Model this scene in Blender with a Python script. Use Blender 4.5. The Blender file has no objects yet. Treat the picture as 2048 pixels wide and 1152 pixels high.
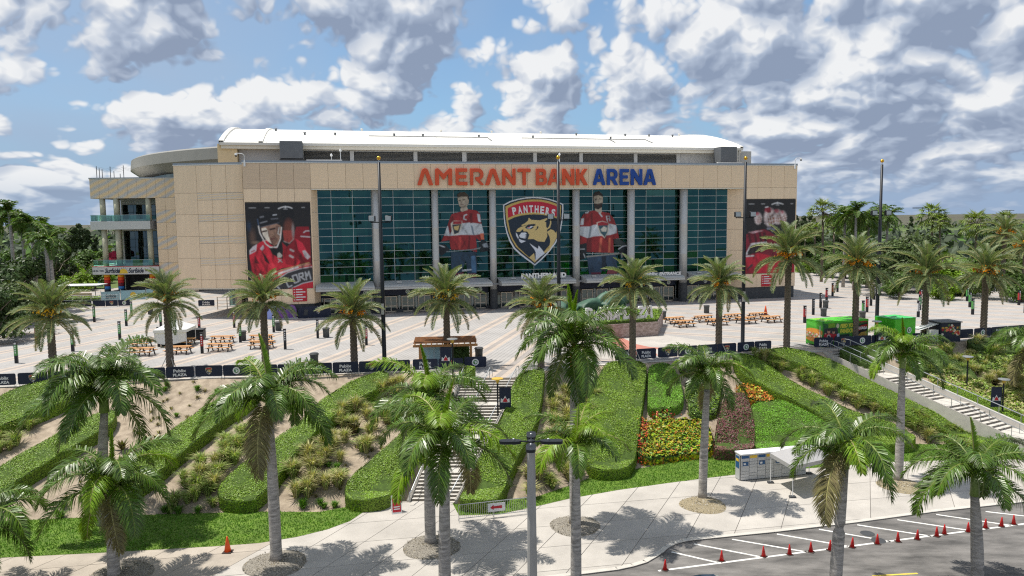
import bpy, bmesh, math, random
import numpy as np
from mathutils import Vector, Matrix, geometry
random.seed(7); rng = np.random.default_rng(7)
sc = bpy.context.scene
COL = sc.collection
rad = math.radians

# ------------------------------------------------------------------ camera
FPX, CAMZ, ZL = 1480.0, 13.5, -6.0
PITCH = math.atan(138 / FPX); ROLL = rad(.70)
cF = np.array([0, math.cos(PITCH), -math.sin(PITCH)]); cU0 = np.array([0, math.sin(PITCH), math.cos(PITCH)])
cX = np.array([1., 0, 0])
cR = math.cos(ROLL) * cX - math.sin(ROLL) * cU0; cU = math.sin(ROLL) * cX + math.cos(ROLL) * cU0
cC = np.array([0, 0, CAMZ])
cam_d = bpy.data.cameras.new('camera'); cam = bpy.data.objects.new('camera', cam_d); COL.objects.link(cam)
cam_d.sensor_width = 36; cam_d.lens = FPX / 2048 * 36; cam_d.clip_start = .5; cam_d.clip_end = 30000
cam.matrix_world = Matrix(((cR[0], cU[0], -cF[0], 0), (cR[1], cU[1], -cF[1], 0), (cR[2], cU[2], -cF[2], CAMZ), (0, 0, 0, 1)))
sc.camera = cam
# ------------------------------------------------------------------ sky, sun, exposure
SUN = Vector((-3.3, .8, 9.0)).normalized()
SUN_EL = math.asin(SUN.z); SUN_AZ = math.atan2(SUN.x, SUN.y)
sc.view_settings.view_transform = 'Standard'; sc.view_settings.look = 'None'
sc.view_settings.exposure = 0.48; sc.view_settings.gamma = 1; sc.view_settings.use_curve_mapping = False
w = bpy.data.worlds.new('World'); sc.world = w; w.use_nodes = True
WN = w.node_tree; WN.nodes.clear()
def wn(t, **k):
    n = WN.nodes.new(t)
    for a, b in k.items(): setattr(n, a, b)
    return n
def wl(a, b): WN.links.new(a, b)
def wmath(op, a, b=None, c=None, clamp=False):
    n = wn('ShaderNodeMath', operation=op); n.use_clamp = clamp
    for i, v in enumerate((a, b, c)):
        if v is None: continue
        if isinstance(v, (int, float)): n.inputs[i].default_value = v
        else: wl(v, n.inputs[i])
    return n.outputs[0]
def wmap(v, a, b, c, d, smooth=True):
    n = wn('ShaderNodeMapRange'); n.interpolation_type = 'SMOOTHSTEP' if smooth else 'LINEAR'
    wl(v, n.inputs[0])
    for i, x in enumerate((a, b, c, d)): n.inputs[i + 1].default_value = x
    return n.outputs[0]
CLOUD_SEED = 18.6; CLOUD_SHIFT = .30
sky = wn('ShaderNodeTexSky', sky_type='NISHITA', sun_disc=False)
sky.sun_elevation = SUN_EL; sky.sun_rotation = SUN_AZ; sky.air_density = 1.0; sky.dust_density = .6; sky.ozone_density = 2.0
tc = wn('ShaderNodeTexCoord'); sx = wn('ShaderNodeSeparateXYZ'); wl(tc.outputs['Generated'], sx.inputs[0])
el = wmath('MAXIMUM', sx.outputs[2], 0.0)
# cumulus field on the sky directions; cells get smaller and flatter towards the horizon
lift = wmath('MULTIPLY', wmath('LOGARITHM', wmath('ADD', el, .10), 2.718), .36)
def cloud_noise(off, scale, detail, rough, dist, seed):
    cx = wn('ShaderNodeCombineXYZ')
    wl(wmath('ADD', sx.outputs[0], off[0] + seed + CLOUD_SHIFT), cx.inputs[0]); wl(wmath('ADD', sx.outputs[1], seed * .37), cx.inputs[1]); wl(wmath('ADD', lift, off[1]), cx.inputs[2])
    n = wn('ShaderNodeTexNoise', noise_dimensions='3D')
    n.inputs['Scale'].default_value = scale; n.inputs['Detail'].default_value = detail
    n.inputs['Roughness'].default_value = rough; n.inputs['Distortion'].default_value = dist
    wl(cx.outputs[0], n.inputs['Vector']); return n.outputs[0]
def billow(off, octaves):
    out = None
    for sc_, wt, sd_ in octaves:
        v = wmath('MULTIPLY', wmath('ABSOLUTE', wmath('SUBTRACT', cloud_noise(off, sc_, 0, .5, 0, sd_), .5)), wt)
        out = v if out is None else wmath('ADD', out, v)
    return out
OC = [(8.5, 1.15, 1.7), (18, .68, 3.1), (38, .38, 5.9), (82, .20, 2.2)]
def density(off, fine=True):
    body = wmath('ADD', wmath('MULTIPLY', cloud_noise(off, 2.6, 1.0, .5, 0, CLOUD_SEED), .60), wmath('MULTIPLY', cloud_noise(off, 5.6, 1, .5, 0, 8.4), .34))
    return wmath('ADD', body, billow(off, OC if fine else OC[:2]))
d0 = density((0, 0))
def bulk(off): return wmath('ADD', wmath('ADD', wmath('MULTIPLY', cloud_noise(off, 2.6, 1.0, .5, 0, CLOUD_SEED), .60), wmath('MULTIPLY', cloud_noise(off, 5.6, 1, .5, 0, 8.4), .34)), billow(off, OC[:2]))
b0_ = bulk((0, 0)); b1_ = bulk((-.018, .036))
d2 = density((-.007, .013), True)
mask = wmap(d0, .545, .660, 0, 1)
thick = wmap(d0, .62, .88, 0, 1)
relief = wmap(wmath('SUBTRACT', b0_, b1_), -.20, .24, 0, 1, False)
fine_ = wmap(wmath('SUBTRACT', d0, d2), -.09, .09, -.26, .26, False)
lit = wmath('ADD', wmath('ADD', wmath('MULTIPLY', relief, .86), fine_), wmath('MULTIPLY', wmath('SUBTRACT', 1.0, thick), .16), clamp=True)
cr = wn('ShaderNodeValToRGB'); wl(lit, cr.inputs[0])
cr.color_ramp.elements[0].position = .06; cr.color_ramp.elements[0].color = (1.5, 1.85, 2.55, 1)
cr.color_ramp.elements[1].position = .98; cr.color_ramp.elements[1].color = (4.9, 4.95, 5.0, 1)
m = cr.color_ramp.elements.new(.48); m.color = (2.5, 2.9, 3.6, 1)
# thin high veil
veil = wmap(cloud_noise((.7, .3), 1.6, 4, .55, .6, 21.0), .36, .64, .28, .90)
mx0 = wn('ShaderNodeMix', data_type='RGBA'); wl(veil, mx0.inputs[0])
sk = wn('ShaderNodeMix', data_type='RGBA', blend_type='MULTIPLY'); sk.inputs[0].default_value = 1
wl(sky.outputs[0], sk.inputs[6]); sk.inputs[7].default_value = (.46, .65, .75, 1)
wl(sk.outputs[2], mx0.inputs[6]); mx0.inputs[7].default_value = (2.15, 2.75, 3.65, 1)
# pale blue air near the horizon
hz = wn('ShaderNodeMix', data_type='RGBA'); wl(wmap(el, 0, .16, .85, 0), hz.inputs[0]); hz.inputs[7].default_value = (1.7, 2.3, 3.3, 1)
mx = wn('ShaderNodeMix', data_type='RGBA'); wl(wmath('MULTIPLY', mask, wmap(el, .0, .07, .30, .97)), mx.inputs[0])
wl(mx0.outputs[2], hz.inputs[6]); wl(hz.outputs[2], mx.inputs[6]); wl(cr.outputs[0], mx.inputs[7])
bg = wn('ShaderNodeBackground'); bg.inputs[1].default_value = .13; wl(mx.outputs[2], bg.inputs[0])
wo = wn('ShaderNodeOutputWorld'); wl(bg.outputs[0], wo.inputs[0])
w.cycles.sampling_method = 'MANUAL'; w.cycles.sample_map_resolution = 256
cy = sc.cycles; cy.max_bounces = 5; cy.diffuse_bounces = 2; cy.glossy_bounces = 2; cy.transmission_bounces = 2; cy.transparent_max_bounces = 6; cy.caustics_reflective = False; cy.caustics_refractive = False
cy.use_denoising = False; cy.sample_clamp_indirect = 4.0; cy.filter_width = 1.2
sd = bpy.data.lights.new('sun', 'SUN'); sd.energy = 3.9; sd.angle = rad(.53); sd.color = (1, .955, .88)
so = bpy.data.objects.new('sun', sd); COL.objects.link(so); so.rotation_euler = SUN.to_track_quat('Z', 'Y').to_euler(); so.location = (-60, 20, 120)

# ------------------------------------------------------------------ pixel helpers (a pixel gives a direction, the ground gives the distance)
def ray(x, y): return cF * FPX + cR * (x - 1024) - cU * (y - 576)
def G(x, y, z=0.0):
    d = ray(x, y); return cC + d * ((z - CAMZ) / d[2])
def atdepth(x, y, Y):
    d = ray(x, y); return cC + d * (Y / d[1])
PA = G(498, 639.4); PB = G(1589, 594.5); FW = float(np.linalg.norm(PB - PA)); fE = (PB - PA) / FW; fN = np.array([fE[1], -fE[0], 0])
YAW = math.atan2(fE[1], fE[0])
# ------------------------------------------------------------------ mesh helpers
def tag(o, label=None, cat=None, group=None, kind=None):
    if label: o['label'] = label
    if cat: o['category'] = cat
    if group: o['group'] = group
    if kind: o['kind'] = kind
    return o
def empty(name, loc=(0, 0, 0), rz=0.0, label=None, cat=None, group=None, parent=None):
    o = bpy.data.objects.new(name, None); COL.objects.link(o); o.location = loc; o.rotation_euler = (0, 0, rz); o.empty_display_size = .3
    if parent: o.parent = parent
    return tag(o, label, cat, group)
def mesh(name, V, F, mats=(), MI=None, smooth=False):
    me = bpy.data.meshes.new(name); me.from_pydata([tuple(v) for v in V], [], [tuple(f) for f in F])
    for m in (mats if isinstance(mats, (list, tuple)) else [mats]): me.materials.append(m)
    if MI is not None: me.polygons.foreach_set('material_index', np.array(MI, dtype=np.int32))
    if smooth: me.polygons.foreach_set('use_smooth', np.ones(len(me.polygons), dtype=bool))
    me.update(); return me
def obj(name, me, parent=None, loc=(0, 0, 0), rot=(0, 0, 0)):
    o = bpy.data.objects.new(name, me); COL.objects.link(o); o.location = loc; o.rotation_euler = rot
    if parent: o.parent = parent
    return o
class MB:
    def __init__(s): s.V = []; s.F = []; s.M = []
    def add(s, V, F, m=0):
        b = len(s.V); s.V += [tuple(v) for v in V]; s.F += [tuple(i + b for i in f) for f in F]; s.M += [m] * len(F); return s
    def box(s, x0, x1, y0, y1, z0, z1, m=0):
        return s.add([(x0, y0, z0), (x1, y0, z0), (x1, y1, z0), (x0, y1, z0), (x0, y0, z1), (x1, y0, z1), (x1, y1, z1), (x0, y1, z1)],
                     [(3, 2, 1, 0), (4, 5, 6, 7), (0, 1, 5, 4), (1, 2, 6, 5), (2, 3, 7, 6), (3, 0, 4, 7)], m)
    def bbox(s, x0, x1, y0, y1, z0, z1, m=0, b=.02):      # chamfered on vertical and top edges
        p = [(x0 + b, y0), (x1 - b, y0), (x1, y0 + b), (x1, y1 - b), (x1 - b, y1), (x0 + b, y1), (x0, y1 - b), (x0, y0 + b)]
        cx, cy = (x0 + x1) / 2, (y0 + y1) / 2; kx = 1 - 2 * b / max(x1 - x0, .001); ky = 1 - 2 * b / max(y1 - y0, .001)
        V = [(x, y, z0) for x, y in p] + [(x, y, z1 - b) for x, y in p] + [(cx + (x - cx) * kx, cy + (y - cy) * ky, z1) for x, y in p]
        F = [tuple(range(7, -1, -1)), tuple(range(16, 24))]
        for r in (0, 8):
            for i in range(8): F.append((r + i, r + (i + 1) % 8, r + 8 + (i + 1) % 8, r + 8 + i))
        return s.add(V, F, m)
    def prism(s, poly, z0, z1, m=0, cap=True):
        n = len(poly); V = [(x, y, z0) for x, y in poly] + [(x, y, z1) for x, y in poly]
        F = [(i, (i + 1) % n, n + (i + 1) % n, n + i) for i in range(n)]
        if cap: F += [tuple(range(n - 1, -1, -1)), tuple(range(n, 2 * n))]
        return s.add(V, F, m)
    def lathe(s, prof, n=12, cx=0, cy=0, m=0, caps=True):
        V = []; F = []
        for r, z in prof:
            for i in range(n): a = 2 * math.pi * i / n; V.append((cx + r * math.cos(a), cy + r * math.sin(a), z))
        for k in range(len(prof) - 1):
            for i in range(n): F.append((k * n + i, k * n + (i + 1) % n, (k + 1) * n + (i + 1) % n, (k + 1) * n + i))
        if caps: F += [tuple(range(n - 1, -1, -1)), tuple(range((len(prof) - 1) * n, len(prof) * n))]
        return s.add(V, F, m)
    def tube(s, pts, r, n=8, m=0, caps=True):
        pts = [Vector(p) for p in pts]; rs = r if isinstance(r, (list, tuple)) else [r] * len(pts); V = []; F = []
        up = Vector((0, 0, 1))
        for k, p in enumerate(pts):
            t = (pts[min(k + 1, len(pts) - 1)] - pts[max(k - 1, 0)]).normalized()
            a = t.cross(up)
            if a.length < .05: a = t.cross(Vector((0, 1, 0)))
            a.normalize(); b = a.cross(t)
            for i in range(n):
                q = 2 * math.pi * i / n; V.append(tuple(p + (a * math.cos(q) + b * math.sin(q)) * rs[k]))
        for k in range(len(pts) - 1):
            for i in range(n): F.append((k * n + i, k * n + (i + 1) % n, (k + 1) * n + (i + 1) % n, (k + 1) * n + i))
        if caps: F += [tuple(range(n - 1, -1, -1)), tuple(range((len(pts) - 1) * n, len(pts) * n))]
        return s.add(V, F, m)
    def quad(s, a, b, c, d, m=0): return s.add([a, b, c, d], [(0, 1, 2, 3)], m)
    def me(s, name, mats, smooth=False): return mesh(name, s.V, s.F, mats, s.M, smooth)
    def build(s, name, mats, parent=None, loc=(0, 0, 0), rot=(0, 0, 0), smooth=False): return obj(name, s.me(name, mats, smooth), parent, loc, rot)
def copy_tree(o, parent=None):
    c = o.copy(); COL.objects.link(c); c.parent = parent
    for ch in list(o.children): copy_tree(ch, c)
    return c
# ------------------------------------------------------------------ materials
def s2l(c): return tuple((v / 255 / 12.92 if v / 255 <= .04045 else ((v / 255 + .055) / 1.055) ** 2.4) for v in c)
def material(name, col, rough=.7, metal=0.0, var=.12, scale=3.0, bump=0.0, bscale=30.0, spec=.4, island=0.0, trans=0.0, col2=None, coat=0.0, stretch=None, objrand=0.0):
    m = bpy.data.materials.new(name); m.use_nodes = True; nt = m.node_tree; b = nt.nodes['Principled BSDF']; N = nt.nodes; L = nt.links
    b.inputs['Roughness'].default_value = rough; b.inputs['Metallic'].default_value = metal; b.inputs['Specular IOR Level'].default_value = spec
    if coat: b.inputs['Coat Weight'].default_value = coat
    c1 = tuple(max(0, v * (1 - var)) for v in col) + (1,); c2 = tuple((v * (1 + var)) for v in (col2 or col)) + (1,)
    out = None
    co = N.new('ShaderNodeTexCoord'); vec = co.outputs['Object']
    if stretch:
        mp = N.new('ShaderNodeMapping'); mp.inputs['Scale'].default_value = stretch; L.new(vec, mp.inputs[0]); vec = mp.outputs[0]
    if var > 0 or col2:
        t = N.new('ShaderNodeTexNoise'); t.inputs['Scale'].default_value = scale; t.inputs['Detail'].default_value = 6; t.inputs['Roughness'].default_value = .62
        L.new(vec, t.inputs['Vector'])
        r = N.new('ShaderNodeMapRange'); r.inputs[1].default_value = .3; r.inputs[2].default_value = .7; L.new(t.outputs[0], r.inputs[0])
        x = N.new('ShaderNodeMix'); x.data_type = 'RGBA'; L.new(r.outputs[0], x.inputs[0]); x.inputs[6].default_value = c1; x.inputs[7].default_value = c2; out = x.outputs[2]
    if island or objrand:
        hs = N.new('ShaderNodeHueSaturation')
        if out: L.new(out, hs.inputs['Color'])
        else: hs.inputs['Color'].default_value = tuple(col) + (1,)
        k = island or objrand
        rr = N.new('ShaderNodeMapRange'); rr.inputs[3].default_value = 1 - k; rr.inputs[4].default_value = 1 + k
        if island: g = N.new('ShaderNodeNewGeometry'); L.new(g.outputs['Random Per Island'], rr.inputs[0])
        else: g = N.new('ShaderNodeObjectInfo'); L.new(g.outputs['Random'], rr.inputs[0])
        L.new(rr.outputs[0], hs.inputs['Value']); out = hs.outputs[0]
        if island:
            rh = N.new('ShaderNodeMapRange'); rh.inputs[3].default_value = .488; rh.inputs[4].default_value = .518; L.new(g.outputs['Random Per Island'], rh.inputs[0]); L.new(rh.outputs[0], hs.inputs['Hue'])
    if out: L.new(out, b.inputs['Base Color'])
    else: b.inputs['Base Color'].default_value = tuple(col) + (1,)
    if bump:
        t2 = N.new('ShaderNodeTexNoise'); t2.inputs['Scale'].default_value = bscale; t2.inputs['Detail'].default_value = 5; L.new(vec, t2.inputs['Vector'])
        bp = N.new('ShaderNodeBump'); bp.inputs['Strength'].default_value = bump; bp.inputs['Distance'].default_value = .05; L.new(t2.outputs[0], bp.inputs['Height']); L.new(bp.outputs[0], b.inputs['Normal'])
    if trans:
        tr = N.new('ShaderNodeBsdfTranslucent'); mix = N.new('ShaderNodeMixShader'); mix.inputs[0].default_value = trans
        if out:
            br = N.new('ShaderNodeMix'); br.data_type = 'RGBA'; br.blend_type = 'MULTIPLY'; br.inputs[0].default_value = 1; L.new(out, br.inputs[6]); br.inputs[7].default_value = (1.5, 1.6, .6, 1); L.new(br.outputs[2], tr.inputs[0])
        else: tr.inputs[0].default_value = tuple(col) + (1,)
        L.new(b.outputs[0], mix.inputs[1]); L.new(tr.outputs[0], mix.inputs[2]); L.new(mix.outputs[0], N['Material Output'].inputs[0])
    return m
M = {}
def mk(k, *a, **kw): M[k] = material(k, *a, **kw); return M[k]
mk('concrete', (.43, .40, .36), .85, var=.15, scale=.4, bump=.06, bscale=40, objrand=.05)
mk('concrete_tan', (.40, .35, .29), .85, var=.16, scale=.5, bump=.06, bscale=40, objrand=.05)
mk('joint', (.16, .145, .13), .95, var=.2, scale=2)
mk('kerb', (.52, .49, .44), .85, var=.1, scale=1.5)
mk('asphalt', (.125, .120, .114), .9, var=.42, scale=.7, stretch=(.55, 1.5, 1), bump=.25, bscale=60, col2=(.165, .155, .145))
mk('line_paint', (.74, .73, .69), .6, var=.22, scale=3)
mk('yellow_paint', (.70, .52, .08), .6, var=.2, scale=4)
mk('sand', (.30, .237, .172), .95, var=.20, scale=1.6, bump=.5, bscale=18, col2=(.365, .30, .225))
mk('lawn', (.085, .16, .018), .9, var=.25, scale=1.4, bump=.6, bscale=40, col2=(.12, .20, .022))
mk('lawn_blade', (.115, .235, .022), .7, var=.2, scale=.8, island=.35, trans=.25)
mk('field', (.05, .085, .018), .95, var=.5, scale=.02, col2=(.085, .12, .03))
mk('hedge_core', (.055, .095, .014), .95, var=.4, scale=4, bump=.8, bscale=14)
mk('hedge_leaf', (.185, .295, .013), .5, var=.25, scale=.7, island=.26, trans=.10, spec=.5)
mk('hedge_leaf_dark', (.07, .12, .022), .5, var=.25, scale=.7, island=.4, trans=.10)
mk('hedge_bright', (.17, .36, .02), .5, var=.25, scale=.9, island=.35, trans=.10)
mk('hedge_purple', (.20, .075, .08), .55, var=.35, scale=1.5, island=.45, trans=.15)
mk('croton_leaf', (.50, .36, .012), .5, var=.3, scale=.9, island=.5, trans=.2, col2=(.30, .38, .02))
mk('flower_orange', (.55, .17, .03), .5, var=.3, scale=2, island=.4, trans=.2)
mk('flower_red', (.58, .06, .045), .5, var=.2, scale=2, island=.35, trans=.2)
mk('grass_clump', (.22, .33, .07), .7, var=.25, scale=1.5, island=.4, trans=.25, col2=(.32, .38, .11))
mk('grass_dry', (.46, .41, .20), .75, var=.25, scale=1.5, island=.35, trans=.25)
mk('grass_fresh', (.10, .22, .02), .7, var=.25, scale=1.5, island=.35, trans=.25)
mk('brom_leaf', (.11, .06, .035), .45, var=.3, scale=3, island=.4, trans=.15, col2=(.09, .10, .03))
mk('royal_leaf', (.078, .140, .010), .36, var=.2, scale=.8, island=.32, trans=.16, spec=.5, objrand=0)
mk('royal_leaf_young', (.17, .27, .014), .38, var=.2, scale=.8, island=.28, trans=.22, spec=.3)
mk('royal_leaf_old', (.20, .17, .07), .55, var=.3, scale=.8, island=.3, trans=.2)
mk('rachis', (.20, .24, .055), .5, var=.15, scale=2)
mk('rachis_pale', (.36, .33, .13), .5, var=.15, scale=2)
mk('crownshaft', (.16, .24, .06), .4, var=.15, scale=3, stretch=(1, 1, .2))
mk('royal_trunk', (.36, .335, .305), .85, var=.5, scale=2.2, bump=.35, bscale=8, stretch=(1, 1, 5))
mk('old_sheath', (.42, .17, .04), .8, var=.3, scale=5)
mk('date_leaf', (.17, .215, .095), .42, var=.2, scale=.8, island=.28, trans=.2, spec=.35)
mk('date_leaf_old', (.27, .25, .13), .5, var=.25, scale=.8, island=.3, trans=.2)
mk('date_trunk', (.155, .125, .095), .95, var=.35, scale=6, bump=.9, bscale=9)
mk('date_fruit', (1.0, .36, .005), .5, var=.2, scale=6)
mk('date_fruit_yellow', (.95, .52, .02), .5, var=.2, scale=6)
mk('bark', (.16, .13, .10), .95, var=.3, scale=4, bump=.6, bscale=10)
mk('tree_leaf_dark', (.045, .08, .018), .55, var=.35, scale=.35, island=.45, trans=.2)
mk('tree_leaf_mid', (.085, .145, .022), .55, var=.35, scale=.35, island=.45, trans=.22)
mk('tree_leaf_bright', (.20, .31, .018), .55, var=.35, scale=.35, island=.4, trans=.28)
mk('tree_leaf_olive', (.085, .12, .035), .55, var=.35, scale=.35, island=.45, trans=.2)
mk('needle', (.06, .085, .03), .7, var=.3, scale=.5, island=.4, trans=.15)
mk('palm_bg', (.075, .135, .018), .4, var=.3, scale=.5, island=.4, trans=.25)
mk('fan_leaf', (.17, .22, .045), .4, var=.3, scale=.6, island=.4, trans=.25)
mk('mulch', (.15, .13, .11), .95, var=.5, scale=14, bump=1.0, bscale=30, col2=(.29, .265, .22))
mk('gravel_tan', (.30, .25, .16), .95, var=.4, scale=16, bump=.9, bscale=30)
mk('beige', (.82, .635, .44), .8, var=.06, scale=1.2, stretch=(1.6, 1.6, .16), bump=.03, bscale=60, objrand=.018)
mk('beige_plain', (.82, .635, .44), .8, var=.04, scale=.6)
mk('beige_dark', (.64, .49, .345), .85, var=.10, scale=1.2, stretch=(.25, 1, 9), bump=.1, bscale=20, objrand=.03)
mk('beige_weave', (.82, .63, .43), .85, var=.09, scale=1.4, stretch=(.2, 1, 10), bump=.06, bscale=20, objrand=.02)
mk('stone_band', (.54, .47, .40), .8, var=.10, scale=1.1, stretch=(.35, 1, 3.4), col2=(.66, .48, .28), objrand=.03)
mk('stone_diag', (.46, .44, .42), .8, var=.10, scale=.55, col2=(.74, .50, .26), objrand=.03)
mk('backing', (.26, .205, .15), .9, var=.1)
mk('dark_base', (.060, .064, .068), .75, var=.25, scale=2.5, bump=.1, bscale=10)
mk('white_coping', (.74, .71, .64), .6, var=.05)
mk('grey_coping', (.27, .31, .36), .5, var=.05)
mk('roof_white', (.78, .755, .69), .55, var=.10, scale=.35, stretch=(1, 1, 1))
mk('roof_seam', (.52, .51, .48), .6, var=.1)
mk('soffit', (.80, .75, .64), .8, var=.05)
mk('louvre', (.27, .26, .235), .6, metal=.2, var=.15, scale=1, stretch=(.3, 1, 8))
mk('panel_white', (.60, .60, .585), .6, var=.05, scale=.8)
mk('tan_wall', (.76, .60, .36), .85, var=.05)
mk('unit_grey', (.15, .16, .17), .6, metal=.3, var=.1)
mk('unit_light', (.52, .51, .48), .6, var=.05)
mk('column', (.50, .50, .485), .45, metal=.25, var=.05, scale=1)
mk('mullion', (.44, .46, .45), .4, metal=.4, var=.03)
mk('canopy', (.50, .51, .50), .5, metal=.2, var=.06, scale=1)
mk('canopy_dark', (.25, .26, .27), .6, var=.06)
mk('black_metal', (.018, .020, .024), .45, metal=.3, var=.1)
mk('dark_grey', (.055, .058, .062), .6, var=.12)
mk('bin_grey', (.085, .09, .085), .7, var=.15, scale=6)
mk('galv', (.46, .47, .47), .42, metal=.75, var=.08)
mk('rail_steel', (.40, .42, .43), .35, metal=.8, var=.06)
mk('pole_grey', (.33, .32, .30), .8, var=.16, scale=2.5, stretch=(2, 2, .3), bump=.1)
mk('gold', (.78, .42, .05), .22, metal=1, var=.03)
mk('gold_paint', s2l((200, 165, 70)), .5, var=0)
mk('navy', (.010, .017, .042), .55, var=.12, scale=2)
mk('white', (.76, .76, .75), .5, var=.03)
mk('white_print', (.72, .72, .72), .6, var=.02)
mk('red', (.45, .016, .028), .5, var=.05)
mk('red_print', (.50, .02, .035), .55, var=.05)
mk('sign_red', (.66, .085, .025), .38, var=.03)
mk('sign_blue', (.008, .055, .28), .38, var=.03)
mk('sign_edge', (.10, .05, .04), .6, var=.1)
mk('green_lit', (.10, .33, .09), .5, var=.15, scale=4)
mk('red_lit', (.40, .03, .035), .5, var=.25, scale=4)
mk('orange_lit', (.52, .17, .04), .5, var=.3, scale=4)
mk('white_lit', (.62, .62, .62), .5, var=.08)
mk('black_panel', (.035, .035, .04), .5, var=.4, scale=4)
mk('cone_orange', (.80, .10, .018), .45, var=.05)
mk('cone_red', (.62, .02, .018), .45, var=.06)
mk('cone_base', (.05, .035, .03), .8, var=.1)
mk('wood', (.52, .26, .10), .6, var=.20, scale=3, stretch=(.4, 6, 6), objrand=.1)
mk('wood_lattice', (.30, .135, .055), .7, var=.2, scale=3)
mk('door_frame', (.62, .53, .42), .5, metal=.3, var=.03)
mk('brick_mosaic', (.36, .255, .20), .85, var=.38, scale=2.4, col2=(.40, .32, .30), stretch=(1, 1, 2.2), bump=.2, bscale=12)
mk('paver_red', (.42, .17, .13), .85, var=.12, scale=3)
mk('patina', (.032, .085, .05), .55, var=.35, scale=1.6, bump=.35, bscale=6, col2=(.05, .115, .075))
mk('container_green', (.085, .50, .028), .42, var=.16, scale=1.2)
mk('container_top', (.06, .50, .13), .5, var=.14, scale=1)
mk('green_dark', (.02, .20, .03), .5, var=.1)
mk('lime', (.34, .55, .03), .5, var=.05)
mk('yellow_print', (.62, .58, .06), .5, var=.05)
mk('umbrella_red', (.40, .012, .05), .7, var=.15)
mk('tent', (.74, .74, .75), .8, var=.03, trans=.15)
mk('tent_grey', (.40, .39, .40), .8, var=.05, trans=.15)
mk('aqua', (.33, .52, .58), .6, var=.10, scale=1)
mk('blue_sign', (.02, .09, .22), .5, var=.05)
mk('locker', (.50, .51, .51), .5, metal=.2, var=.04, objrand=.05)
mk('locker_gap', (.10, .10, .10), .8, var=0)
mk('label_yellow', (.75, .50, .05), .5, var=0)
mk('car_paint', (.012, .035, .06), .18, metal=.5, var=.05, coat=1.0)
mk('rubber', (.02, .02, .02), .85, var=.1)
mk('far_trees', (.04, .062, .035), .95, var=.4, scale=.02, col2=(.075, .095, .06))
mk('marsh', (.085, .066, .052), .95, var=.3, scale=.003, col2=(.075, .08, .045), stretch=(.3, 2, 1))
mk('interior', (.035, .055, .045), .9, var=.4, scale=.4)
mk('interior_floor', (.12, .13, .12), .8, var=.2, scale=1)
for k, c in dict(ring_gold=(215, 150, 20), ring_orange=(225, 80, 25), ring_red=(185, 35, 40), ring_maroon=(110, 25, 45), ring_blue=(50, 120, 190), ring_navy=(20, 45, 60)).items(): mk(k, s2l(c), .55, var=.05)
mk('column_cream', (.50, .48, .35), .7, var=.06)
def glass_mat(name, tint, refl, k):
    """coated glazing: k of the light is mirrored with a tint, the rest passes with a tint"""
    m = bpy.data.materials.new(name); m.use_nodes = True; nt = m.node_tree; N = nt.nodes; L = nt.links; N.remove(N['Principled BSDF'])
    gl_ = N.new('ShaderNodeBsdfGlossy'); gl_.inputs['Color'].default_value = refl + (1,); gl_.inputs['Roughness'].default_value = .03
    tr = N.new('ShaderNodeBsdfTransparent'); tr.inputs[0].default_value = tint + (1,)
    fr = N.new('ShaderNodeLayerWeight'); fr.inputs[0].default_value = .25; mr = N.new('ShaderNodeMapRange'); mr.inputs[3].default_value = k; mr.inputs[4].default_value = 1.0; L.new(fr.outputs['Fresnel'], mr.inputs[0])
    mix = N.new('ShaderNodeMixShader'); L.new(mr.outputs[0], mix.inputs[0]); L.new(tr.outputs[0], mix.inputs[1]); L.new(gl_.outputs[0], mix.inputs[2])
    L.new(mix.outputs[0], N['Material Output'].inputs[0]); M[name] = m; return m
glass_mat('glass', (.22, .62, .47), (.24, .62, .62), .105)
glass_mat('glass_dark', (.10, .22, .20), (.5, .62, .64), .15)
glass_mat('glass_rail', (.50, .88, .78), (.6, .9, .85), .15)
def attr_mat(name, rough=.6):
    m = bpy.data.materials.new(name); m.use_nodes = True; N = m.node_tree.nodes; L = m.node_tree.links; b = N['Principled BSDF']
    a = N.new('ShaderNodeVertexColor'); a.layer_name = 'Col'; L.new(a.outputs[0], b.inputs['Base Color']); b.inputs['Roughness'].default_value = rough; M[name] = m; return m
attr_mat('print')
def banded(name, a, b_, rot, scale, dist):
    m = M[name] if name in M else bpy.data.materials.new(name); nt = m.node_tree; N = nt.nodes; L = nt.links; bs = N['Principled BSDF']
    co = N.new('ShaderNodeTexCoord'); oi = N.new('ShaderNodeObjectInfo'); ad = N.new('ShaderNodeVectorMath'); L.new(co.outputs['Object'], ad.inputs[0]); L.new(oi.outputs['Location'], ad.inputs[1]); mp = N.new('ShaderNodeMapping'); mp.inputs['Rotation'].default_value = (0, rad(rot), 0); L.new(ad.outputs[0], mp.inputs[0])
    wv = N.new('ShaderNodeTexWave'); wv.bands_direction = 'Z'; wv.inputs['Scale'].default_value = scale; wv.inputs['Distortion'].default_value = dist; wv.inputs['Detail'].default_value = 3; wv.inputs['Detail Scale'].default_value = .6; L.new(mp.outputs[0], wv.inputs[0])
    x = N.new('ShaderNodeMix'); x.data_type = 'RGBA'; L.new(wv.outputs[1], x.inputs[0]); x.inputs[6].default_value = a + (1,); x.inputs[7].default_value = b_ + (1,); L.new(x.outputs[2], bs.inputs['Base Color'])
banded('stone_diag', (.58, .56, .53), (.86, .63, .37), 28, .24, 3.2); banded('stone_band', (.66, .585, .50), (.82, .62, .39), 4, .9, 1.2)
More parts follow.
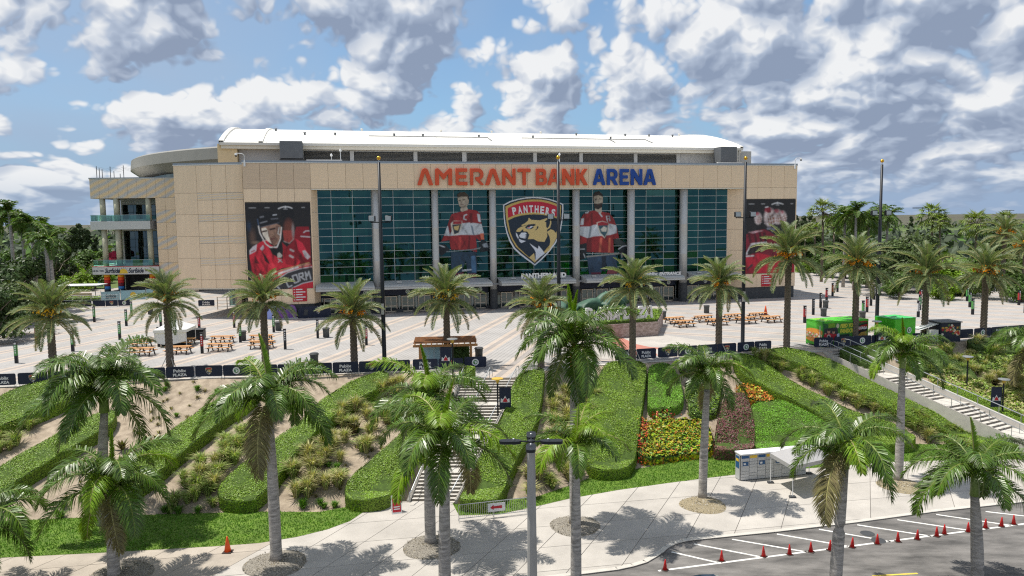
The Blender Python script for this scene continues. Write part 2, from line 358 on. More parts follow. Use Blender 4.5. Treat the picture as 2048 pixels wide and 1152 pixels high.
# striped plaza paving: two fields of bands that meet on a diagonal through the planter
def plaza_material():
    m = bpy.data.materials.new('plaza_paving'); m.use_nodes = True; nt = m.node_tree; N = nt.nodes; L = nt.links; b = N['Principled BSDF']; b.inputs['Roughness'].default_value = .85
    co = N.new('ShaderNodeTexCoord'); s = N.new('ShaderNodeSeparateXYZ'); L.new(co.outputs['Object'], s.inputs[0])
    def mt(op, a, b_=None, c=None):
        n = N.new('ShaderNodeMath'); n.operation = op
        for i, v in enumerate((a, b_, c)):
            if v is None: continue
            if isinstance(v, (int, float)): n.inputs[i].default_value = v
            else: L.new(v, n.inputs[i])
        return n.outputs[0]
    def bands(ang, per):
        c = mt('ADD', mt('MULTIPLY', s.outputs[0], math.cos(ang)), mt('MULTIPLY', s.outputs[1], -math.sin(ang)))
        f = mt('FRACT', mt('DIVIDE', c, per)); fine = mt('FRACT', mt('DIVIDE', c, .42))
        a1 = mt('LESS_THAN', mt('ABSOLUTE', mt('SUBTRACT', f, .18)), .055)
        a2 = mt('LESS_THAN', mt('ABSOLUTE', mt('SUBTRACT', f, .42)), .055)
        mid = mt('LESS_THAN', mt('ABSOLUTE', mt('SUBTRACT', f, .30)), .065)
        fl = mt('LESS_THAN', fine, .22)
        return mt('MAXIMUM', a1, a2), mid, fl
    L1 = bands(rad(14.5), 4.6); L2 = bands(rad(-62), 4.6)
    # divide: to the right of a line through the planter the other field starts
    side = mt('GREATER_THAN', mt('ADD', mt('SUBTRACT', s.outputs[0], 6.0), mt('MULTIPLY', mt('SUBTRACT', s.outputs[1], 80.0), -.28)), 0)
    def pick(a, b_): 
        n = N.new('ShaderNodeMix'); n.data_type = 'FLOAT'; L.new(side, n.inputs[0]); L.new(a, n.inputs[2]); L.new(b_, n.inputs[3]); return n.outputs[0]
    tan, mid, fl = [pick(a, b_) for a, b_ in zip(L1, L2)]
    def mixc(f, a, bcol):
        n = N.new('ShaderNodeMix'); n.data_type = 'RGBA'; L.new(f, n.inputs[0])
        if isinstance(a, tuple): n.inputs[6].default_value = a + (1,)
        else: L.new(a, n.inputs[6])
        n.inputs[7].default_value = bcol + (1,); return n.outputs[2]
    c = mixc(mt('MULTIPLY', fl, .85), (.385, .368, .35), (.262, .25, .24))
    c = mixc(tan, c, (.475, .40, .335)); c = mixc(mt('MULTIPLY', mid, .8), c, (.32, .285, .26))
    t = N.new('ShaderNodeTexNoise'); t.inputs['Scale'].default_value = .35; t.inputs['Detail'].default_value = 8; t.inputs['Roughness'].default_value = .7; L.new(co.outputs['Object'], t.inputs['Vector'])
    r = N.new('ShaderNodeMapRange'); r.inputs[1].default_value = .3; r.inputs[2].default_value = .7; r.inputs[3].default_value = .80; r.inputs[4].default_value = 1.08; L.new(t.outputs[0], r.inputs[0])
    mu = N.new('ShaderNodeMix'); mu.data_type = 'RGBA'; mu.blend_type = 'MULTIPLY'; mu.inputs[0].default_value = 1; L.new(c, mu.inputs[6]); L.new(r.outputs[0], mu.inputs[7])
    L.new(mu.outputs[2], b.inputs['Base Color']); M['plaza'] = m
plaza_material()

# ------------------------------------------------------------------ text and flat print
def text_mesh(txt, size=1.0, extrude=.02, bold=0.0, shear=0.0, spacing=1.0, mats=None, align='LEFT', bevel=0.0, res=3):
    c = bpy.data.curves.new('text', 'FONT'); c.body = txt; c.size = size; c.extrude = extrude; c.offset = bold; c.shear = shear; c.space_character = spacing; c.align_x = align; c.resolution_u = res; c.bevel_depth = bevel; c.bevel_resolution = 1
    o = bpy.data.objects.new('text', c); COL.objects.link(o); dg = bpy.context.evaluated_depsgraph_get()
    me = bpy.data.meshes.new_from_object(o.evaluated_get(dg)); bpy.data.objects.remove(o); bpy.data.curves.remove(c)
    me.materials.clear()
    for m in (mats or []): me.materials.append(m)
    me.polygons.foreach_set('material_index', np.zeros(len(me.polygons), dtype=np.int32))
    return me
def mesh_extent(me):
    v = np.empty(len(me.vertices) * 3); me.vertices.foreach_get('co', v); v = v.reshape(-1, 3); return v.min(0), v.max(0)
def fit_text(name, txt, w, h, mat, parent, loc, rot, bold=.03, shear=0, extrude=.02, spacing=1.0):
    """flat lettering scaled to w x h, standing with its base centre at loc"""
    me = text_mesh(txt, 1.0, extrude, bold, shear, spacing, [mat]); a, b = mesh_extent(me)
    T = Matrix.Diagonal((w / (b[0] - a[0]), h / (b[1] - a[1]), 1, 1)) @ Matrix.Translation((-(a[0] + b[0]) / 2, -a[1], 0))
    me.transform(T); return obj(name, me, parent, loc, rot)
STAND = (math.pi / 2, 0, 0)
class Canvas:
    def __init__(s, x0, y0, x1, y1, cell, bgc=None, ss=3):
        s.x0, s.y0, s.x1, s.y1 = x0, y0, x1, y1; s.nx = int((x1 - x0) / cell); s.ny = int((y1 - y0) / cell); s.ss = ss
        X = x0 + (np.arange(s.nx * ss) + .5) * (x1 - x0) / (s.nx * ss); Y = y0 + (np.arange(s.ny * ss) + .5) * (y1 - y0) / (s.ny * ss)
        s.X, s.Y = np.meshgrid(X, Y); s.C = np.zeros(s.X.shape + (3,)); s.A = np.zeros(s.X.shape)
        if bgc is not None: s.C[:] = s2l(bgc); s.A[:] = 1
    def inside(s, pts):
        r = np.zeros(s.X.shape, bool); n = len(pts)
        for i in range(n):
            x1, y1 = pts[i]; x2, y2 = pts[(i + 1) % n]
            if y1 == y2: continue
            c = ((y1 > s.Y) != (y2 > s.Y)) & (s.X < (x2 - x1) * (s.Y - y1) / (y2 - y1) + x1); r ^= c
        return r
    def put(s, m, col, a=1.0):
        col = np.array(s2l(col)); m = m * a if m.dtype != bool else m.astype(float) * a
        s.C = s.C * (1 - m[..., None]) + col * m[..., None]; s.A = np.maximum(s.A, m)
    def poly(s, pts, col, a=1.0): s.put(s.inside(pts), col, a)
    def ell(s, cx, cy, rx, ry, col, a=1.0, soft=0.0, rot=0.0):
        dx, dy = s.X - cx, s.Y - cy; c, q = math.cos(rot), math.sin(rot)
        d = np.sqrt(((dx * c + dy * q) / rx) ** 2 + ((-dx * q + dy * c) / ry) ** 2)
        s.put(np.clip((1 - d) / soft, 0, 1) if soft else d < 1, col, a)
    def line(s, pts, wd, col, a=1.0):
        m = np.zeros(s.X.shape, bool)
        for (x1, y1), (x2, y2) in zip(pts[:-1], pts[1:]):
            L2 = (x2 - x1) ** 2 + (y2 - y1) ** 2 + 1e-9; t = np.clip(((s.X - x1) * (x2 - x1) + (s.Y - y1) * (y2 - y1)) / L2, 0, 1)
            m |= ((s.X - x1 - t * (x2 - x1)) ** 2 + (s.Y - y1 - t * (y2 - y1)) ** 2) < (wd / 2) ** 2
        s.put(m, col, a)
    def noise(s, amt, k=8, seed=0):
        r = np.random.default_rng(seed); g = r.random((s.X.shape[0] // k + 2, s.X.shape[1] // k + 2)); g = np.kron(g, np.ones((k, k)))[:s.X.shape[0], :s.X.shape[1]]
        s.C *= (1 + amt * (g - .5))[..., None]
    def blur(s, r):
        for ax in (0, 1):
            acc = np.zeros_like(s.C); n_ = 0
            for k in range(-r, r + 1):
                idx = np.clip(np.arange(s.C.shape[ax]) + k, 0, s.C.shape[ax] - 1); acc += np.take(s.C, idx, ax); n_ += 1
            s.C = acc / n_
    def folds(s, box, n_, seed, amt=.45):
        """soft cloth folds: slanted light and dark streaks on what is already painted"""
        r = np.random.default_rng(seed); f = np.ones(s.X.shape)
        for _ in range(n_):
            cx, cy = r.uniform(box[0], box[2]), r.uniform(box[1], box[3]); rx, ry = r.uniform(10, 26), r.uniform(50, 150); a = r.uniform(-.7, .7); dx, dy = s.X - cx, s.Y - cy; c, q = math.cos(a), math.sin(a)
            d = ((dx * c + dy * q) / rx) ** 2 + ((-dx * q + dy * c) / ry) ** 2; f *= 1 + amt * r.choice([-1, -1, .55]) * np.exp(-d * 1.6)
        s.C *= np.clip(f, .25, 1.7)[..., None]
    def mesh(s, name, W, H, mat=None):
        """flat grid in the XZ plane facing -Y, lower-left at the origin, W x H metres; cells without paint are left open"""
        k = s.ss; C = s.C.reshape(s.ny, k, s.nx, k, 3).mean((1, 3)); A = s.A.reshape(s.ny, k, s.nx, k).mean((1, 3)) > .5
        xs = np.linspace(0, W, s.nx + 1); zs = np.linspace(H, 0, s.ny + 1); V = [(x, 0, z) for z in zs for x in xs]; F = []; cols = []
        for j in range(s.ny):
            for i in range(s.nx):
                if A[j, i]: a = j * (s.nx + 1) + i; F.append((a + s.nx + 1, a + s.nx + 2, a + 1, a)); cols.append(C[j, i])
        me = mesh(name, V, F, [mat or M['print']]); at = me.color_attributes.new('Col', 'FLOAT_COLOR', 'CORNER')
        at.data.foreach_set('color', np.concatenate([np.repeat(np.array(cols), 4, 0), np.ones((len(cols) * 4, 1))], 1).astype(np.float32).ravel()); return me
# ================================================================== SETTING
def interp(tab, x): return np.interp(x, [p[0] for p in tab], [p[1] for p in tab])
TOP = [(-120, 55), (-44, 60.6), (-34, 62.6), (-19, 64.2), (-10, 65.0), (-4.5, 63.3), (-3.5, 62.3), (.6, 62.2), (1.6, 63.5), (4, 66.2), (10.6, 67.6), (23.6, 71.0), (31, 72.6), (44, 76.2), (57.5, 81.5), (120, 104)]
BOT = [(-120, 44.0)] + sorted([tuple(G(x, y, ZL)[:2]) for x, y in [(30, 1043), (318, 1031), (519, 1025.5), (703, 1013), (764, 1006), (905, 1004), (1004, 1000), (1071, 994), (1135, 974), (1181, 956), (1267, 940), (1398, 917), (1600, 900), (1830, 888), (2048, 890)]]) + [(120, 64)]
def yb(x): return interp(BOT, x)
def yt(x): return interp(TOP, x)
def terrain(x, y):
    b, t = yb(x), yt(x); s = np.clip((y - b) / (t - b), 0, 1)
    s = s + .045 * np.sin(s * math.pi * 2)
    return ZL + (0 - ZL) * s
def T(px, py, h=0.0):
    """point of the sloping ground (plus h) that the pixel sees"""
    d = ray(px, py); d = d / d[1]; lo = 25.0; hi = 400.0; prev = lo
    for Y in np.arange(30, 300, .25):
        p = cC + d * Y
        if p[2] < terrain(p[0], p[1]) + h:
            for _ in range(20):
                mid = (prev + Y) / 2; q = cC + d * mid
                if q[2] < terrain(q[0], q[1]) + h: Y = mid
                else: prev = mid
            q = cC + d * Y; return np.array([q[0], q[1], terrain(q[0], q[1])])
        prev = Y
    return G(px, py, h)
# one ground sheet, reaching the horizon
xs = np.concatenate([[-14000, -4000, -1200, -400, -160, -100], np.arange(-80, 81, 1.0), [100, 160, 400, 1200, 4000, 14000]])
V = []; F = []; MI = []; rows = []
ts = np.linspace(0, 1, 25)
for x in xs:
    b, t = float(yb(x)), float(yt(x)); col = [-60.0, 0.0, 25.0, b - 8, b - 3] + [b + (t - b) * s for s in ts] + [t + 3, t + 20, 150, 220, 330, 500, 900, 2500, 6000, 14000]; rows.append(col)
nr = len(rows[0])
for i, x in enumerate(xs):
    for j, y in enumerate(rows[i]):
        z = float(terrain(x, y)); z = z - .03
        if 5 < j < 29: z += .05 * math.sin(x * 1.7 + y * .9) * math.sin(y * 1.3) * math.sin(math.pi * (j - 5) / 24)
        for (x0, y0, x1, y1, hw) in ((-1.95, 62.15, -5.7, 49.5, 2.0), (32.3, 73.0, 44.2, 56.0, 1.25)):   # bed of the stairs
            L2 = (x1 - x0) ** 2 + (y1 - y0) ** 2; tt = ((x - x0) * (x1 - x0) + (y - y0) * (y1 - y0)) / L2
            if -.02 < tt < 1.0 and math.hypot(x - x0 - tt * (x1 - x0), y - y0 - tt * (y1 - y0)) < hw: z -= .75
        V.append((x, y, z))
for i in range(len(xs) - 1):
    for j in range(nr - 1):
        F.append((i * nr + j, (i + 1) * nr + j, (i + 1) * nr + j + 1, i * nr + j + 1))
        xm = (xs[i] + xs[i + 1]) / 2; ym = rows[i][j]
        MI.append(0 if 4 <= j < 30 and abs(xm) < 100 else (2 if ym >= 900 else 1))
tag(obj('terrain', mesh('terrain', V, F, [M['sand'], M['field'], M['marsh']], MI, True)), kind='structure')
# plaza
PLZ = [(x, float(yt(x)) + .0) for x in np.arange(-62, 96, 2.0)] + [(98, 175), (-60, 178), (-90, 150), (-78, 123), (-70, 98)]
V = [(x, y, .012) for x, y in PLZ] + [(x, y, -.35) for x, y in PLZ]; n = len(PLZ)
F = [tuple(f) for f in geometry.tessellate_polygon([[Vector((x, y, 0)) for x, y in PLZ]])]
F = [f if (Vector(V[f[1]]) - Vector(V[f[0]])).cross(Vector(V[f[2]]) - Vector(V[f[0]])).z > 0 else f[::-1] for f in F]
F += [(n + i, n + (i + 1) % n, (i + 1) % n, i) for i in range(n)]
tag(obj('plaza', mesh('plaza', V, F, [M['plaza']])), kind='structure')
# concrete strip along the plaza edge, under the barriers
pts = [(x, float(yt(x))) for x in list(np.arange(-60, -5.5, 2)) + [-4.6]]
def strip(name, pts, wdt, z, h, mat, parent=None):
    b = MB()
    P = [Vector((x, y)) for x, y in pts]
    for i in range(len(P) - 1):
        t = (P[i + 1] - P[i]).normalized(); nn = Vector((-t.y, t.x)) * wdt
        a, c = P[i], P[i + 1]; b.add([(a.x, a.y, z), (c.x, c.y, z), (c.x + nn.x, c.y + nn.y, z), (a.x + nn.x, a.y + nn.y, z), (a.x, a.y, z + h), (c.x, c.y, z + h), (c.x + nn.x, c.y + nn.y, z + h), (a.x + nn.x, a.y + nn.y, z + h)], [(4, 5, 6, 7), (0, 1, 5, 4), (2, 3, 7, 6)])
    o = b.build(name, [M[mat]], parent); return o
tag(strip('plaza_kerb', pts, .45, -.2, .225, 'kerb'), kind='structure')
pts = [(x, float(yt(x))) for x in [1.7] + list(np.arange(3, 30, 2))]
tag(strip('plaza_kerb', pts, .45, -.2, .225, 'kerb'), kind='structure')
pts = [(x, float(yt(x))) for x in np.arange(36, 90, 2)]
tag(strip('plaza_kerb', pts, .45, -.2, .225, 'kerb'), kind='structure')
# red star-shaped paving inlay in front of the planter
st = empty('paving_inlay'); tag(st, kind='structure')
def inlay(name, px, mat, z):
    P = [G(x, y, z) for x, y in px]; b = MB(); n_ = len(P); f = geometry.tessellate_polygon([[Vector((p[0], p[1], 0)) for p in P]])
    Vv = [(p[0], p[1], z) for p in P]; f = [q if (Vector(Vv[q[1]]) - Vector(Vv[q[0]])).cross(Vector(Vv[q[2]]) - Vector(Vv[q[0]])).z > 0 else q[::-1] for q in f]
    obj(name, mesh(name, Vv, f, [M[mat]]), st)
inlay('pale_field', [(1165, 676), (1200, 674), (1320, 668), (1460, 690), (1440, 700), (1310, 712), (1210, 718), (1180, 712)], 'concrete', .018)
inlay('red_point', [(1205, 677), (1243, 675), (1272, 688), (1300, 694), (1400, 699), (1390, 705), (1298, 697), (1312, 706), (1316, 711), (1233, 709), (1240, 697), (1241, 694)], 'paver_red', .024)
# ---- lower street: concrete slabs, kerb, asphalt, lines
LF = [(-260, 1128), (0, 1117.7), (214, 1107), (425, 1095), (519, 1088), (593, 1076), (654, 1061), (700, 1044), (736, 1020), (764, 1006), (838, 1004), (905, 1008), (918, 1033), (1000, 1030), (1071, 1015), (1141, 998.6), (1236, 981.8), (1334, 968), (1419, 957), (1479, 950), (1620, 938), (1778, 925.7), (1862, 923), (2048, 920), (2300, 915)]
KB = [(1163, 1151), (1236, 1142), (1268, 1135), (1294, 1127), (1313, 1116), (1328, 1105.5), (1338, 1097), (1352, 1090), (1368, 1085.5), (1386, 1082.6), (1552, 1066), (1713, 1047), (1866, 1026), (2048, 1006), (2300, 978)]
lf = [G(x, y, ZL)[:2] for x, y in LF]; kb = [G(x, y, ZL)[:2] for x, y in KB]
kb0 = [(-40.0, 34.0), (-6.0, 36.6)]
PAVE = [tuple(p) for p in lf] + [tuple(p) for p in kb[::-1]] + [kb0[1], kb0[0]]
def clip_convex(sub, cell):
    out = sub
    for i in range(len(cell)):
        a, b = cell[i], cell[(i + 1) % len(cell)]; inp = out; out = []
        if not inp: break
        def ins(p): return (b[0] - a[0]) * (p[1] - a[1]) - (b[1] - a[1]) * (p[0] - a[0]) >= 0
        for j in range(len(inp)):
            p, q = inp[j - 1], inp[j]
            if ins(p) != ins(q):
                d1 = (b[0] - a[0]) * (p[1] - a[1]) - (b[1] - a[1]) * (p[0] - a[0]); d2 = (b[0] - a[0]) * (q[1] - a[1]) - (b[1] - a[1]) * (q[0] - a[0]); t = d1 / (d1 - d2)
                out.append((p[0] + (q[0] - p[0]) * t, p[1] + (q[1] - p[1]) * t))
            if ins(q): out.append(q)
    return out
pav = empty('pavement'); tag(pav, kind='structure')
def flat(poly, z, mat, name, parent=None, h=0.0):
    P = [poly[0]]
    for p in poly[1:]:
        if math.hypot(p[0] - P[-1][0], p[1] - P[-1][1]) > .01: P.append(p)
    if math.hypot(P[0][0] - P[-1][0], P[0][1] - P[-1][1]) < .01: P.pop()
    if len(P) < 3: return None
    ar = sum(P[i - 1][0] * P[i][1] - P[i][0] * P[i - 1][1] for i in range(len(P))) / 2
    if ar < 0: P = P[::-1]
    if abs(ar) < .03: return None
    f = [tuple(q) for q in geometry.tessellate_polygon([[Vector((p[0], p[1], 0)) for p in P]])]; n_ = len(P); Vv = [(p[0], p[1], z) for p in P]
    f = [q if (Vector(Vv[q[1]]) - Vector(Vv[q[0]])).cross(Vector(Vv[q[2]]) - Vector(Vv[q[0]])).z > 0 else q[::-1] for q in f]
    if h: Vv += [(p[0], p[1], z - h) for p in P]; f += [(n_ + i, n_ + (i + 1) % n_, (i + 1) % n_, i) for i in range(n_)]
    return obj(name, mesh(name, Vv, f, [M[mat]]), parent)
flat(PAVE, ZL + .03, 'joint', 'bed', pav, .03)
# slabs follow the joints seen in the photograph: one family towards (0.46, 1), the other across
d1 = np.array(G(1475, 985, ZL) - G(1440, 1075, ZL))[:2]; d1 = np.array([.43, .90]); d1 /= np.linalg.norm(d1); d2 = np.array([.985, .17])
org = np.array([0.0, 45.0]); S1, S2 = 3.1, 3.6
tanp = [tuple(G(x, y, ZL)[:2]) for x, y in [(519, 1088), (440, 1152), (410, 1185)]]
for i in range(-16, 17):
    for j in range(-6, 7):
        e = .022
        c = [org + d2 * (i + a) * S1 + d1 * (j + b_) * S2 for a, b_ in ((e / S1, e / S2), (1 - e / S1, e / S2), (1 - e / S1, 1 - e / S2), (e / S1, 1 - e / S2))]
        pl = clip_convex([tuple(p) for p in PAVE], [tuple(p) for p in c])
        if len(pl) < 3: continue
        m_ = np.mean(c, 0)
        a, b_ = tanp[0], tanp[1]; side_ = (b_[0] - a[0]) * (m_[1] - a[1]) - (b_[1] - a[1]) * (m_[0] - a[0])
        flat(pl, ZL + .06 + random.uniform(0, .004), 'concrete_tan' if side_ < 0 and m_[0] < -10 else 'concrete', 'slab', pav, .03)
# asphalt sheet, kerb, paint
ASP = [tuple(p) for p in kb] + [(75, 52), (75, -20), (-40, -20), (-40, 34.0), (-6.0, 36.6)]
tag(flat(ASP, ZL + .004, 'asphalt', 'asphalt_road', None), kind='structure')
kpts = [kb0[0], kb0[1]] + [tuple(p) for p in kb]
tag(strip('kerb', kpts, .32, ZL + .0, .085, 'kerb'), kind='structure')
def paintline(name, p, q, wd, mat, parent):
    p, q = Vector(p), Vector(q); t = (q - p).normalized(); nn = Vector((-t.y, t.x)) * wd / 2
    return obj(name, mesh(name, [tuple(p - nn) + (ZL + .009,), tuple(q - nn) + (ZL + .009,), tuple(q + nn) + (ZL + .009,), tuple(p + nn) + (ZL + .009,)], [(0, 1, 2, 3)], [M[mat]]), parent)
def Q(x, y): return (1300 + x / 2.738, 860 + y / 2.738)
pm = empty('road_markings'); tag(pm, kind='structure')
def gl(x, y): return tuple(G(x, y, ZL)[:2])
paintline('long_line', gl(*Q(45, 772)), gl(*Q(2300, 482)), .16, 'line_paint', pm)
for a, b_ in [((118, 668), (385, 730)), ((240, 624), (620, 698)), ((450, 599), (880, 672)), ((695, 570), (1100, 640)), ((925, 544), (1340, 615)), ((1135, 520), (1560, 585)), ((1355, 492), (1780, 555)), ((1568, 463), (1990, 525)), ((1838, 447), (2230, 492))]:
    A_ = Vector(gl(*Q(*a))); B_ = Vector(gl(*Q(*b_))); paintline('bay_line', tuple(A_), tuple(B_ + (A_ - B_).normalized() * .14), .15, 'line_paint', pm)
paintline('yellow_line', gl(1745, 1152), gl(1835, 1147), .14, 'yellow_paint', pm)
for px in ((1735, 1067), (1757, 1081)):
    p = gl(*px); c = MB().lathe([(.42, ZL + .006), (.42, ZL + .010)], 18, p[0], p[1]).build('manhole_cover', [M['dark_grey']], pm)
# lawns between pavement and mulch
def lawn(name, front, back, label):
    fr = [tuple(G(x, y, ZL)[:2]) for x, y in front]; bk = [tuple(G(x, y, ZL)[:2]) for x, y in back]; poly = fr + bk[::-1]
    o = flat(poly, ZL + .075, 'lawn', name, None, .10); tag(o, kind='structure')
    P = np.array(poly); lo, hi = P.min(0), P.max(0); n_ = int((hi - lo).prod() * 130); q = lo + rng.random((n_, 2)) * (hi - lo); ins = np.zeros(n_, bool)
    for i in range(len(P)):
        x1, y1 = P[i - 1]; x2, y2 = P[i]
        if y1 == y2: continue
        ins ^= ((y1 > q[:, 1]) != (y2 > q[:, 1])) & (q[:, 0] < (x2 - x1) * (q[:, 1] - y1) / (y2 - y1) + x1)
    q = q[ins & (np.abs(q[:, 0]) < 42)]; Vv = []; Ff = []
    for k, (x, y) in enumerate(q):
        a = random.uniform(0, 6.28); wd = random.uniform(.02, .045); hh = random.uniform(.05, .12); dx, dy = math.cos(a) * wd, math.sin(a) * wd; lx, ly = random.uniform(-.06, .06), random.uniform(-.06, .06)
        Vv += [(x - dx, y - dy, ZL + .07), (x + dx, y + dy, ZL + .07), (x + lx, y + ly, ZL + .075 + hh)]; Ff.append((3 * k, 3 * k + 1, 3 * k + 2))
    g = obj('lawn_grass', mesh('lawn_grass', Vv, Ff, [M['lawn_blade']])); tag(g, label, 'grass', kind='stuff')
lawn('lawn', LF[0:9], [(-260, 1050), (30, 1043), (318, 1031), (519, 1025.5), (640, 1026), (703, 1014), (735, 1017)], 'mown green grass strip below the sandy bed left of the stairs')
lawn('lawn', LF[11:], [(912, 1011), (1004, 1002), (1071, 996), (1135, 975), (1181, 957), (1267, 941), (1398, 918), (1479, 910), (1600, 901), (1830, 890), (2048, 892), (2300, 890)], 'mown green grass strip below the hedges behind the lockers')
# ---- stairs
def stairs(name, tl, tr, bl, br, ztop, zbot, nst, landings, label, cheek=True):
    o = empty(name, (0, 0, 0)); tag(o, label, 'stairs'); tl, tr, bl, br = [np.array(p, float) for p in (tl, tr, bl, br)]
    tot = nst + sum(l for _, l in landings); s = 0; z = ztop; rise = (ztop - zbot) / nst; ld = dict(landings)
    for k in range(nst):
        L_ = 1 + ld.get(k, 0); s0, s1 = s / tot, (s + L_) / tot; s += L_; z -= rise
        a, b_, c, d = tl + (bl - tl) * s0, tr + (br - tr) * s0, tr + (br - tr) * s1, tl + (bl - tl) * s1
        m_ = MB(); poly = [a, b_, c, d]
        Vv = [(p[0], p[1], z) for p in poly] + [(p[0], p[1], z - rise * 1.6) for p in poly]
        m_.add(Vv, [(0, 3, 2, 1), (4, 5, 6, 7), (3, 0, 4, 7), (1, 2, 6, 5), (2, 3, 7, 6)])
        # riser up to the step above, in the tan concrete
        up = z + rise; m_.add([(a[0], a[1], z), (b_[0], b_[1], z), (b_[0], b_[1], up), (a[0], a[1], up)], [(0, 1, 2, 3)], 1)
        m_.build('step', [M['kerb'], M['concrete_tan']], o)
    return o
SA = stairs('stairs', (-4.35, 62.2), (.45, 62.1), (-7.2, 49.55), (-4.2, 49.5), .0, ZL + .06, 36, [(8, 3), (18, 3), (27, 3)], 'straight concrete stairs climbing between clipped hedges to the wooden pergola')
SB = stairs('stairs', (31.0, 72.7), (33.6, 73.3), (43.0, 55.2), (45.4, 56.8), .0, ZL + .06, 36, [(9, 4), (18, 4), (27, 4)], 'long concrete stairs with a solid side wall by the green containers')
def rail(parent, p0, p1, h=.95, posts=9, loops=True, rr=.035, name='handrail'):
    p0, p1 = Vector(p0), Vector(p1); b = MB(); up = Vector((0, 0, h))
    t = (p1 - p0); th = Vector((t.x, t.y, 0)).normalized()
    pts = [p0 - th * .55 + Vector((0, 0, .05)), p0 - th * .62 + up * .7, p0 - th * .45 + up, p0 + up] if loops else [p0 + up]
    pts += [p1 + up]
    if loops: pts += [p1 + th * .4 + up * .92, p1 + th * .45 + up * .3]
    b.tube(pts, rr, 6)
    for i in range(posts):
        q = p0 + t * ((i + .1) / posts); b.tube([q - Vector((0, 0, .15)), q + up], rr * .8, 5)
    return b.build(name, [M['rail_steel']], parent)
for fx in (.03, .5, .97):
    a = Vector((-4.35 + 4.8 * fx, 62.15, 0)); c = Vector((-7.2 + 3.0 * fx, 49.55, ZL)); rail(SA, a, c)
for fx in (.06, .5):
    a = Vector((31.0 + 2.6 * fx, 72.7 + .6 * fx, 0)); c = Vector((43.0 + 2.4 * fx, 55.2 + 1.6 * fx, ZL)); rail(SB, a, c)
def cheek(parent, a, c, out, dz):
    a, c = np.array(a), np.array(c); t_ = (c - a) / np.linalg.norm(c - a); nn_ = np.array([t_[1], -t_[0]]) * out; P4 = [a, c, c + nn_, a + nn_]; zz = [dz, ZL + dz + .1, ZL + dz + .1, dz]; b = MB()
    b.add([(p[0], p[1], z) for p, z in zip(P4, zz)] + [(p[0], p[1], z - 1.7) for p, z in zip(P4, zz)], [(0, 1, 2, 3), (0, 4, 5, 1), (2, 6, 7, 3), (1, 5, 6, 2), (3, 7, 4, 0), (3, 2, 1, 0)]); b.build('cheek_wall', [M['kerb']], parent)
cheek(SB, (30.95, 72.6), (42.95, 55.2), .22, .12); cheek(SA, (-4.4, 62.1), (-7.25, 49.6), .22, .12); cheek(SA, (.5, 62.0), (-4.15, 49.6), -.22, .12)
# solid side wall with rail on the right of the far stairs
a = np.array([33.6, 73.3]); c = np.array([45.4, 56.8]); t_ = (c - a) / np.linalg.norm(c - a); nn_ = np.array([t_[1], -t_[0]]) * -.28
b = MB(); P4 = [a, c, c + nn_, a + nn_]; zz = [0.32, ZL + .5, ZL + .5, .32]
b.add([(p[0], p[1], z) for p, z in zip(P4, zz)] + [(p[0], p[1], z - 1.6) for p, z in zip(P4, zz)], [(0, 1, 2, 3), (0, 4, 5, 1), (2, 6, 7, 3), (1, 5, 6, 2), (3, 7, 4, 0)])
b.build('side_wall', [M['kerb']], SB)
rail(SB, (a[0] + nn_[0] / 2, a[1] + nn_[1] / 2, .3), (c[0] + nn_[0] / 2, c[1] + nn_[1] / 2, ZL + .48), .75, 12, True, .04)
mk('drum_grey', (.25, .245, .225), .75, var=.06, scale=.3)
# ================================================================== ARENA
AR = empty('arena_building', tuple(PA), YAW, 'beige arena with tall glass front, white vaulted roof and large red and blue lettering', 'arena')
# local axes: x along the facade, y into the building, z up
FT = 21.57; FB = 18.05
def shared_panel(w_, h_, mat, t=.10, cache={}):
    k = (round(w_, 3), round(h_, 3), mat)
    if k not in cache: cache[k] = MB().bbox(0, w_, 0, t, 0, h_, 0, .012).me('panel', [M[mat]])
    return cache[k]
def panel(x, z, w_, h_, mat, parent=AR, y=0.0, rz=0.0, g=.030): return obj('panel', shared_panel(w_ - g, h_ - g, mat), parent, (x + g / 2 * math.cos(rz), y + g / 2 * math.sin(rz), z + g / 2), (0, 0, rz))
# masses behind the cladding (dark joints show between panels)
b = MB()
b.box(0.02, 9.0, .08, 14, 1.9, FT - .05); b.box(76.3, FW - .02, .08, 14, 1.9, FT - .05); b.box(9.0, 76.3, .08, 1.6, FB + .02, FT - .05); b.box(9.0, 76.3, 10.5, 14, FB, FT - .05)
b.build('wall', [M['backing']], AR)
b = MB(); b.box(.12, 8.9, .12, 13.9, 0, 1.9); b.box(76.45, FW - .12, .12, 13.9, 0, 1.9); b.build('plinth', [M['dark_base']], AR)
MB().box(9.0, 76.3, 1.6, 10.5, FT - .6, FT - .25).build('flat_roof', [M['unit_light']], AR)
b = MB(); b.box(-.05, FW + .05, -.06, .5, FT, FT + .10, 0); b.box(-.03, FW + .03, -.02, .45, FT + .10, FT + .36, 1); b.build('coping', [M['white_coping'], M['grey_coping']], AR)
pw = 8.95 / 4
for i in range(4):
    panel(i * pw, FB, pw, FT - FB, 'beige_dark'); panel(i * pw, 16.25, pw, FB - 16.25, 'beige'); panel(i * pw, 1.92, pw, 2.2, 'beige')
    x = 76.3 + i * (FW - 76.3) / 4; w_ = (FW - 76.3) / 4
    panel(x, FB, w_, FT - FB, 'beige_weave'); panel(x, 16.25, w_, FB - 16.25, 'beige'); panel(x, 1.92, w_, 2.2, 'beige')
nmain = 28; mw = (76.3 - 8.95) / nmain
for i in range(nmain): panel(8.95 + i * mw, FB, mw, FT - FB, 'beige_weave')
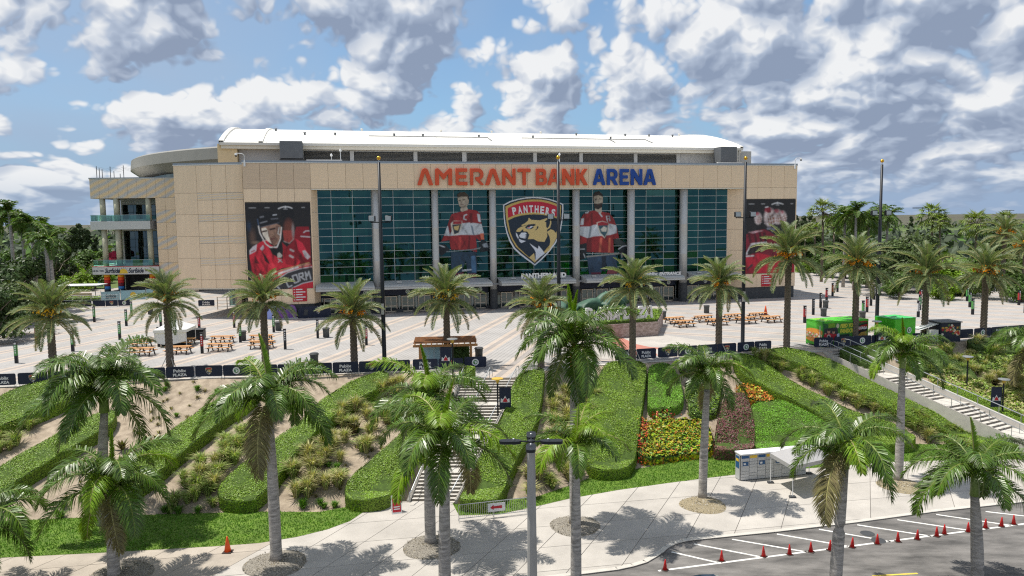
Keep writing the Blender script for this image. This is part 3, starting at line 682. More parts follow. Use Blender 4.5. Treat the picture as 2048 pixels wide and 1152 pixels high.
# narrow side strips beside the murals
for x, w_ in ((0, .14), (8.78, .17), (76.3, .3), (85.62, FW - 85.62)): panel(x, 4.12, w_, 12.13, 'beige', g=.01)
MB().box(9.0, 76.3, .02, 2.4, FB - .14, FB - .02).build('soffit', [M['soffit']], AR)
# splayed jambs
def jamb(x0, y0, x1, y1, zs):
    L_ = math.hypot(x1 - x0, y1 - y0); rz = math.atan2(y1 - y0, x1 - x0)
    for za, zb in zip(zs[:-1], zs[1:]): panel(x0, za, L_, zb - za, 'beige', AR, y0, rz)
jz = [1.92, 4.6, 8.0, 11.4, 14.8, FB - .15]
jamb(8.96, .0, 9.75, 1.75, jz); jamb(74.25, 1.75, 76.28, 0, jz)
MB().prism([(9.0, .1), (9.8, 1.9), (9.0, 1.9)], 0, 1.9).build('plinth', [M['dark_base']], AR); MB().prism([(74.2, 1.9), (76.3, .1), (76.4, 1.9)], 0, 1.9).build('plinth', [M['dark_base']], AR)
# ---- glass front
CW = empty('curtain_wall', (0, 1.8, 0), parent=AR)
BAYS = [[9.75, 11.64, 14.63, 17.3], [18.0, 20.43, 23.35, 26.05], [26.75, 29.3, 32.18, 34.8], [35.6, 38.3, 41.58, 44.83, 48.0], [48.8, 51.12, 54.06, 56.95], [57.9, 60.06, 63.08, 66.05], [67.05, 69.11, 72.25, 74.25]]
Z0, Z1, NR = 4.66, 17.94, 12; RH = (Z1 - Z0) / NR
pc = {}
def pane(parent, w_, h_, loc, mat='glass'):
    k = (round(w_, 2), round(h_, 2), mat)
    if k not in pc: pc[k] = mesh('pane', [(0, 0, 0), (w_, 0, 0), (w_, 0, h_), (0, 0, h_)], [(0, 1, 2, 3)], [M[mat]])
    return obj('pane', pc[k], parent, loc, (random.uniform(-.014, .014), 0, random.uniform(-.012, .012)))
for bay in BAYS:
    for xa, xb in zip(bay[:-1], bay[1:]):
        for r_ in range(NR): pane(CW, xb - xa - .04, RH - .04, (xa + .02, 0, Z0 + r_ * RH + .02))
    for r_ in range(NR + 1): MB().box(bay[0], bay[-1], -.05, .06, Z0 + r_ * RH - .031, Z0 + r_ * RH + .031).build('transom', [M['mullion']], CW)
    for x in bay: MB().box(x - .032, x + .032, -.04, .07, Z0, Z1).build('mullion', [M['mullion']], CW)
# round columns with collars
for cx_, r_ in ((17.82, .5), (26.4, .5), (35.05, .52), (48.15, .56), (57.17, .6), (66.13, .64)):
    c = MB().lathe([(r_, 3.0), (r_, 7.6), (r_ + .012, 7.62), (r_ + .012, 7.72), (r_, 7.74), (r_, 12.3), (r_ + .012, 12.32), (r_ + .012, 12.42), (r_, 12.44), (r_, FB - .15)], 20, cx_, .95).build('column', [M['column']], AR, smooth=True)
    MB().lathe([(r_ * 1.12, 0), (r_ * 1.12, 3.0)], 20, cx_, .95).build('column_base', [M['dark_base']], c)
# atrium behind the glass: floors, back wall, stair cores
INT = empty('atrium', (0, 0, 0), parent=AR)
b = MB(); b.box(9.2, 76, 10.2, 10.4, 0, FB); b.build('back_wall', [M['interior']], INT)
for z in (4.4, 8.8, 13.4): MB().box(9.8, 74.3, 5.5, 10.2, z, z + .35).build('floor_slab', [M['interior_floor']], INT)
for x0, x1 in ((13.0, 15.2), (31.0, 32.4), (50.5, 52), (69.2, 71.6)): MB().box(x0, x1, 6, 8.5, 0, FB).build('core', [M['interior_floor']], INT)
for z in (4.4, 8.8, 13.4):
    b = MB(); b.box(9.8, 74.3, 5.42, 5.46, z + 1.2, z + 1.26)
    for x in np.arange(10, 74.3, 1.6): b.box(x, x + .04, 5.42, 5.46, z + .35, z + 1.2)
    b.build('balustrade', [M['galv']], INT)
for x in np.arange(12, 74, 4.6): MB().lathe([(.25, 0), (.25, FB)], 10, x, 5.9).build('inner_column', [M['interior_floor']], INT)
MB().box(9.2, 76, 1.9, 10.3, -.02, .02).build('lobby_floor', [M['interior_floor']], INT)
# ---- entrance canopy
b0 = 9.2
cxs = [(9.15, 17.25), (18.3, 34.35), (35.75, 47.3), (48.95, 65.2), (66.9, 75.2)]
for xa, xb in cxs:
    b = MB(); P_ = [(1.75, 4.62), (-1.3, 4.30), (-1.62, 4.12), (-1.62, 3.72), (-1.3, 3.62), (1.75, 3.62)]
    V_ = [(xa, y, z) for y, z in P_] + [(xb, y, z) for y, z in P_]; n_ = len(P_)
    b.add(V_, [(i, (i + 1) % n_, n_ + (i + 1) % n_, n_ + i) for i in range(n_)] + [tuple(range(n_))[::-1], tuple(range(n_, 2 * n_))])
    c = b.build('canopy', [M['canopy']], AR)
    MB().box(xa, xb, -1.66, -1.60, 3.96, 4.02).build('drip_edge', [M['canopy_dark']], c)
MB().box(17.2, 75.0, .4, 1.7, 3.7, 3.95).build('canopy_beam', [M['canopy_dark']], AR)
# ---- entrance screen: doors, sidelights, black headers with round marks
ES = empty('entrance_screen', (0, 1.9, 0), parent=AR)
def ring_mark(parent, loc, r=.30, col='white_print', inner='green_dark', y=-.02):
    b = MB(); n_ = 20
    c_ = [(r * math.cos(2 * math.pi * i / n_), y, r * math.sin(2 * math.pi * i / n_)) for i in range(n_)]
    b.add(c_, [tuple(range(n_))], 0); q = r * .62
    b.add([(x * .62, y - .006, z * .62) for x, _, z in c_], [tuple(range(n_))], 1)
    b.add([(x * .40, y - .012, z * .40) for x, _, z in c_], [tuple(range(n_))], 0)
    b.add([(-.05 - r * .2, y - .016, -r * .5), (-r * .2 + .02, y - .016, -r * .5), (-r * .2 + .02, y - .016, r * .2), (-.05 - r * .2, y - .016, r * .2)], [(0, 1, 2, 3)], 1)
    return b.build('round_mark', [M[col], M[inner]], parent, loc)
def door_mesh():
    b = MB(); b.box(-.92, -.80, -.06, .06, 0, 2.35); b.box(.80, .92, -.06, .06, 0, 2.35); b.box(-.05, .05, -.06, .06, 0, 2.28); b.box(-.80, .80, -.06, .06, 2.25, 2.36); b.box(-.8, .8, -.05, .05, .84, .96); b.box(-.8, .8, -.05, .05, 0, .16)
    return b.me('door_frame', [M['door_frame']])
DM = door_mesh(); DG = mesh('pane', [(-.8, 0, .1), (.8, 0, .1), (.8, 0, 2.25), (-.8, 0, 2.25)], [(0, 1, 2, 3)], [M['glass_dark']])
nd = 0
for bi, (xa, xb) in enumerate([(9.8, 17.3), (18.5, 25.9), (27.0, 34.4), (35.8, 47.4), (49.0, 56.4), (57.9, 65.3), (67.0, 74.1)]):
    n_ = 4 if bi == 3 else 3; w_ = (xb - xa) / n_
    MB().box(xa, xb, -.08, .05, 2.52, 3.6).build('header', [M['navy']], ES)
    MB().box(xa, xb, -.02, .04, 0, .12).build('sill', [M['dark_base']], ES)
    for k in range(n_):
        x = xa + (k + .5) * w_; o = obj('door', DM, ES, (x, 0, .03)); p_ = obj('pane', DG, ES, (x, 0, .03))
        if nd % 2 == 0: ring_mark(ES, (x, -.09, 3.02), .30)
        nd += 1
        for s in (-1, 1):
            x0 = x + s * .95; x1 = x + s * w_ / 2; a_, c_ = min(x0, x1), max(x0, x1)
            pane(ES, c_ - a_ - .06, 2.3, (a_ + .03, .01, .15), 'glass_dark')
        MB().box(x + w_ / 2 - .035, x + w_ / 2 + .035, -.05, .05, 0, 2.5).build('post', [M['mullion']], ES)
        b = MB(); b.box(x + w_ / 2 - .5, x + w_ / 2 + .5, -.4, -.36, 0.02, .5); b.build('kick_screen', [M['dark_grey']], ES)
# ---- facade lettering
def sign_letters(name, txt, x0, x1, z0, h, mat, label_bold, custom=None):
    sg = empty(name, (0, -.10, 0), parent=AR)
    if custom:
        x0s = custom
    return sg
def poly_letter(parent, name, polys, mat, x, z, w_, h_, t=.22):
    """one letter from outline loops given in a 0..1 box, first loop outer, others holes; rounded by small bevel"""
    bm = bmesh.new(); crv = bpy.data.curves.new(name, 'CURVE'); crv.dimensions = '2D'; crv.fill_mode = 'BOTH'; crv.extrude = t / 2; crv.bevel_depth = .018; crv.bevel_resolution = 1
    for lp in polys:
        sp = crv.splines.new('POLY'); sp.points.add(len(lp) - 1); sp.use_cyclic_u = True
        for i, (px, py) in enumerate(lp): sp.points[i].co = (px * w_, py * h_, 0, 1)
    o = bpy.data.objects.new(name, crv); COL.objects.link(o); dg = bpy.context.evaluated_depsgraph_get(); me = bpy.data.meshes.new_from_object(o.evaluated_get(dg)); bpy.data.objects.remove(o); bpy.data.curves.remove(crv)
    me.materials.clear(); me.materials.append(M[mat]); me.polygons.foreach_set('material_index', np.zeros(len(me.polygons), dtype=np.int32)); bm.free()
    return obj(name, me, parent, (x, -t / 2, z), STAND)
def arc(cx_, cy_, rx, ry, a0, a1, n=8): return [(cx_ + rx * math.cos(rad(a0 + (a1 - a0) * i / n)), cy_ + ry * math.sin(rad(a0 + (a1 - a0) * i / n))) for i in range(n + 1)]
LET = {
 'Λ': [[(.0, .03), (.05, 0), (.21, 0), (.25, .03), (.50, .78), (.75, .03), (.79, 0), (.95, 0), (1, .03), (.68, .93)] + arc(.5, .88, .18, .12, 25, 155) + [(.32, .93)]],
 'M': [[(.0, .04), (.03, 0), (.19, 0), (.22, .04), (.22, .72), (.44, .38)] + arc(.5, .40, .06, .06, 200, 340, 4) + [(.56, .38), (.78, .72), (.78, .04), (.81, 0), (.97, 0), (1, .04), (1, .92)] + arc(.88, .90, .12, .10, 10, 140, 5) + [(.5, .66), (.22, .96)] + arc(.12, .90, .12, .10, 40, 170, 5)],
 'E': [[(.16, 0), (.97, 0), (1, .04), (1, .17), (.97, .20), (.24, .20), (.24, .41), (.88, .41), (.91, .45), (.91, .57), (.88, .61), (.24, .61), (.24, .80), (.97, .80), (1, .84), (1, .96), (.97, 1), (.0, 1), (0, .14)] + arc(.16, .14, .16, .14, 190, 260, 4)],
 'R': [[(0, .04), (.03, 0), (.19, 0), (.22, .04), (.22, .80), (.58, .80)] + arc(.58, .64, .20, .16, 80, -80, 6) + [(.42, .48), (.38, .40), (.44, .32), (.78, .02), (.83, 0), (.98, 0), (1, .05), (.68, .34)] + arc(.62, .655, .38, .345, -62, 90, 9) + [(.0, 1)]],
 'N': [[(0, .04), (.03, 0), (.19, 0), (.22, .04), (.22, .62), (.76, .03), (.82, 0), (.95, 0), (1, .05), (1, .96), (.97, 1), (.81, 1), (.78, .96), (.78, .38), (.24, .96), (.19, 1), (.05, 1), (0, .95)]],
 'T': [[(.0, .90)] + arc(.06, .90, .06, .10, 180, 90, 4) + arc(.94, .90, .06, .10, 90, -90, 6) + [(.62, .80), (.62, .04), (.58, 0), (.42, 0), (.38, .04), (.38, .80), (.06, .80)] + arc(.06, .90, .06, .10, 270, 185, 4)],
 'A': [[(0, .03), (.03, 0), (.22, 0), (.26, .03), (.31, .20), (.69, .20), (.74, .03), (.78, 0), (.97, 0), (1, .03), (.67, .96), (.62, 1), (.38, 1), (.33, .96)], [(.37, .38), (.5, .80), (.63, .38)]],
 'B': [[(0, 0), (.60, 0)] + arc(.62, .28, .38, .28, -80, 55, 6) + [(.86, .54)] + arc(.60, .75, .32, .25, -30, 90, 6) + [(0, 1)], [(.27, .18), (.27, .42), (.58, .42)] + arc(.58, .30, .14, .12, 80, -80, 5), [(.27, .60), (.27, .82), (.54, .82)] + arc(.54, .71, .12, .11, 80, -80, 5)],
 'K': [[(0, 0), (.26, 0), (.26, .30), (.37, .42), (.68, 0), (1, 0), (.58, .58), (.98, 1), (.66, 1), (.26, .58), (.26, 1), (0, 1)]],
 'r': [[(0, 0), (.26, 0), (.26, .34), (.42, .34), (.68, 0), (1, 0), (.70, .38)] + arc(.58, .67, .37, .33, -50, 90, 8) + [(0, 1)], [(.26, .53), (.26, .81), (.54, .81)] + arc(.54, .67, .15, .14, 80, -80, 6)],
 'e': [[(0, 0), (1, 0), (1, .20), (.28, .20), (.28, .41), (.88, .41), (.88, .60), (.28, .60), (.28, .80), (1, .80), (1, 1), (0, 1)]],
 'n': [[(0, 0), (.26, 0), (.26, .58), (.74, 0), (1, 0), (1, 1), (.74, 1), (.74, .42), (.26, 1), (0, 1)]],
}
def fx(zx): return 23.82 + (zx - 38) / (1988 - 38) * (60.75 - 23.82) if False else None
def u_at(px, py=355):
    d = ray(px, py); t = np.dot(PA - cC, fN) / np.dot(d, fN); return float((cC + d * t - PA) @ fE)
def zoomx(zx): return u_at(825 + zx / 4.096)
for nm, spec, mat in (('lettering', [('Λ', 38, 164), ('M', 184, 322), ('E', 352, 446), ('R', 470, 578), ('Λ', 593, 718), ('N', 733, 840), ('T', 858, 964), ('B', 1008, 1098), ('A', 1103, 1208), ('n', 1222, 1320), ('K', 1337, 1430)], 'sign_red'), ('lettering', [('A', 1474, 1573), ('r', 1588, 1678), ('e', 1693, 1766), ('n', 1783, 1876), ('A', 1888, 1988)], 'sign_blue')):
    sg = empty(nm, (0, -.12, 0), parent=AR)
    for ch, za, zb in spec:
        xa, xb = zoomx(za), zoomx(zb); rounded = mat == 'sign_red'
        poly_letter(sg, 'letter', LET[ch], mat, xa, 18.50, xb - xa, 2.42)
# ---- team emblem printed on the glass
def emblem_canvas(cell, letters=False):
    c = Canvas(78, 66, 998, 1136, cell)
    c.poly([(80, 185), (180, 130), (300, 95), (420, 75), (540, 68), (660, 75), (780, 98), (890, 135), (996, 180), (996, 300), (985, 420), (960, 560), (930, 690), (870, 800), (760, 940), (650, 1050), (550, 1132), (440, 1050), (330, 960), (230, 860), (165, 740), (125, 620), (95, 480), (82, 330)], (215, 220, 226))
    c.poly([(97, 195), (190, 148), (310, 112), (430, 92), (540, 86), (660, 93), (775, 116), (880, 150), (978, 192), (978, 300), (968, 420), (945, 550), (915, 670), (855, 785), (745, 925), (640, 1030), (550, 1108), (455, 1030), (345, 940), (248, 845), (185, 730), (142, 610), (112, 470), (99, 330)], (20, 32, 48))
    c.poly([(115, 210), (200, 170), (320, 130), (430, 112), (540, 106), (660, 112), (770, 133), (870, 168), (960, 205), (955, 320), (945, 430), (925, 550), (895, 660), (835, 770), (725, 905), (630, 1005), (550, 1085), (465, 1010), (360, 920), (265, 830), (203, 720), (160, 600), (132, 470), (117, 330)], (196, 168, 96))
    c.poly([(150, 425), (250, 378), (350, 352), (450, 340), (545, 336), (650, 342), (760, 360), (850, 385), (922, 415), (908, 540), (880, 640), (800, 790), (690, 920), (600, 1000), (550, 1050), (460, 995), (390, 930), (290, 830), (225, 720), (180, 600), (160, 480)], (26, 42, 58))
    c.poly([(148, 240), (230, 195), (340, 160), (440, 142), (540, 138), (650, 142), (760, 165), (850, 195), (912, 222), (905, 385), (840, 355), (750, 325), (650, 310), (545, 305), (450, 308), (350, 320), (250, 345), (150, 388)], (186, 34, 58))
    tan = (208, 184, 124); nv = (26, 42, 58); wh = (214, 220, 230)
    c.poly([(270, 590), (300, 550), (355, 520), (355, 495), (400, 475), (450, 435), (465, 385), (500, 420), (630, 430), (770, 388), (805, 412), (808, 480), (790, 545), (740, 580), (740, 610), (745, 680), (700, 765), (600, 755), (530, 715), (445, 720), (470, 650), (440, 600), (380, 595), (375, 560), (330, 600), (280, 600)], tan)
    c.poly([(740, 610), (800, 570), (845, 590), (868, 622), (912, 622), (895, 690), (845, 790), (770, 905), (700, 945), (690, 930), (770, 860), (790, 760), (780, 690)], tan)
    c.poly([(465, 1000), (540, 935), (560, 1070), (550, 1085)], tan)
    c.poly([(730, 465), (705, 452), (760, 405), (788, 415), (788, 480), (770, 528), (745, 556), (728, 530)], nv)
    c.poly([(405, 535), (450, 492), (545, 482), (575, 500), (520, 530), (545, 540), (490, 566), (430, 560)], nv); c.poly([(425, 548), (500, 516), (530, 520), (480, 555)], wh); c.poly([(440, 535), (485, 520), (470, 545)], (180, 30, 50))
    c.poly([(548, 585), (580, 560), (590, 520), (612, 525), (606, 552), (576, 578)], nv); c.poly([(745, 630), (770, 680), (778, 760), (750, 800), (720, 790), (750, 720)], nv); c.line([(355, 520), (430, 500)], 8, nv)
    c.poly([(315, 660), (350, 615), (415, 615), (435, 640), (400, 645), (430, 660), (400, 668), (430, 685), (395, 695), (420, 712), (330, 690)], wh); c.poly([(265, 612), (290, 640), (308, 690), (300, 712), (270, 660)], wh); c.poly([(308, 705), (340, 725), (418, 748), (345, 776), (320, 752)], wh)
    c.poly([(470, 780), (545, 835), (600, 872), (610, 820), (660, 880), (705, 945), (620, 1010), (560, 1058), (566, 930), (545, 880)], wh)
    if letters:
        pass
    return c
EM_BIG = emblem_canvas(7)
def emblem_letters(parent, x0, z0, W, H, y, word='PANTHERS', sz=1.0):
    for i, ch in enumerate(word):
        f = (i + .5) / len(word); u = 205 + f * (880 - 205); v = 250 + 55 * (2 * f - 1) ** 2 + 25 * f - 12 * (1 - f); ang = -rad(20) * (2 * f - 1)
        me = text_mesh(ch, 1.0, .004, .045, 0, 1, [M['white_print']]); a, b_ = mesh_extent(me); h_ = H * 118 / 1070 * sz; w_ = W * 60 / 920 * sz
        me.transform(Matrix.Rotation(ang * .6, 4, 'Z') @ Matrix.Diagonal((w_ / (b_[0] - a[0]), h_ / (b_[1] - a[1]), 1, 1)) @ Matrix.Translation((-(a[0] + b_[0]) / 2, -(a[1] + b_[1]) / 2, 0)))
        obj('letter', me, parent, (x0 + (u - 78) / 920 * W, y, z0 + H - (v - 66) / 1070 * H), STAND)
em = obj('emblem', EM_BIG.mesh('emblem', 9.55, 10.55), AR, (36.83, 1.72, 6.28)); em['label'] = 'shield emblem with a roaring cat head printed on the glass'
emblem_letters(em, 0, 0, 9.55, 10.55, -.012)
# ---- player figures printed on the glass
def player(cv, beard, k):
    c = cv
    R_, W_, D_, S_ = (150, 42, 46), (200, 206, 212), (24, 34, 42), (190, 178, 160)
    if k == 0:
        c.poly([(200, 790), (510, 790), (515, 1000), (500, 1120), (400, 1120), (380, 900), (300, 1120), (250, 1120), (200, 1000)], (34, 62, 84)); c.poly([(250, 1060), (350, 1050), (350, 1125), (260, 1125)], (110, 40, 60)); c.poly([(400, 1070), (500, 1070), (505, 1125), (400, 1125)], (120, 46, 66)); c.poly([(440, 850), (500, 840), (505, 1060), (450, 1050)], (78, 120, 158))
        c.poly([(220, 310), (330, 280), (410, 250), (520, 270), (565, 310), (580, 450), (610, 600), (560, 660), (510, 620), (520, 800), (420, 770), (200, 760), (185, 640), (80, 660), (140, 540), (170, 440), (200, 350)], R_)
        c.poly([(160, 460), (240, 440), (440, 420), (580, 440), (610, 560), (500, 580), (330, 575), (185, 585), (120, 580)], W_); c.poly([(445, 450), (470, 470), (490, 580), (470, 575)], (120, 135, 150)); c.poly([(235, 330), (250, 450), (190, 580), (170, 460), (200, 360)], (112, 30, 36)); c.poly([(430, 300), (470, 300), (470, 430), (440, 430)], (112, 30, 36))
        c.poly([(300, 600), (330, 600), (320, 760), (290, 760)], (176, 62, 58)); c.poly([(420, 590), (440, 590), (430, 770), (400, 770)], (110, 28, 34)); c.poly([(560, 560), (600, 560), (610, 640), (570, 640)], (220, 120, 90))
        c.poly([(55, 690), (130, 690), (190, 760), (80, 840), (50, 760)], D_); c.poly([(540, 680), (600, 640), (670, 690), (660, 790), (560, 800)], D_); c.poly([(580, 700), (640, 680), (660, 740), (600, 740)], (150, 160, 170)); c.line([(150, 785), (470, 765), (560, 740)], 14, (120, 135, 140)); c.line([(60, 700), (125, 725)], 14, W_)
        c.poly([(322, 240), (410, 225), (415, 262), (345, 285), (322, 270)], S_); c.poly([(292, 100), (350, 85), (425, 95), (428, 170), (400, 230), (345, 245), (310, 210), (296, 150)], S_); c.poly([(288, 70), (320, 40), (380, 36), (425, 75), (430, 140), (415, 130), (412, 95), (330, 95), (296, 110)], (70, 62, 52))
        c.poly([(305, 200), (345, 215), (395, 195), (398, 225), (345, 243), (315, 220)], (120, 105, 88), .6); c.line([(308, 145), (332, 140)], 10, (60, 52, 46)); c.line([(355, 135), (380, 132)], 10, (60, 52, 46)); c.line([(335, 150), (338, 178)], 8, (150, 135, 118)); c.line([(325, 195), (365, 192)], 7, (120, 80, 72)); c.ell(420, 150, 10, 22, (175, 160, 142))
        c.line([(400, 320), (370, 330), (362, 375), (392, 385)], 14, W_); c.poly([(525, 310), (560, 320), (570, 420), (540, 410)], W_); c.line([(340, 1025), (440, 1020)], 18, W_)
        c.poly([(205, 430), (240, 395), (345, 400), (340, 480), (300, 560), (245, 585), (215, 540)], (206, 200, 186)); c.poly([(220, 445), (330, 440), (300, 545), (245, 568)], (40, 50, 60)); c.poly([(235, 400), (340, 402), (335, 438), (230, 440)], (150, 40, 50)); c.poly([(240, 470), (310, 455), (290, 520), (250, 510)], (200, 175, 115))
    else:
        c.poly([(150, 860), (520, 860), (545, 1040), (540, 1110), (420, 1110), (390, 930), (330, 1110), (180, 1110)], (48, 72, 96)); c.poly([(340, 880), (400, 880), (390, 1090), (345, 1060)], (24, 38, 54)); c.poly([(420, 1060), (540, 1050), (540, 1112), (400, 1112)], (150, 76, 80)); c.poly([(200, 1085), (330, 1085), (330, 1112), (210, 1112)], (110, 40, 60))
        c.poly([(70, 400), (110, 330), (230, 285), (340, 300), (440, 320), (500, 400), (540, 520), (565, 650), (490, 660), (500, 840), (150, 820), (160, 700), (65, 730), (62, 480)], R_)
        c.poly([(62, 490), (190, 490), (240, 470), (450, 460), (530, 480), (535, 580), (450, 605), (240, 620), (160, 640), (62, 600)], W_); c.poly([(190, 490), (215, 480), (200, 620), (170, 640)], (130, 142, 150)); c.poly([(150, 640), (215, 630), (210, 820), (150, 820)], (112, 34, 38)); c.poly([(320, 640), (350, 640), (330, 830), (300, 830)], (196, 96, 76)); c.poly([(430, 640), (455, 640), (450, 830), (425, 830)], (200, 110, 80)); c.poly([(200, 330), (225, 300), (230, 470), (205, 470)], (112, 34, 38)); c.poly([(500, 660), (560, 655), (650, 710), (660, 740), (560, 740), (500, 720)], (52, 62, 62))
        c.poly([(62, 720), (150, 700), (150, 810), (130, 900), (70, 920)], D_); c.poly([(545, 780), (600, 740), (665, 740), (665, 900), (600, 900)], D_); c.line([(560, 790), (610, 755), (660, 748)], 14, W_); c.line([(150, 880), (440, 855), (600, 850), (600, 900)], 18, (150, 150, 142)); c.line([(60, 780), (120, 780)], 12, W_); c.line([(110, 840), (130, 890)], 10, W_)
        c.poly([(250, 250), (340, 240), (345, 300), (320, 340), (300, 310), (260, 290)], S_); c.poly([(238, 100), (290, 80), (355, 95), (358, 180), (340, 240), (290, 270), (250, 240), (240, 170)], S_); c.poly([(232, 90), (260, 48), (310, 40), (350, 75), (356, 110), (300, 90), (245, 105), (236, 150)], (44, 38, 36))
        c.poly([(243, 195), (285, 200), (350, 190), (345, 240), (300, 275), (255, 260)], (46, 38, 34)); c.line([(255, 145), (282, 140)], 9, (52, 44, 40)); c.line([(310, 138), (340, 140)], 9, (52, 44, 40)); c.line([(296, 150), (298, 182)], 8, (140, 122, 106)); c.line([(285, 212), (320, 212)], 7, (110, 74, 66)); c.line([(400, 360), (415, 430)], 12, W_); c.line([(440, 360), (445, 420)], 12, W_); c.line([(400, 362), (440, 360)], 10, W_); c.line([(405, 395), (440, 393)], 10, W_); c.line([(310, 320), (345, 365)], 16, W_); c.poly([(80, 390), (118, 380), (110, 470), (68, 470)], W_); c.poly([(125, 310), (190, 285), (170, 320), (130, 325)], W_)
        c.poly([(275, 440), (350, 420), (435, 450), (430, 560), (380, 648), (320, 590), (290, 510)], (206, 200, 186)); c.poly([(292, 470), (420, 470), (415, 560), (380, 630), (330, 580)], (56, 92, 104)); c.poly([(288, 445), (350, 428), (428, 452), (425, 478), (290, 480)], (160, 44, 54)); c.poly([(325, 530), (370, 490), (410, 510), (400, 560), (345, 560)], (208, 204, 190))
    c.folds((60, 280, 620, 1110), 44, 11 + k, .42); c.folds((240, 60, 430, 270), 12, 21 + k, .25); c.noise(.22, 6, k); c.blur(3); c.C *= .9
    return c
pl0 = player(Canvas(48, 30, 690, 1128, 5), False, 0); pl1 = player(Canvas(58, 35, 668, 1114, 5), True, 1)
def place_print(cv, name, zreg, y, label):
    """zreg: (left px, top px, zoom) of the crop the figure was measured in"""
    l, t, k = zreg
    def uz(px, py):
        P0 = PA - fN * y; d = ray(px, py); q = cC + d * (np.dot(P0 - cC, fN) / np.dot(d, fN)); return float((q - PA) @ fE), float(q[2])
    a = uz(l + cv.x0 / k, t + cv.y1 / k); b_ = uz(l + cv.x1 / k, t + cv.y0 / k)
    o = obj(name, cv.mesh(name, b_[0] - a[0], b_[1] - a[1]), AR, (a[0], y, a[1])); o['label'] = label; return o
place_print(pl0, 'glass_print', (870, 378, 6.26), 1.72, 'printed hockey player in red and white jersey with short hair')
place_print(pl1, 'glass_print', (1150, 376, 6.40), 1.72, 'printed hockey player in red and white jersey with a dark beard')
# ---- murals on the piers
c = Canvas(28, 34, 900, 1150, 5, (30, 29, 32))
for cx_, cy_, rx, ry, col, a in [(110, 470, 60, 150, (120, 92, 78), .55), (70, 330, 40, 90, (40, 62, 90), .7), (150, 540, 80, 30, (170, 140, 120), .5)]: c.ell(cx_, cy_, rx, ry, col, a, .8)
c.poly([(700, 345), (872, 345), (885, 480), (890, 860), (700, 830), (540, 620), (640, 540)], (138, 22, 36)); c.poly([(680, 490), (780, 560), (850, 700), (880, 760), (800, 760), (720, 650)], (214, 44, 66))
c.ell(590, 180, 100, 120, (18, 20, 26), 1, .2); c.ell(600, 380, 90, 170, (112, 62, 50), .95, .5); c.poly([(515, 390), (660, 390), (650, 520), (590, 560), (530, 530)], (172, 66, 60), .8); c.ell(655, 400, 26, 130, (158, 150, 150), .7, .6); c.line([(525, 530), (600, 558), (660, 500)], 14, (170, 150, 146), .7)
c.poly([(60, 640), (200, 540), (300, 500), (330, 560), (430, 620), (500, 540), (560, 620), (640, 700), (740, 800), (700, 860), (480, 880), (300, 970), (130, 975), (80, 900), (58, 720)], (206, 40, 58))
c.poly([(500, 545), (560, 600), (720, 790), (650, 850), (540, 830), (510, 700)], (160, 26, 42)); c.poly([(230, 650), (300, 760), (330, 830), (260, 780)], (60, 14, 22)); c.poly([(130, 700), (190, 820), (120, 800)], (110, 18, 30)); c.poly([(90, 880), (200, 900), (300, 965), (130, 972)], (170, 30, 46)); c.poly([(330, 800), (420, 850), (380, 900), (300, 850)], (230, 66, 80), .6)
c.poly([(320, 600), (430, 620), (500, 540), (510, 640), (500, 760), (440, 740), (360, 690)], (22, 22, 26)); c.poly([(430, 690), (460, 670), (500, 715), (480, 740), (430, 745)], (190, 186, 176)); c.line([(440, 760), (490, 800)], 12, (190, 190, 186)); c.line([(440, 800), (480, 765)], 12, (190, 190, 186))
c.poly([(60, 640), (110, 590), (165, 560), (150, 650), (60, 695)], (206, 196, 200)); c.poly([(200, 620), (245, 570), (260, 610), (230, 650)], (206, 190, 196)); c.line([(85, 660), (130, 640)], 12, (150, 30, 46))
c.poly([(225, 355), (300, 320), (440, 300), (490, 330), (490, 440), (440, 560), (395, 590), (330, 530), (270, 480), (240, 420)], (164, 128, 108)); c.poly([(232, 360), (290, 350), (325, 400), (335, 500), (360, 560), (300, 520), (250, 450)], (236, 224, 206)); c.poly([(330, 480), (400, 450), (450, 500), (400, 585), (365, 560)], (120, 88, 74), .8); c.poly([(420, 330), (480, 330), (470, 470), (430, 420)], (110, 84, 74), .8)
c.line([(250, 400), (300, 392)], 22, (66, 46, 40)); c.line([(350, 375), (410, 362)], 24, (60, 42, 38)); c.line([(322, 400), (330, 465)], 12, (120, 88, 72)); c.line([(345, 505), (400, 490)], 12, (110, 52, 50))
c.poly([(170, 270), (200, 190), (280, 150), (380, 145), (450, 190), (480, 280), (430, 300), (215, 350), (190, 330)], (20, 22, 28)); c.line([(215, 345), (470, 290)], 8, (90, 96, 110)); c.line([(185, 240), (200, 330)], 12, (70, 90, 120)); c.line([(395, 190), (440, 185)], 14, (190, 194, 200)); c.line([(225, 215), (265, 208)], 22, (110, 112, 118)); c.line([(220, 290), (310, 268)], 14, (130, 132, 138)); c.line([(370, 240), (455, 235)], 18, (96, 98, 106))
c.line([(195, 330), (210, 420), (280, 560), (340, 605), (430, 605), (480, 500), (500, 350)], 16, (224, 218, 212)); c.line([(470, 350), (450, 430), (485, 455)], 12, (200, 196, 190)); c.line([(240, 520), (290, 510)], 10, (200, 190, 184))
c.line([(800, 420), (830, 400), (872, 400)], 16, (190, 180, 184)); c.line([(760, 470), (880, 480)], 16, (190, 180, 184)); c.poly([(770, 660), (810, 650), (880, 740), (840, 775), (800, 740)], (196, 186, 188)); c.line([(610, 640), (650, 660)], 26, (176, 160, 160)); c.line([(600, 720), (640, 740)], 30, (176, 160, 160))
c.poly([(75, 975), (330, 960), (520, 890), (760, 840), (900, 850), (900, 1150), (75, 1150)], (198, 36, 54)); c.poly([(420, 940), (560, 880), (720, 840), (880, 825), (880, 850), (700, 880), (540, 930), (430, 970)], (196, 130, 118)); c.line([(440, 950), (700, 872)], 26, (224, 214, 210))
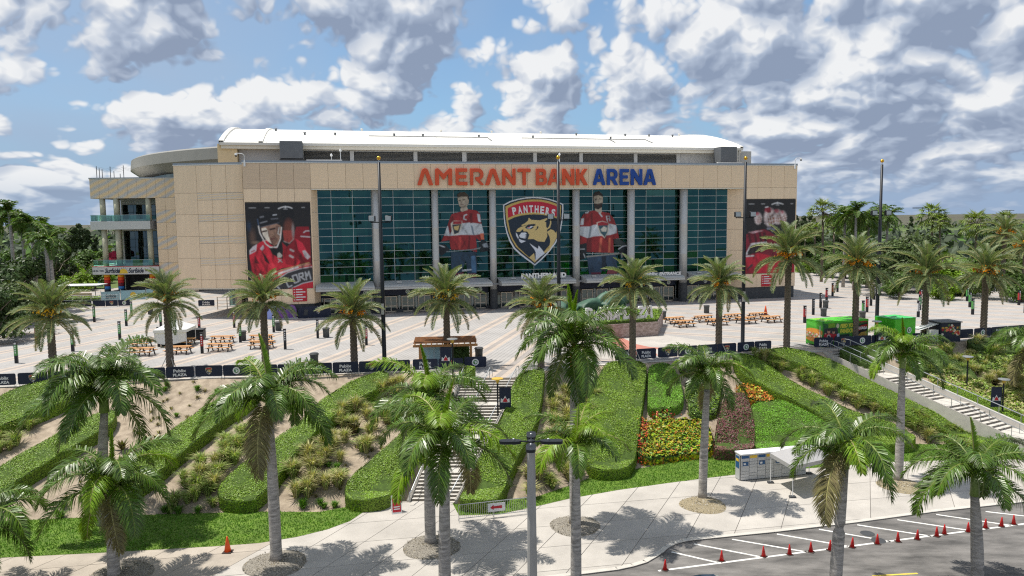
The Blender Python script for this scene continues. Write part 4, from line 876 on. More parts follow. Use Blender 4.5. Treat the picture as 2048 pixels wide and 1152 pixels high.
c.poly([(340, 1130), (400, 1040), (520, 960), (700, 900), (900, 880), (900, 1060), (760, 1080), (620, 1140), (560, 1150), (340, 1150)], (52, 52, 56)); c.line([(360, 1090), (440, 1010), (560, 940), (720, 895), (898, 868)], 12, (190, 192, 196)); c.line([(610, 1145), (760, 1085), (898, 1060)], 12, (188, 190, 194)); c.line([(60, 985), (250, 965), (330, 955), (480, 900), (700, 850), (860, 815)], 8, (206, 180, 120))
for pts in ([(400, 1110), (440, 1145)], [(410, 1110), (470, 1080)], [(520, 1030), (565, 1130), (610, 1110)], [(620, 985), (680, 970), (705, 1060), (650, 1080), (622, 985)], [(725, 1050), (710, 960), (765, 950), (770, 990), (735, 1000), (790, 1040)], [(815, 1040), (800, 940), (830, 990), (850, 930), (872, 1030)]): c.line(pts, 18, (176, 178, 182))
for x, y, l in ((80, 95, 88), (290, 95, 60), (785, 95, 40)): c.line([(x, y), (x + l, y)], 9, (170, 170, 172))
c.line([(470, 108), (510, 92), (545, 84)], 14, (206, 206, 208)); c.line([(585, 84), (620, 90), (655, 104)], 14, (206, 206, 208)); c.ell(565, 88, 14, 16, (206, 206, 208)); c.line([(540, 114), (590, 114)], 8, (190, 190, 192))
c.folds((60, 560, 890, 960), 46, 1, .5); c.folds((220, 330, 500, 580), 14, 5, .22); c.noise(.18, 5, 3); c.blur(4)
o = obj('mural', c.mesh('mural', 8.62, 11.95), AR, (.15, -.06, 4.16)); o['label'] = 'mural of a helmeted hockey player in red leaning forward'
c = Canvas(34, 38, 655, 956, 5, (32, 31, 34))
c.poly([(34, 470), (120, 430), (260, 405), (340, 440), (420, 500), (520, 560), (640, 640), (655, 956), (34, 956)], (120, 26, 44)); c.poly([(34, 750), (200, 700), (420, 760), (640, 740), (655, 956), (34, 956)], (186, 34, 54))
for x in (60, 130, 195, 250): c.poly([(x, 450), (x + 26, 440), (x + 50, 560), (x + 20, 575)], (70, 18, 28))
c.poly([(60, 440), (200, 420), (260, 425), (120, 460)], (196, 160, 166), .8); c.line([(50, 710), (110, 590), (290, 575)], 26, (200, 196, 198)); c.line([(40, 740), (140, 735)], 18, (206, 200, 200)); c.line([(240, 670), (270, 640), (420, 600), (520, 700)], 22, (190, 186, 190)); c.poly([(60, 690), (110, 610), (240, 600), (180, 690), (70, 725)], (44, 36, 40)); c.line([(70, 900), (120, 850)], 24, (60, 50, 54)); c.poly([(34, 940), (70, 900), (140, 860), (160, 956), (40, 956)], (150, 26, 46))
for cx_, cy_, s, a in ((185, 280, .72, .85), (490, 270, .8, .9), (430, 265, .9, .9), (330, 270, 1.1, 1)):
    c.ell(cx_, cy_ - 10 * s, 78 * s, 118 * s, (206, 188, 186), a, .35); c.ell(cx_ + 18 * s, cy_ + 20 * s, 50 * s, 74 * s, (150, 104, 88), a, .4)
    for q in (-28, 0, 28): c.line([(cx_ + q * s - 20 * s, cy_ - 50 * s), (cx_ + q * s, cy_ + 20 * s), (cx_ + q * s + 10 * s, cy_ + 90 * s)], 8 * s, (216, 206, 204), a)
    for q in (-20, 20, 60): c.line([(cx_ - 60 * s, cy_ + q * s), (cx_ + 10 * s, cy_ + q * s + 14 * s), (cx_ + 72 * s, cy_ + q * s - 8 * s)], 7 * s, (212, 202, 202), a)
    c.ell(cx_ - 20 * s, cy_ - 90 * s, 50 * s, 34 * s, (176, 40, 70), a * .8, .5)
c.poly([(270, 140), (330, 135), (345, 200), (300, 205)], (130, 30, 44)); c.line([(275, 135), (305, 130)], 14, (206, 204, 206)); c.line([(310, 400), (400, 400), (370, 430)], 30, (120, 124, 140))
for x, l in ((66, 66), (222, 42), (592, 28)): c.line([(x, 92), (x + l, 92)], 8, (170, 170, 172))
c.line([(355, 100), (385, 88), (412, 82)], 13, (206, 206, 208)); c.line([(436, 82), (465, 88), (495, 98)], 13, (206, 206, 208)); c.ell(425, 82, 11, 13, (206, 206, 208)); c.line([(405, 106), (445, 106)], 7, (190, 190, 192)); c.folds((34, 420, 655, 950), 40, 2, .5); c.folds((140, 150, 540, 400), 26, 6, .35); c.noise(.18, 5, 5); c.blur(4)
o = obj('mural', c.mesh('mural', 9.02, 11.95), AR, (76.60, -.06, 4.2)); o['label'] = 'mural of a masked hockey goalkeeper in motion blur'
# red wayfinding boards low on the piers
for x, z, w_, h_, rows_ in ((6.0, 2.3, 1.9, 2.0, 5), (79.6, 2.0, 2.0, 1.9, 4)):
    bd = MB().box(x, x + w_, -.08, -.03, z, z + h_).build('notice_board', [M['red_print']], AR)
    for i in range(rows_):
        zz_ = z + h_ - .38 - i * .36
        b = MB(); b.box(x + .12, x + .30, -.09, -.082, zz_, zz_ + .12); b.box(x + .42, x + w_ - (.2 if i % 2 else .6), -.09, -.082, zz_, zz_ + .15); b.build('notice_line', [M['white_print']], bd)
# letters standing on the canopy
def on_canopy(txt, xa, xb, z, h, bold, shear=0):
    sg = empty('canopy_lettering', (0, -.9, 0), parent=AR)
    fit_text('word', txt, xb - xa, h, M['white'], sg, ((xa + xb) / 2, 0, z), STAND, bold, shear, .08)
    MB().box(xa, xb, -.03, .03, z - .06, z - .01).build('rail', [M['galv']], sg)
on_canopy('PANTHERLAND', 38.9, 45.9, 4.62, .75, .05); on_canopy('Publix', 58.6, 60.9, 4.42, .55, .05); on_canopy('ENTRANCE', 61.1, 64.9, 4.42, .52, .05, .25)
for x in (20.5, 37.5, 50.3, 68.0): MB().box(x, x + .7, -.3, .1, 4.5, 4.72).build('canopy_light', [M['unit_light']], AR)
# ---- clerestory and vaulted roof
def rz_(d): return 30.2 - (d - 39.8) ** 2 / 165.0
ds = np.concatenate([np.linspace(12, 39.8, 15), np.linspace(41.5, 67.6, 12)])
b = MB(); ua, ub = -4.4, 83.0
us = np.linspace(ua, ub, 14)
for i in range(len(us) - 1):
    seg = MB()
    for j in range(len(ds) - 1): seg.quad((us[i] + .015, ds[j], rz_(ds[j])), (us[i + 1] - .015, ds[j], rz_(ds[j])), (us[i + 1] - .015, ds[j + 1], rz_(ds[j + 1])), (us[i] + .015, ds[j + 1], rz_(ds[j + 1])))
    seg.build('roof_panel', [M['roof_white']], AR, smooth=True)
b = MB()
for j in range(len(ds) - 1): b.quad((ua, ds[j], rz_(ds[j]) - .06), (ub, ds[j], rz_(ds[j]) - .06), (ub, ds[j + 1], rz_(ds[j + 1]) - .06), (ua, ds[j + 1], rz_(ds[j + 1]) - .06))
b.build('roof_deck', [M['roof_seam']], AR, smooth=True)
for u0, u1 in ((ua - .1, ua + .55), (ub - .5, ub + .1)):     # raised verge at each gable
    b = MB()
    for j in range(len(ds) - 1):
        z0_, z1_ = rz_(ds[j]), rz_(ds[j + 1]); d0_, d1_ = ds[j], ds[j + 1]
        b.quad((u0, d0_, z0_ + .28), (u1, d0_, z0_ + .28), (u1, d1_, z1_ + .28), (u0, d1_, z1_ + .28)); b.quad((u1, d0_, z0_ - .05), (u1, d1_, z1_ - .05), (u1, d1_, z1_ + .28), (u1, d0_, z0_ + .28)); b.quad((u0, d1_, z1_ - .5), (u0, d0_, z0_ - .5), (u0, d0_, z0_ + .28), (u0, d1_, z1_ + .28))
    b.build('verge', [M['roof_white']], AR)
for u0 in (1.2,):                                           # step in the vault near the left end
    b = MB()
    for j in range(12):
        z0_, z1_ = rz_(ds[j]), rz_(ds[j + 1]); b.quad((u0, ds[j], z0_ + .22), (u0 + .6, ds[j], z0_ + .22), (u0 + .6, ds[j + 1], z1_ + .22), (u0, ds[j + 1], z1_ + .22)); b.quad((u0 + .6, ds[j], z0_), (u0 + .6, ds[j + 1], z1_), (u0 + .6, ds[j + 1], z1_ + .22), (u0 + .6, ds[j], z0_ + .22)); b.quad((u0, ds[j + 1], z1_), (u0, ds[j], z0_), (u0, ds[j], z0_ + .22), (u0, ds[j + 1], z1_ + .22))
    b.build('roof_step', [M['roof_white']], AR)
b = MB(); b.box(ua, ub, 11.9, 12.2, 25.12, 25.52); b.build('gutter', [M['white_coping']], AR)
MB().box(ua + .2, ub - .2, 12.2, 14.2, 24.62, 25.2).build('soffit', [M['soffit']], AR)
MB().box(-1.9, 81.5, 14.0, 14.4, 21, 24.62).build('clerestory_wall', [M['panel_white']], AR)
MB().box(-4.8, -2.0, 12.6, 16, 21.3, 25.35).build('end_block', [M['tan_wall']], AR); MB().box(82.0, 85.4, 13.2, 18, 21.3, 25.1).build('end_block', [M['unit_light']], AR)
for i, (ua_, ub_) in enumerate([(7.76, 14.73), (15.43, 24.79), (25.52, 32.75), (33.67, 44.85), (45.63, 52.99), (53.8, 62.96), (63.8, 70.99)]):
    lv = MB().box(ua_, ub_, 13.90, 14.02, 21.6, 24.46).build('louvre_bank', [M['dark_base']], AR)
    b = MB()
    for z in np.arange(21.7, 24.4, .2): b.add([(ua_ + .04, 13.88, z), (ub_ - .04, 13.88, z), (ub_ - .04, 13.76, z - .12), (ua_ + .04, 13.76, z - .12), (ua_ + .04, 13.88, z - .03), (ub_ - .04, 13.88, z - .03)], [(0, 3, 2, 1), (3, 0, 4), (4, 5, 2, 3)])
    b.build('slats', [M['louvre']], lv)['kind'] = 'stuff'
    MB().box(ub_ + .04, ub_ + .66, 13.62, 14.0, 21.4, 24.6).build('pilaster', [M['panel_white']], AR)
for k, (x0, x1, y0, y1, z0, z1, mt_) in enumerate([(4.4, 7.7, 9.5, 12, 23.0, 25.6, 'unit_grey'), (77.3, 80.4, 9.5, 12, 22.9, 25.5, 'unit_grey')]):
    u_ = MB().bbox(x0, x1, y0, y1, z0, z1, 0, .04).build('cooling_unit', [M[mt_]], AR)
    b = MB()
    for x in np.linspace(x0 + .2, x1 - .2, 5): b.box(x - .05, x + .05, y0 + .2, y0 + .3, 21.4, z0); b.box(x - .05, x + .05, y1 - .3, y1 - .2, 21.4, z0)
    b.box(x0 - .1, x1 + .1, y0, y1, z0 - .22, z0 - .1); b.build('stand', [M['dark_grey']], u_)
b = MB(); b.tube([(81.0, 12, 21.5), (82.0, 12, 25.2)], .09, 6); b.tube([(81.9, 12, 21.5), (81.9, 12, 25.2)], .09, 6); b.tube([(82.3, 12, 21.5), (82.3, 12, 25.2)], .09, 6)
for z in np.arange(22, 25, .5): b.tube([(81.9, 12, z), (82.3, 12, z)], .05, 5)
b.build('roof_ladder', [M['white_coping']], AR)
MB().box(8.4, 13.4, 3, 3.5, FT + .3, FT + .75).build('roof_duct', [M['panel_white']], AR); MB().box(73.2, 77.6, 3, 3.5, FT + .3, FT + .75).build('roof_duct', [M['panel_white']], AR)
for u_ in np.linspace(3, 80, 17):
    d_ = random.choice([15, 19, 24, 31]); c = MB().lathe([(.16, -.1), (.16, .28), (.26, .3), (.2, .42)], 8).build('roof_vent', [M['unit_grey'] if d_ < 30 else M['white_coping']], AR, (u_, d_, rz_(d_)))
for u_, l in ((18, 20), (44, 16), (58, 9)):
    b = MB(); b.tube([(u_, 18, rz_(18) + .12), (u_ + l, 18, rz_(18) + .12), (u_ + l + .05, 15, rz_(15) + .12)], .07, 5); b.build('roof_cable', [M['unit_grey']], AR)
def camera_arm(x, y, z, sgn):
    b = MB(); b.box(-.12, .12, -.25, -.05, -.7, .0); b.tube([(0, -.15, 0), (0, -.15, .8), (sgn * .25, -.15, 1.05), (sgn * 1.0, -.15, 1.08)], .05, 6); b.lathe([(.02, .75), (.17, .8), (.2, .9), (.14, 1.06)], 10, sgn * 1.05, -.15); b.lathe([(.02, .58), (.13, .64), (.16, .76)], 10, sgn * 1.05, -.15, 1)
    b.build('security_camera', [M['white'], M['black_metal']], AR, (x, y, z))
camera_arm(.35, 0, FT + .2, -1); camera_arm(85.3, 0, FT + .2, 1)
for x, z in ((11.9, 22.6), (13.2, 23.3), (46.5, 23.0)): MB().tube([(x, 4, FT), (x, 4, z + .6)], .05, 5).lathe([(.05, z + .2), (.2, z + .4), (.05, z + .7)], 6, x, 4).build('roof_beacon', [M['white']], AR)
# ---- side block left of the facade, overhanging a glazed lobby
bA = np.array([-37.2, 103.65]); bB = np.array([-47.1, 104.45]); bl_ = float(np.linalg.norm(bA - bB)); bz = math.atan2(bA[1] - bB[1], bA[0] - bB[0])
SBk = empty('side_block', (0, 0, 0), parent=AR); SBk.parent = AR
Minv = (Matrix.Translation(tuple(PA)) @ Matrix.Rotation(YAW, 4, 'Z')).inverted(); q = Minv @ Vector((bB[0], bB[1], 0)); SBk.location = q; SBk.rotation_euler = (0, 0, bz - YAW)
fr = [0, .33, .545, .76, 1.0]; zs_ = [4.3, 5.5, 8.55, 11.6, 14.65, 17.65, 21.45]
for i in range(4):
    x, w_ = fr[i] * bl_, (fr[i + 1] - fr[i]) * bl_
    for z0_, z1_ in zip(zs_[:-1], zs_[1:]):
        if i == 0 or z1_ > 20 or z0_ < 5: panel(x, z0_, w_, z1_ - z0_, 'beige', SBk)
        else: panel(x, z0_, w_, z1_ - z0_ - 1.0, 'beige', SBk); panel(x, z1_ - 1.0, w_, 1.0, 'stone_band', SBk)
b = MB(); b.box(.02, bl_ - .05, .09, 26, 4.3, 21.4); b.build('wall', [M['backing']], SBk)
b = MB(); b.box(-.04, bl_, -.05, .5, 21.45, 21.56, 0); b.box(-.02, bl_, -.02, .45, 21.56, 21.8, 1); b.build('coping', [M['white_coping'], M['grey_coping']], SBk)
MB().box(0, bl_, .12, 22, 4.12, 4.28).build('soffit', [M['soffit']], SBk)
MB().box(-.5, bl_ + 4, 17.2, 17.5, 0, 4.2).build('lobby_wall', [M['interior']], SBk)
for x in np.arange(.1, 13, 1.9):
    pane(SBk, 1.8, 1.9, (x, 15, 2.1), 'glass_dark'); pane(SBk, 1.8, 1.95, (x, 15, .1), 'glass_dark'); MB().box(x - .05, x + .05, 14.9, 15.05, 0, 4.2).build('mullion', [M['mullion']], SBk)
MB().box(0, 14, 14.9, 15.04, 2.02, 2.10).build('transom', [M['mullion']], SBk)
MB().box(1.6, 2.6, 13.9, 14.8, 0, 4.2).build('pillar', [M['beige_plain']], SBk)
fc = empty('railing', (0, 0, 0), parent=SBk)
for x in np.arange(.5, 12, 1.55): MB().box(x - .05, x + .05, 9.9, 10.0, 0, 2.0).build('post', [M['door_frame']], fc)
for z in (.45, .9, 1.35, 1.85): MB().box(.5, 11.9, 9.92, 9.98, z, z + .06).build('bar', [M['door_frame']], fc)
# ---- circular drum behind
b = MB(); cx0, cy0, R0 = -29.0, 190.0, 60.0; dr = empty('seating_drum', parent=AR); dr.matrix_world = Matrix.Identity(4)
dr.location = Minv @ Vector((0, 0, 0)); dr.rotation_euler = (0, 0, -YAW)
angs = np.linspace(rad(140), rad(251), 57)
prof = [(R0 - 3.2, 12), (R0 - 3.2, 23.2), (R0 - 1.9, 23.4), (R0 + .2, 24.9), (R0, 26.9), (R0 - .5, 27.2), (R0 - 9, 27.5), (R0 - 30, 27.9)]
for k in range(len(prof) - 1):
    for i in range(len(angs) - 1):
        def pt(a, p): return (cx0 + p[0] * math.cos(a), cy0 + p[0] * math.sin(a), p[1])
        b.quad(pt(angs[i], prof[k]), pt(angs[i + 1], prof[k]), pt(angs[i + 1], prof[k + 1]), pt(angs[i], prof[k + 1]), 1 if k == 0 else 0)
DRUM = b
# ---- terrace wing with painted columns
WG = empty('terrace_wing', (-82.3, 145.9, 0), 0.0, 'beige stone-clad terrace wing on round columns, lower columns painted in coloured rings', 'building')
WT = 22.2; W0 = 18.45
for i in range(9): panel(i * 1.84, W0, 1.84, WT - W0, 'stone_diag', WG)
MB().box(.03, 16.9, .09, 26, W0, WT - .05).build('fascia_core', [M['backing']], WG)
for y in np.arange(0, 24, 3): panel(0, W0, 3, WT - W0, 'stone_diag', WG, y=y + 3, rz=-math.pi / 2)
b = MB(); b.box(-.06, 17, -.06, 26, WT, WT + .14, 0); b.box(-.1, 17, -.1, .3, WT + .14, WT + .3, 1); b.build('coping', [M['white_coping'], M['grey_coping']], WG)
zr = [.0, 3.2, 5.8, 8.4, 11.0, 13.6, 16.1, W0]
for i in range(4):
    for k, (za, zb) in enumerate(zip(zr[:-1], zr[1:])): panel(12.75 + i * 1.9, za, 1.9, zb - za, 'beige' if k % 2 == 0 else 'stone_diag', WG, y=-.1)
MB().box(12.8, 20.2, .02, 24, 0, W0).build('wall', [M['backing']], WG)
for z, hh, mt_ in ((12.4, 1.6, 'panel_white'), (3.55, 1.65, 'aqua')):
    d = MB().box(-.1, 11.6, -.4, 24, z, z + hh).build('deck', [M['panel_white'] if mt_ == 'panel_white' else M['unit_light']], WG)
    for i in range(6): pane(WG, 1.9, 1.15, (-.05 + i * 1.95, -.3, z + hh + .05), 'glass_rail')
    for i in range(8): o_ = pane(WG, 2.6, 1.15, (-.02, 2.4 + i * 2.7, z + hh + .05), 'glass_rail'); o_.rotation_euler = (0, 0, -math.pi / 2)
    MB().box(-.1, 11.7, -.34, -.26, z + hh + 1.2, z + hh + 1.26).build('top_rail', [M['galv']], WG)
MB().box(-.2, 12.9, -.55, -.41, 3.6, 5.1).build('bar_sign', [M['panel_white']], WG)
MB().box(-.25, 12.95, -.6, -.38, 5.1, 5.2).build('sign_trim', [M['red_print']], WG)
sg = empty('sign_writing', (0, -.57, 0), parent=WG)
b = MB()
n_ = 16; b.add([(5.9, 0, 3.75)] + [(5.9 + .85 * math.cos(math.pi * i / n_), 0, 3.75 + .95 * math.sin(math.pi * i / n_)) for i in range(n_ + 1)], [(0, i + 1, i + 2) for i in range(n_)], 0)
for i in range(9): a_ = math.pi * (i + .5) / 9; b.add([(5.9 + 1.0 * math.cos(a_ - .08), 0, 3.75 + 1.05 * math.sin(a_ - .08)), (5.9 + 1.0 * math.cos(a_ + .08), 0, 3.75 + 1.05 * math.sin(a_ + .08)), (5.9 + 1.3 * math.cos(a_), 0, 3.75 + 1.3 * math.sin(a_))], [(0, 1, 2)], 1)
b.build('sun_mark', [M['label_yellow'], M['navy']], sg)
fit_text('script', 'Surfside', 3.0, .95, M['navy'], sg, (3.75, 0, 3.85), STAND, .03, .3, .01); fit_text('script', 'Surfside', 3.0, .95, M['navy'], sg, (8.4, 0, 3.85), STAND, .03, .3, .01)
fit_text('small_print', 'ICED TEA + VODKA', 2.2, .28, M['navy'], sg, (.98, 0, 4.15), STAND, .02, 0, .01); fit_text('small_print', 'LEMONADE + VODKA', 2.5, .28, M['navy'], sg, (11.4, 0, 4.15), STAND, .02, 0, .01)
rings = ['ring_navy', 'ring_blue', 'ring_maroon', 'ring_red', 'ring_orange', 'ring_gold']
for x, y in ((2.0, .6), (4.75, .5), (3.4, 3.4), (11.0, .6), (2.0, 6), (2.0, 12), (2.0, 18)):
    r_ = .52
    c = MB().lathe([(r_, 5.2), (r_, 12.4)], 16, x, y).build('column', [M['column_cream']], WG, smooth=True); MB().lathe([(r_, 14.0), (r_, W0)], 16, x, y).build('column', [M['column_cream']], WG, smooth=True)
    if y < 7:
        for k, rg in enumerate(rings): MB().lathe([(r_ + .03, k * .6), (r_ + .03, (k + 1) * .6 - .01)], 16, x, y).build('painted_ring', [M[rg]], c, smooth=True)
MB().box(3.2, 12.7, 5.0, 5.2, 0, W0).build('inner_wall', [M['unit_light']], WG); MB().box(3.1, 3.3, 5.2, 24, 0, W0).build('inner_wall', [M['unit_light']], WG)
for z0_, z1_, nz in ((5.6, 12.0, 4), (14.4, 17.3, 2)):
    for i in range(8):
        for k in range(nz): pane(WG, 1.05, (z1_ - z0_) / nz - .08, (3.6 + i * 1.12, 4.9, z0_ + k * (z1_ - z0_) / nz), 'glass_dark')
    MB().box(3.55, 12.5, 4.93, 4.97, z0_, z1_).build('window_backing', [M['interior']], WG)
MB().box(3.4, 12.7, 4.9, 4.98, .1, 3.4).build('bar_back', [M['black_metal']], WG); MB().box(8.6, 10.4, 4.8, 4.88, 1.9, 2.8).build('screen', [M['dark_grey']], WG); MB().box(5.4, 12.4, 3.0, 3.6, .05, 1.15).build('bar_counter', [M['dark_grey']], WG)
for i in range(6): MB().box(5.9 + i * .4, 6.1 + i * .4, 4.7, 4.8, .6, 1.6).build('bottle_shelf', [M['galv']], WG)
for x, h in ((1.0, 2.6), (1.55, 2.2), (2.1, 2.0), (3.7, 2.5), (4.4, 1.6), (5.6, 1.1), (6.3, 2.7)): MB().tube([(x, 1, WT), (x, 1, WT + h)], .07, 6).build('roof_post', [M['dark_grey']], WG)
for k in range(3):
    pts = [(1.0 + i * .5, 1 + k * .2, WT + 2.2 - .25 * k + .18 * math.sin(i * 1.3)) for i in range(22)]; MB().tube(pts, .014, 4).build('string_lights', [M['dark_grey']], WG)
for x, y, c_ in ((2.9, 2.2, 0), (1.2, 5, .6)):                   # closed red parasols on the lower terrace
    ub = empty('parasol', (-82.3 + x, 145.9 + y, 5.2), label='closed red parasol on the lower terrace of the wing, %s' % ('beside the corner column' if c_ == 0 else 'farther back at the side rail'), cat='parasol')
    MB().tube([(0, 0, 0), (0, 0, 2.9)], .05, 6).build('pole', [M['galv']], ub); MB().lathe([(1.0, 1.5 - c_), (1.15, 1.7 - c_), (1.05, 2.5 - c_), (.5, 2.8 - c_), (.05, 2.9)], 8).build('canopy', [M['umbrella_red']], ub)
# the drum mesh, expressed in the arena frame
DRUM.V = [tuple(Minv @ Vector(v)) for v in DRUM.V]; bpy.data.objects.remove(dr); o = DRUM.build('seating_drum', [M['drum_grey'], M['glass_dark']], AR, smooth=True)
# ================================================================== PLAZA THINGS
# ---- illuminated pylons
def pylon_proto(kind):
    e = bpy.data.objects.new('light_pylon', None); COL.objects.link(e)
    MB().bbox(-.14, .14, -.14, .14, 0, 2.12, 0, .015).build('post', [M['black_metal']], e)
    MB().box(-.16, .16, -.16, .16, 2.13, 2.2).build('cap', [M['black_metal']], e)
    b = MB()
    for s in (-1, 1): b.box(-.11, .11, s * .141 - .006, s * .141 + .006, .78, 1.82); b.box(s * .141 - .006, s * .141 + .006, -.11, .11, .78, 1.82)
    b.build('graphic_panel', [M[kind]], e)
    b = MB()
    for s in (-1, 1): b.box(-.09, .09, s * .142 - .006, s * .142 + .006, 1.88, 2.06)
    b.build('lamp', [M['white_lit']], e)
    b = MB()
    for z in (1.0, 1.22, 1.44, 1.64): b.box(-.05, .05, -.153, -.149, z, z + .12)
    b.build('graphic_writing', [M['white_print'] if kind != 'white_lit' else M['dark_grey']], e)['kind'] = 'stuff'
    return e
PYL = [(7.6, 676.5, 'g'), (33.4, 726.5, 'g'), (74, 688, 'r'), (106, 659, 'g'), (146, 703, 'g'), (189, 644.5, 'g'), (253, 652, 'g'), (263.5, 633, 'g'), (240, 680, 'g'), (318.3, 693.7, 'k'), (322, 655, 'g'), (399, 664, 'r'), (404.6, 707, 'r'), (468.8, 655.5, 'r'), (481, 685, 'g'), (547.7, 665, 'g'), (570.7, 698.8, 'k'), (635.7, 676.8, 'k'), (733, 690.3, 'r'),
       (1609.2, 646, 'r'), (1626.3, 629.8, 'k'), (1641, 615.8, 'k'), (1653, 603.8, 'r'), (1665, 592.5, 'o'), (1674.8, 584, 'g'), (1726, 634, 'g'), (1733.8, 624.8, 'r'), (1741.7, 611.6, 'k'), (1748, 599.4, 'k'), (1836.3, 634.2, 'w'), (1839.5, 620, 'g'), (1841, 607, 'r'), (1931.7, 590, 'r'), (1934, 602.5, 'g'), (1939.4, 614.7, 'g'), (1945, 629.4, 'g'), (2027.7, 599, 'g'), (2037.5, 610.3, 'r'), (2050, 626, 'k'), (1758, 588, 'g')]
KIND = dict(g=('green_lit', 'green'), r=('red_lit', 'red'), k=('black_panel', 'black'), o=('orange_lit', 'orange'), w=('white_lit', 'white'))
protos = {}
for px, py, k in PYL:
    p = G(px, py); side = 'picnic tables and white tent' if px < 800 else 'green containers'
    o = protos[k] = pylon_proto(KIND[k][0]) if k not in protos else protos[k]
    if 'label' in o.keys(): o = copy_tree(o)
    o.location = tuple(p); o.rotation_euler = (0, 0, YAW + random.uniform(-.05, .05))
    tag(o, 'black light pylon with %s panel near the %s' % (KIND[k][1], side), 'light pylon', '%s light pylons by the %s' % (KIND[k][1], side))
# ---- litter bins
def bin_proto():
    e = bpy.data.objects.new('litter_bin', None); COL.objects.link(e)
    MB().lathe([(.30, 0), (.31, .04), (.40, .98), (.45, 1.0), (.45, 1.08), (.40, 1.1)], 14).build('body', [M['bin_grey']], e)
    b = MB()
    for i in range(14): a = 2 * math.pi * i / 14; b.box(.33 * math.cos(a) - .03, .33 * math.cos(a) + .03, .33 * math.sin(a) - .03, .33 * math.sin(a) + .03, .06, .9)
    b.build('ribs', [M['dark_grey']], e); MB().lathe([(.40, 1.1), (.36, 1.16), (.2, 1.17)], 14).build('lid', [M['dark_grey']], e); return e
bp = bin_proto(); first = True
for px, py, lb in [(301.5, 629, 'standing alone on the paving in front of the terrace wing'), (485.8, 681.3, 'against a green light pylon by the picnic tables'), (557, 661.5, 'beside a pylon below the helmeted player mural'), (652.6, 675, 'behind a date palm in front of the left mural pier'), (629, 730, 'right behind the barriers between two date palms'), (958, 718, 'behind the last barrier beside the pergola'), (1326.4, 639.2, 'at the end of the first row of orange picnic tables'), (1413, 626.6, 'on the open paving behind the orange picnic tables'), (1651, 616.4, 'behind a second bin near the black pylons'), (1647, 633, 'just behind the sandwich-printed green container'), (1724.5, 640, 'against a green pylon between the two green containers'), (1003.5, 609.8, 'under the canopy beside the entrance doors')]:
    o = bp if first else copy_tree(bp); first = False; p = G(px, py); o.location = tuple(p); tag(o, 'grey tapered litter bin ' + lb, 'litter bin', 'litter bins on the plaza')
# ---- picnic tables
def table_proto():
    e = bpy.data.objects.new('picnic_table', None); COL.objects.link(e)
    top = [(-.36 + i * .185, -.36 + i * .185 + .17) for i in range(4)]
    for a, c in top: MB().box(-1.2, 1.2, a, c, .72, .765).build('top_plank', [M['wood']], e)
    for s in (-1, 1):
        for k in range(2): MB().box(-1.2, 1.2, s * .72 - .15 + k * .155, s * .72 - .15 + k * .155 + .145, .43, .47).build('seat_plank', [M['wood']], e)
    for x in (-.95, 0, .95):
        b = MB(); b.box(x - .05, x + .05, -.86, .86, .36, .43)
        for s in (-1, 1): b.add([(x - .045, s * .62, 0), (x + .045, s * .62, 0), (x + .045, s * .72, 0), (x - .045, s * .72, 0), (x - .045, s * .22, .72), (x + .045, s * .22, .72), (x + .045, s * .32, .72), (x - .045, s * .32, .72)], [(0, 1, 5, 4), (1, 2, 6, 5), (2, 3, 7, 6), (3, 0, 4, 7)])
        b.box(x - .045, x + .045, -.34, .34, .66, .72); b.build('trestle', [M['black_metal']], e)
    return e
tp = table_proto(); first = True
def R5(x, y): return (1300 + x / 5.69, 590 + y / 5.69)
for i, (px, py, rz, g) in enumerate([R5(282, 322) + (YAW + .10, 0), R5(385, 362) + (YAW + .08, 0), R5(604, 304) + (YAW + .1, 0), R5(765, 342) + (YAW + .08, 0), R5(945, 284) + (YAW + .1, 0), R5(1092, 324) + (YAW + .1, 0), R5(1225, 270) + (YAW + .1, 0), R5(1380, 310) + (YAW + .08, 0),
      (279, 694, .04, 1), (284, 711, .04, 1), (367, 691, .05, 1), (357.5, 707.5, .05, 1), (445, 686, .05, 1), (440.5, 702, .05, 1), (523, 684, .05, 1), (524, 696.5, .05, 1)]):
    o = tp if first else copy_tree(tp); first = False; p = G(px, py); o.location = tuple(p); o.rotation_euler = (0, 0, rz); k = 1.05 if g == 0 else 1.06; o.scale = (k, k, k)
    tag(o, ['orange wood picnic table on black trestles to the right of the bronze cats', 'orange wood picnic table on black trestles near the white tent'][g], 'picnic table', ['picnic tables beside the bronze cats', 'picnic tables by the white tent'][g])
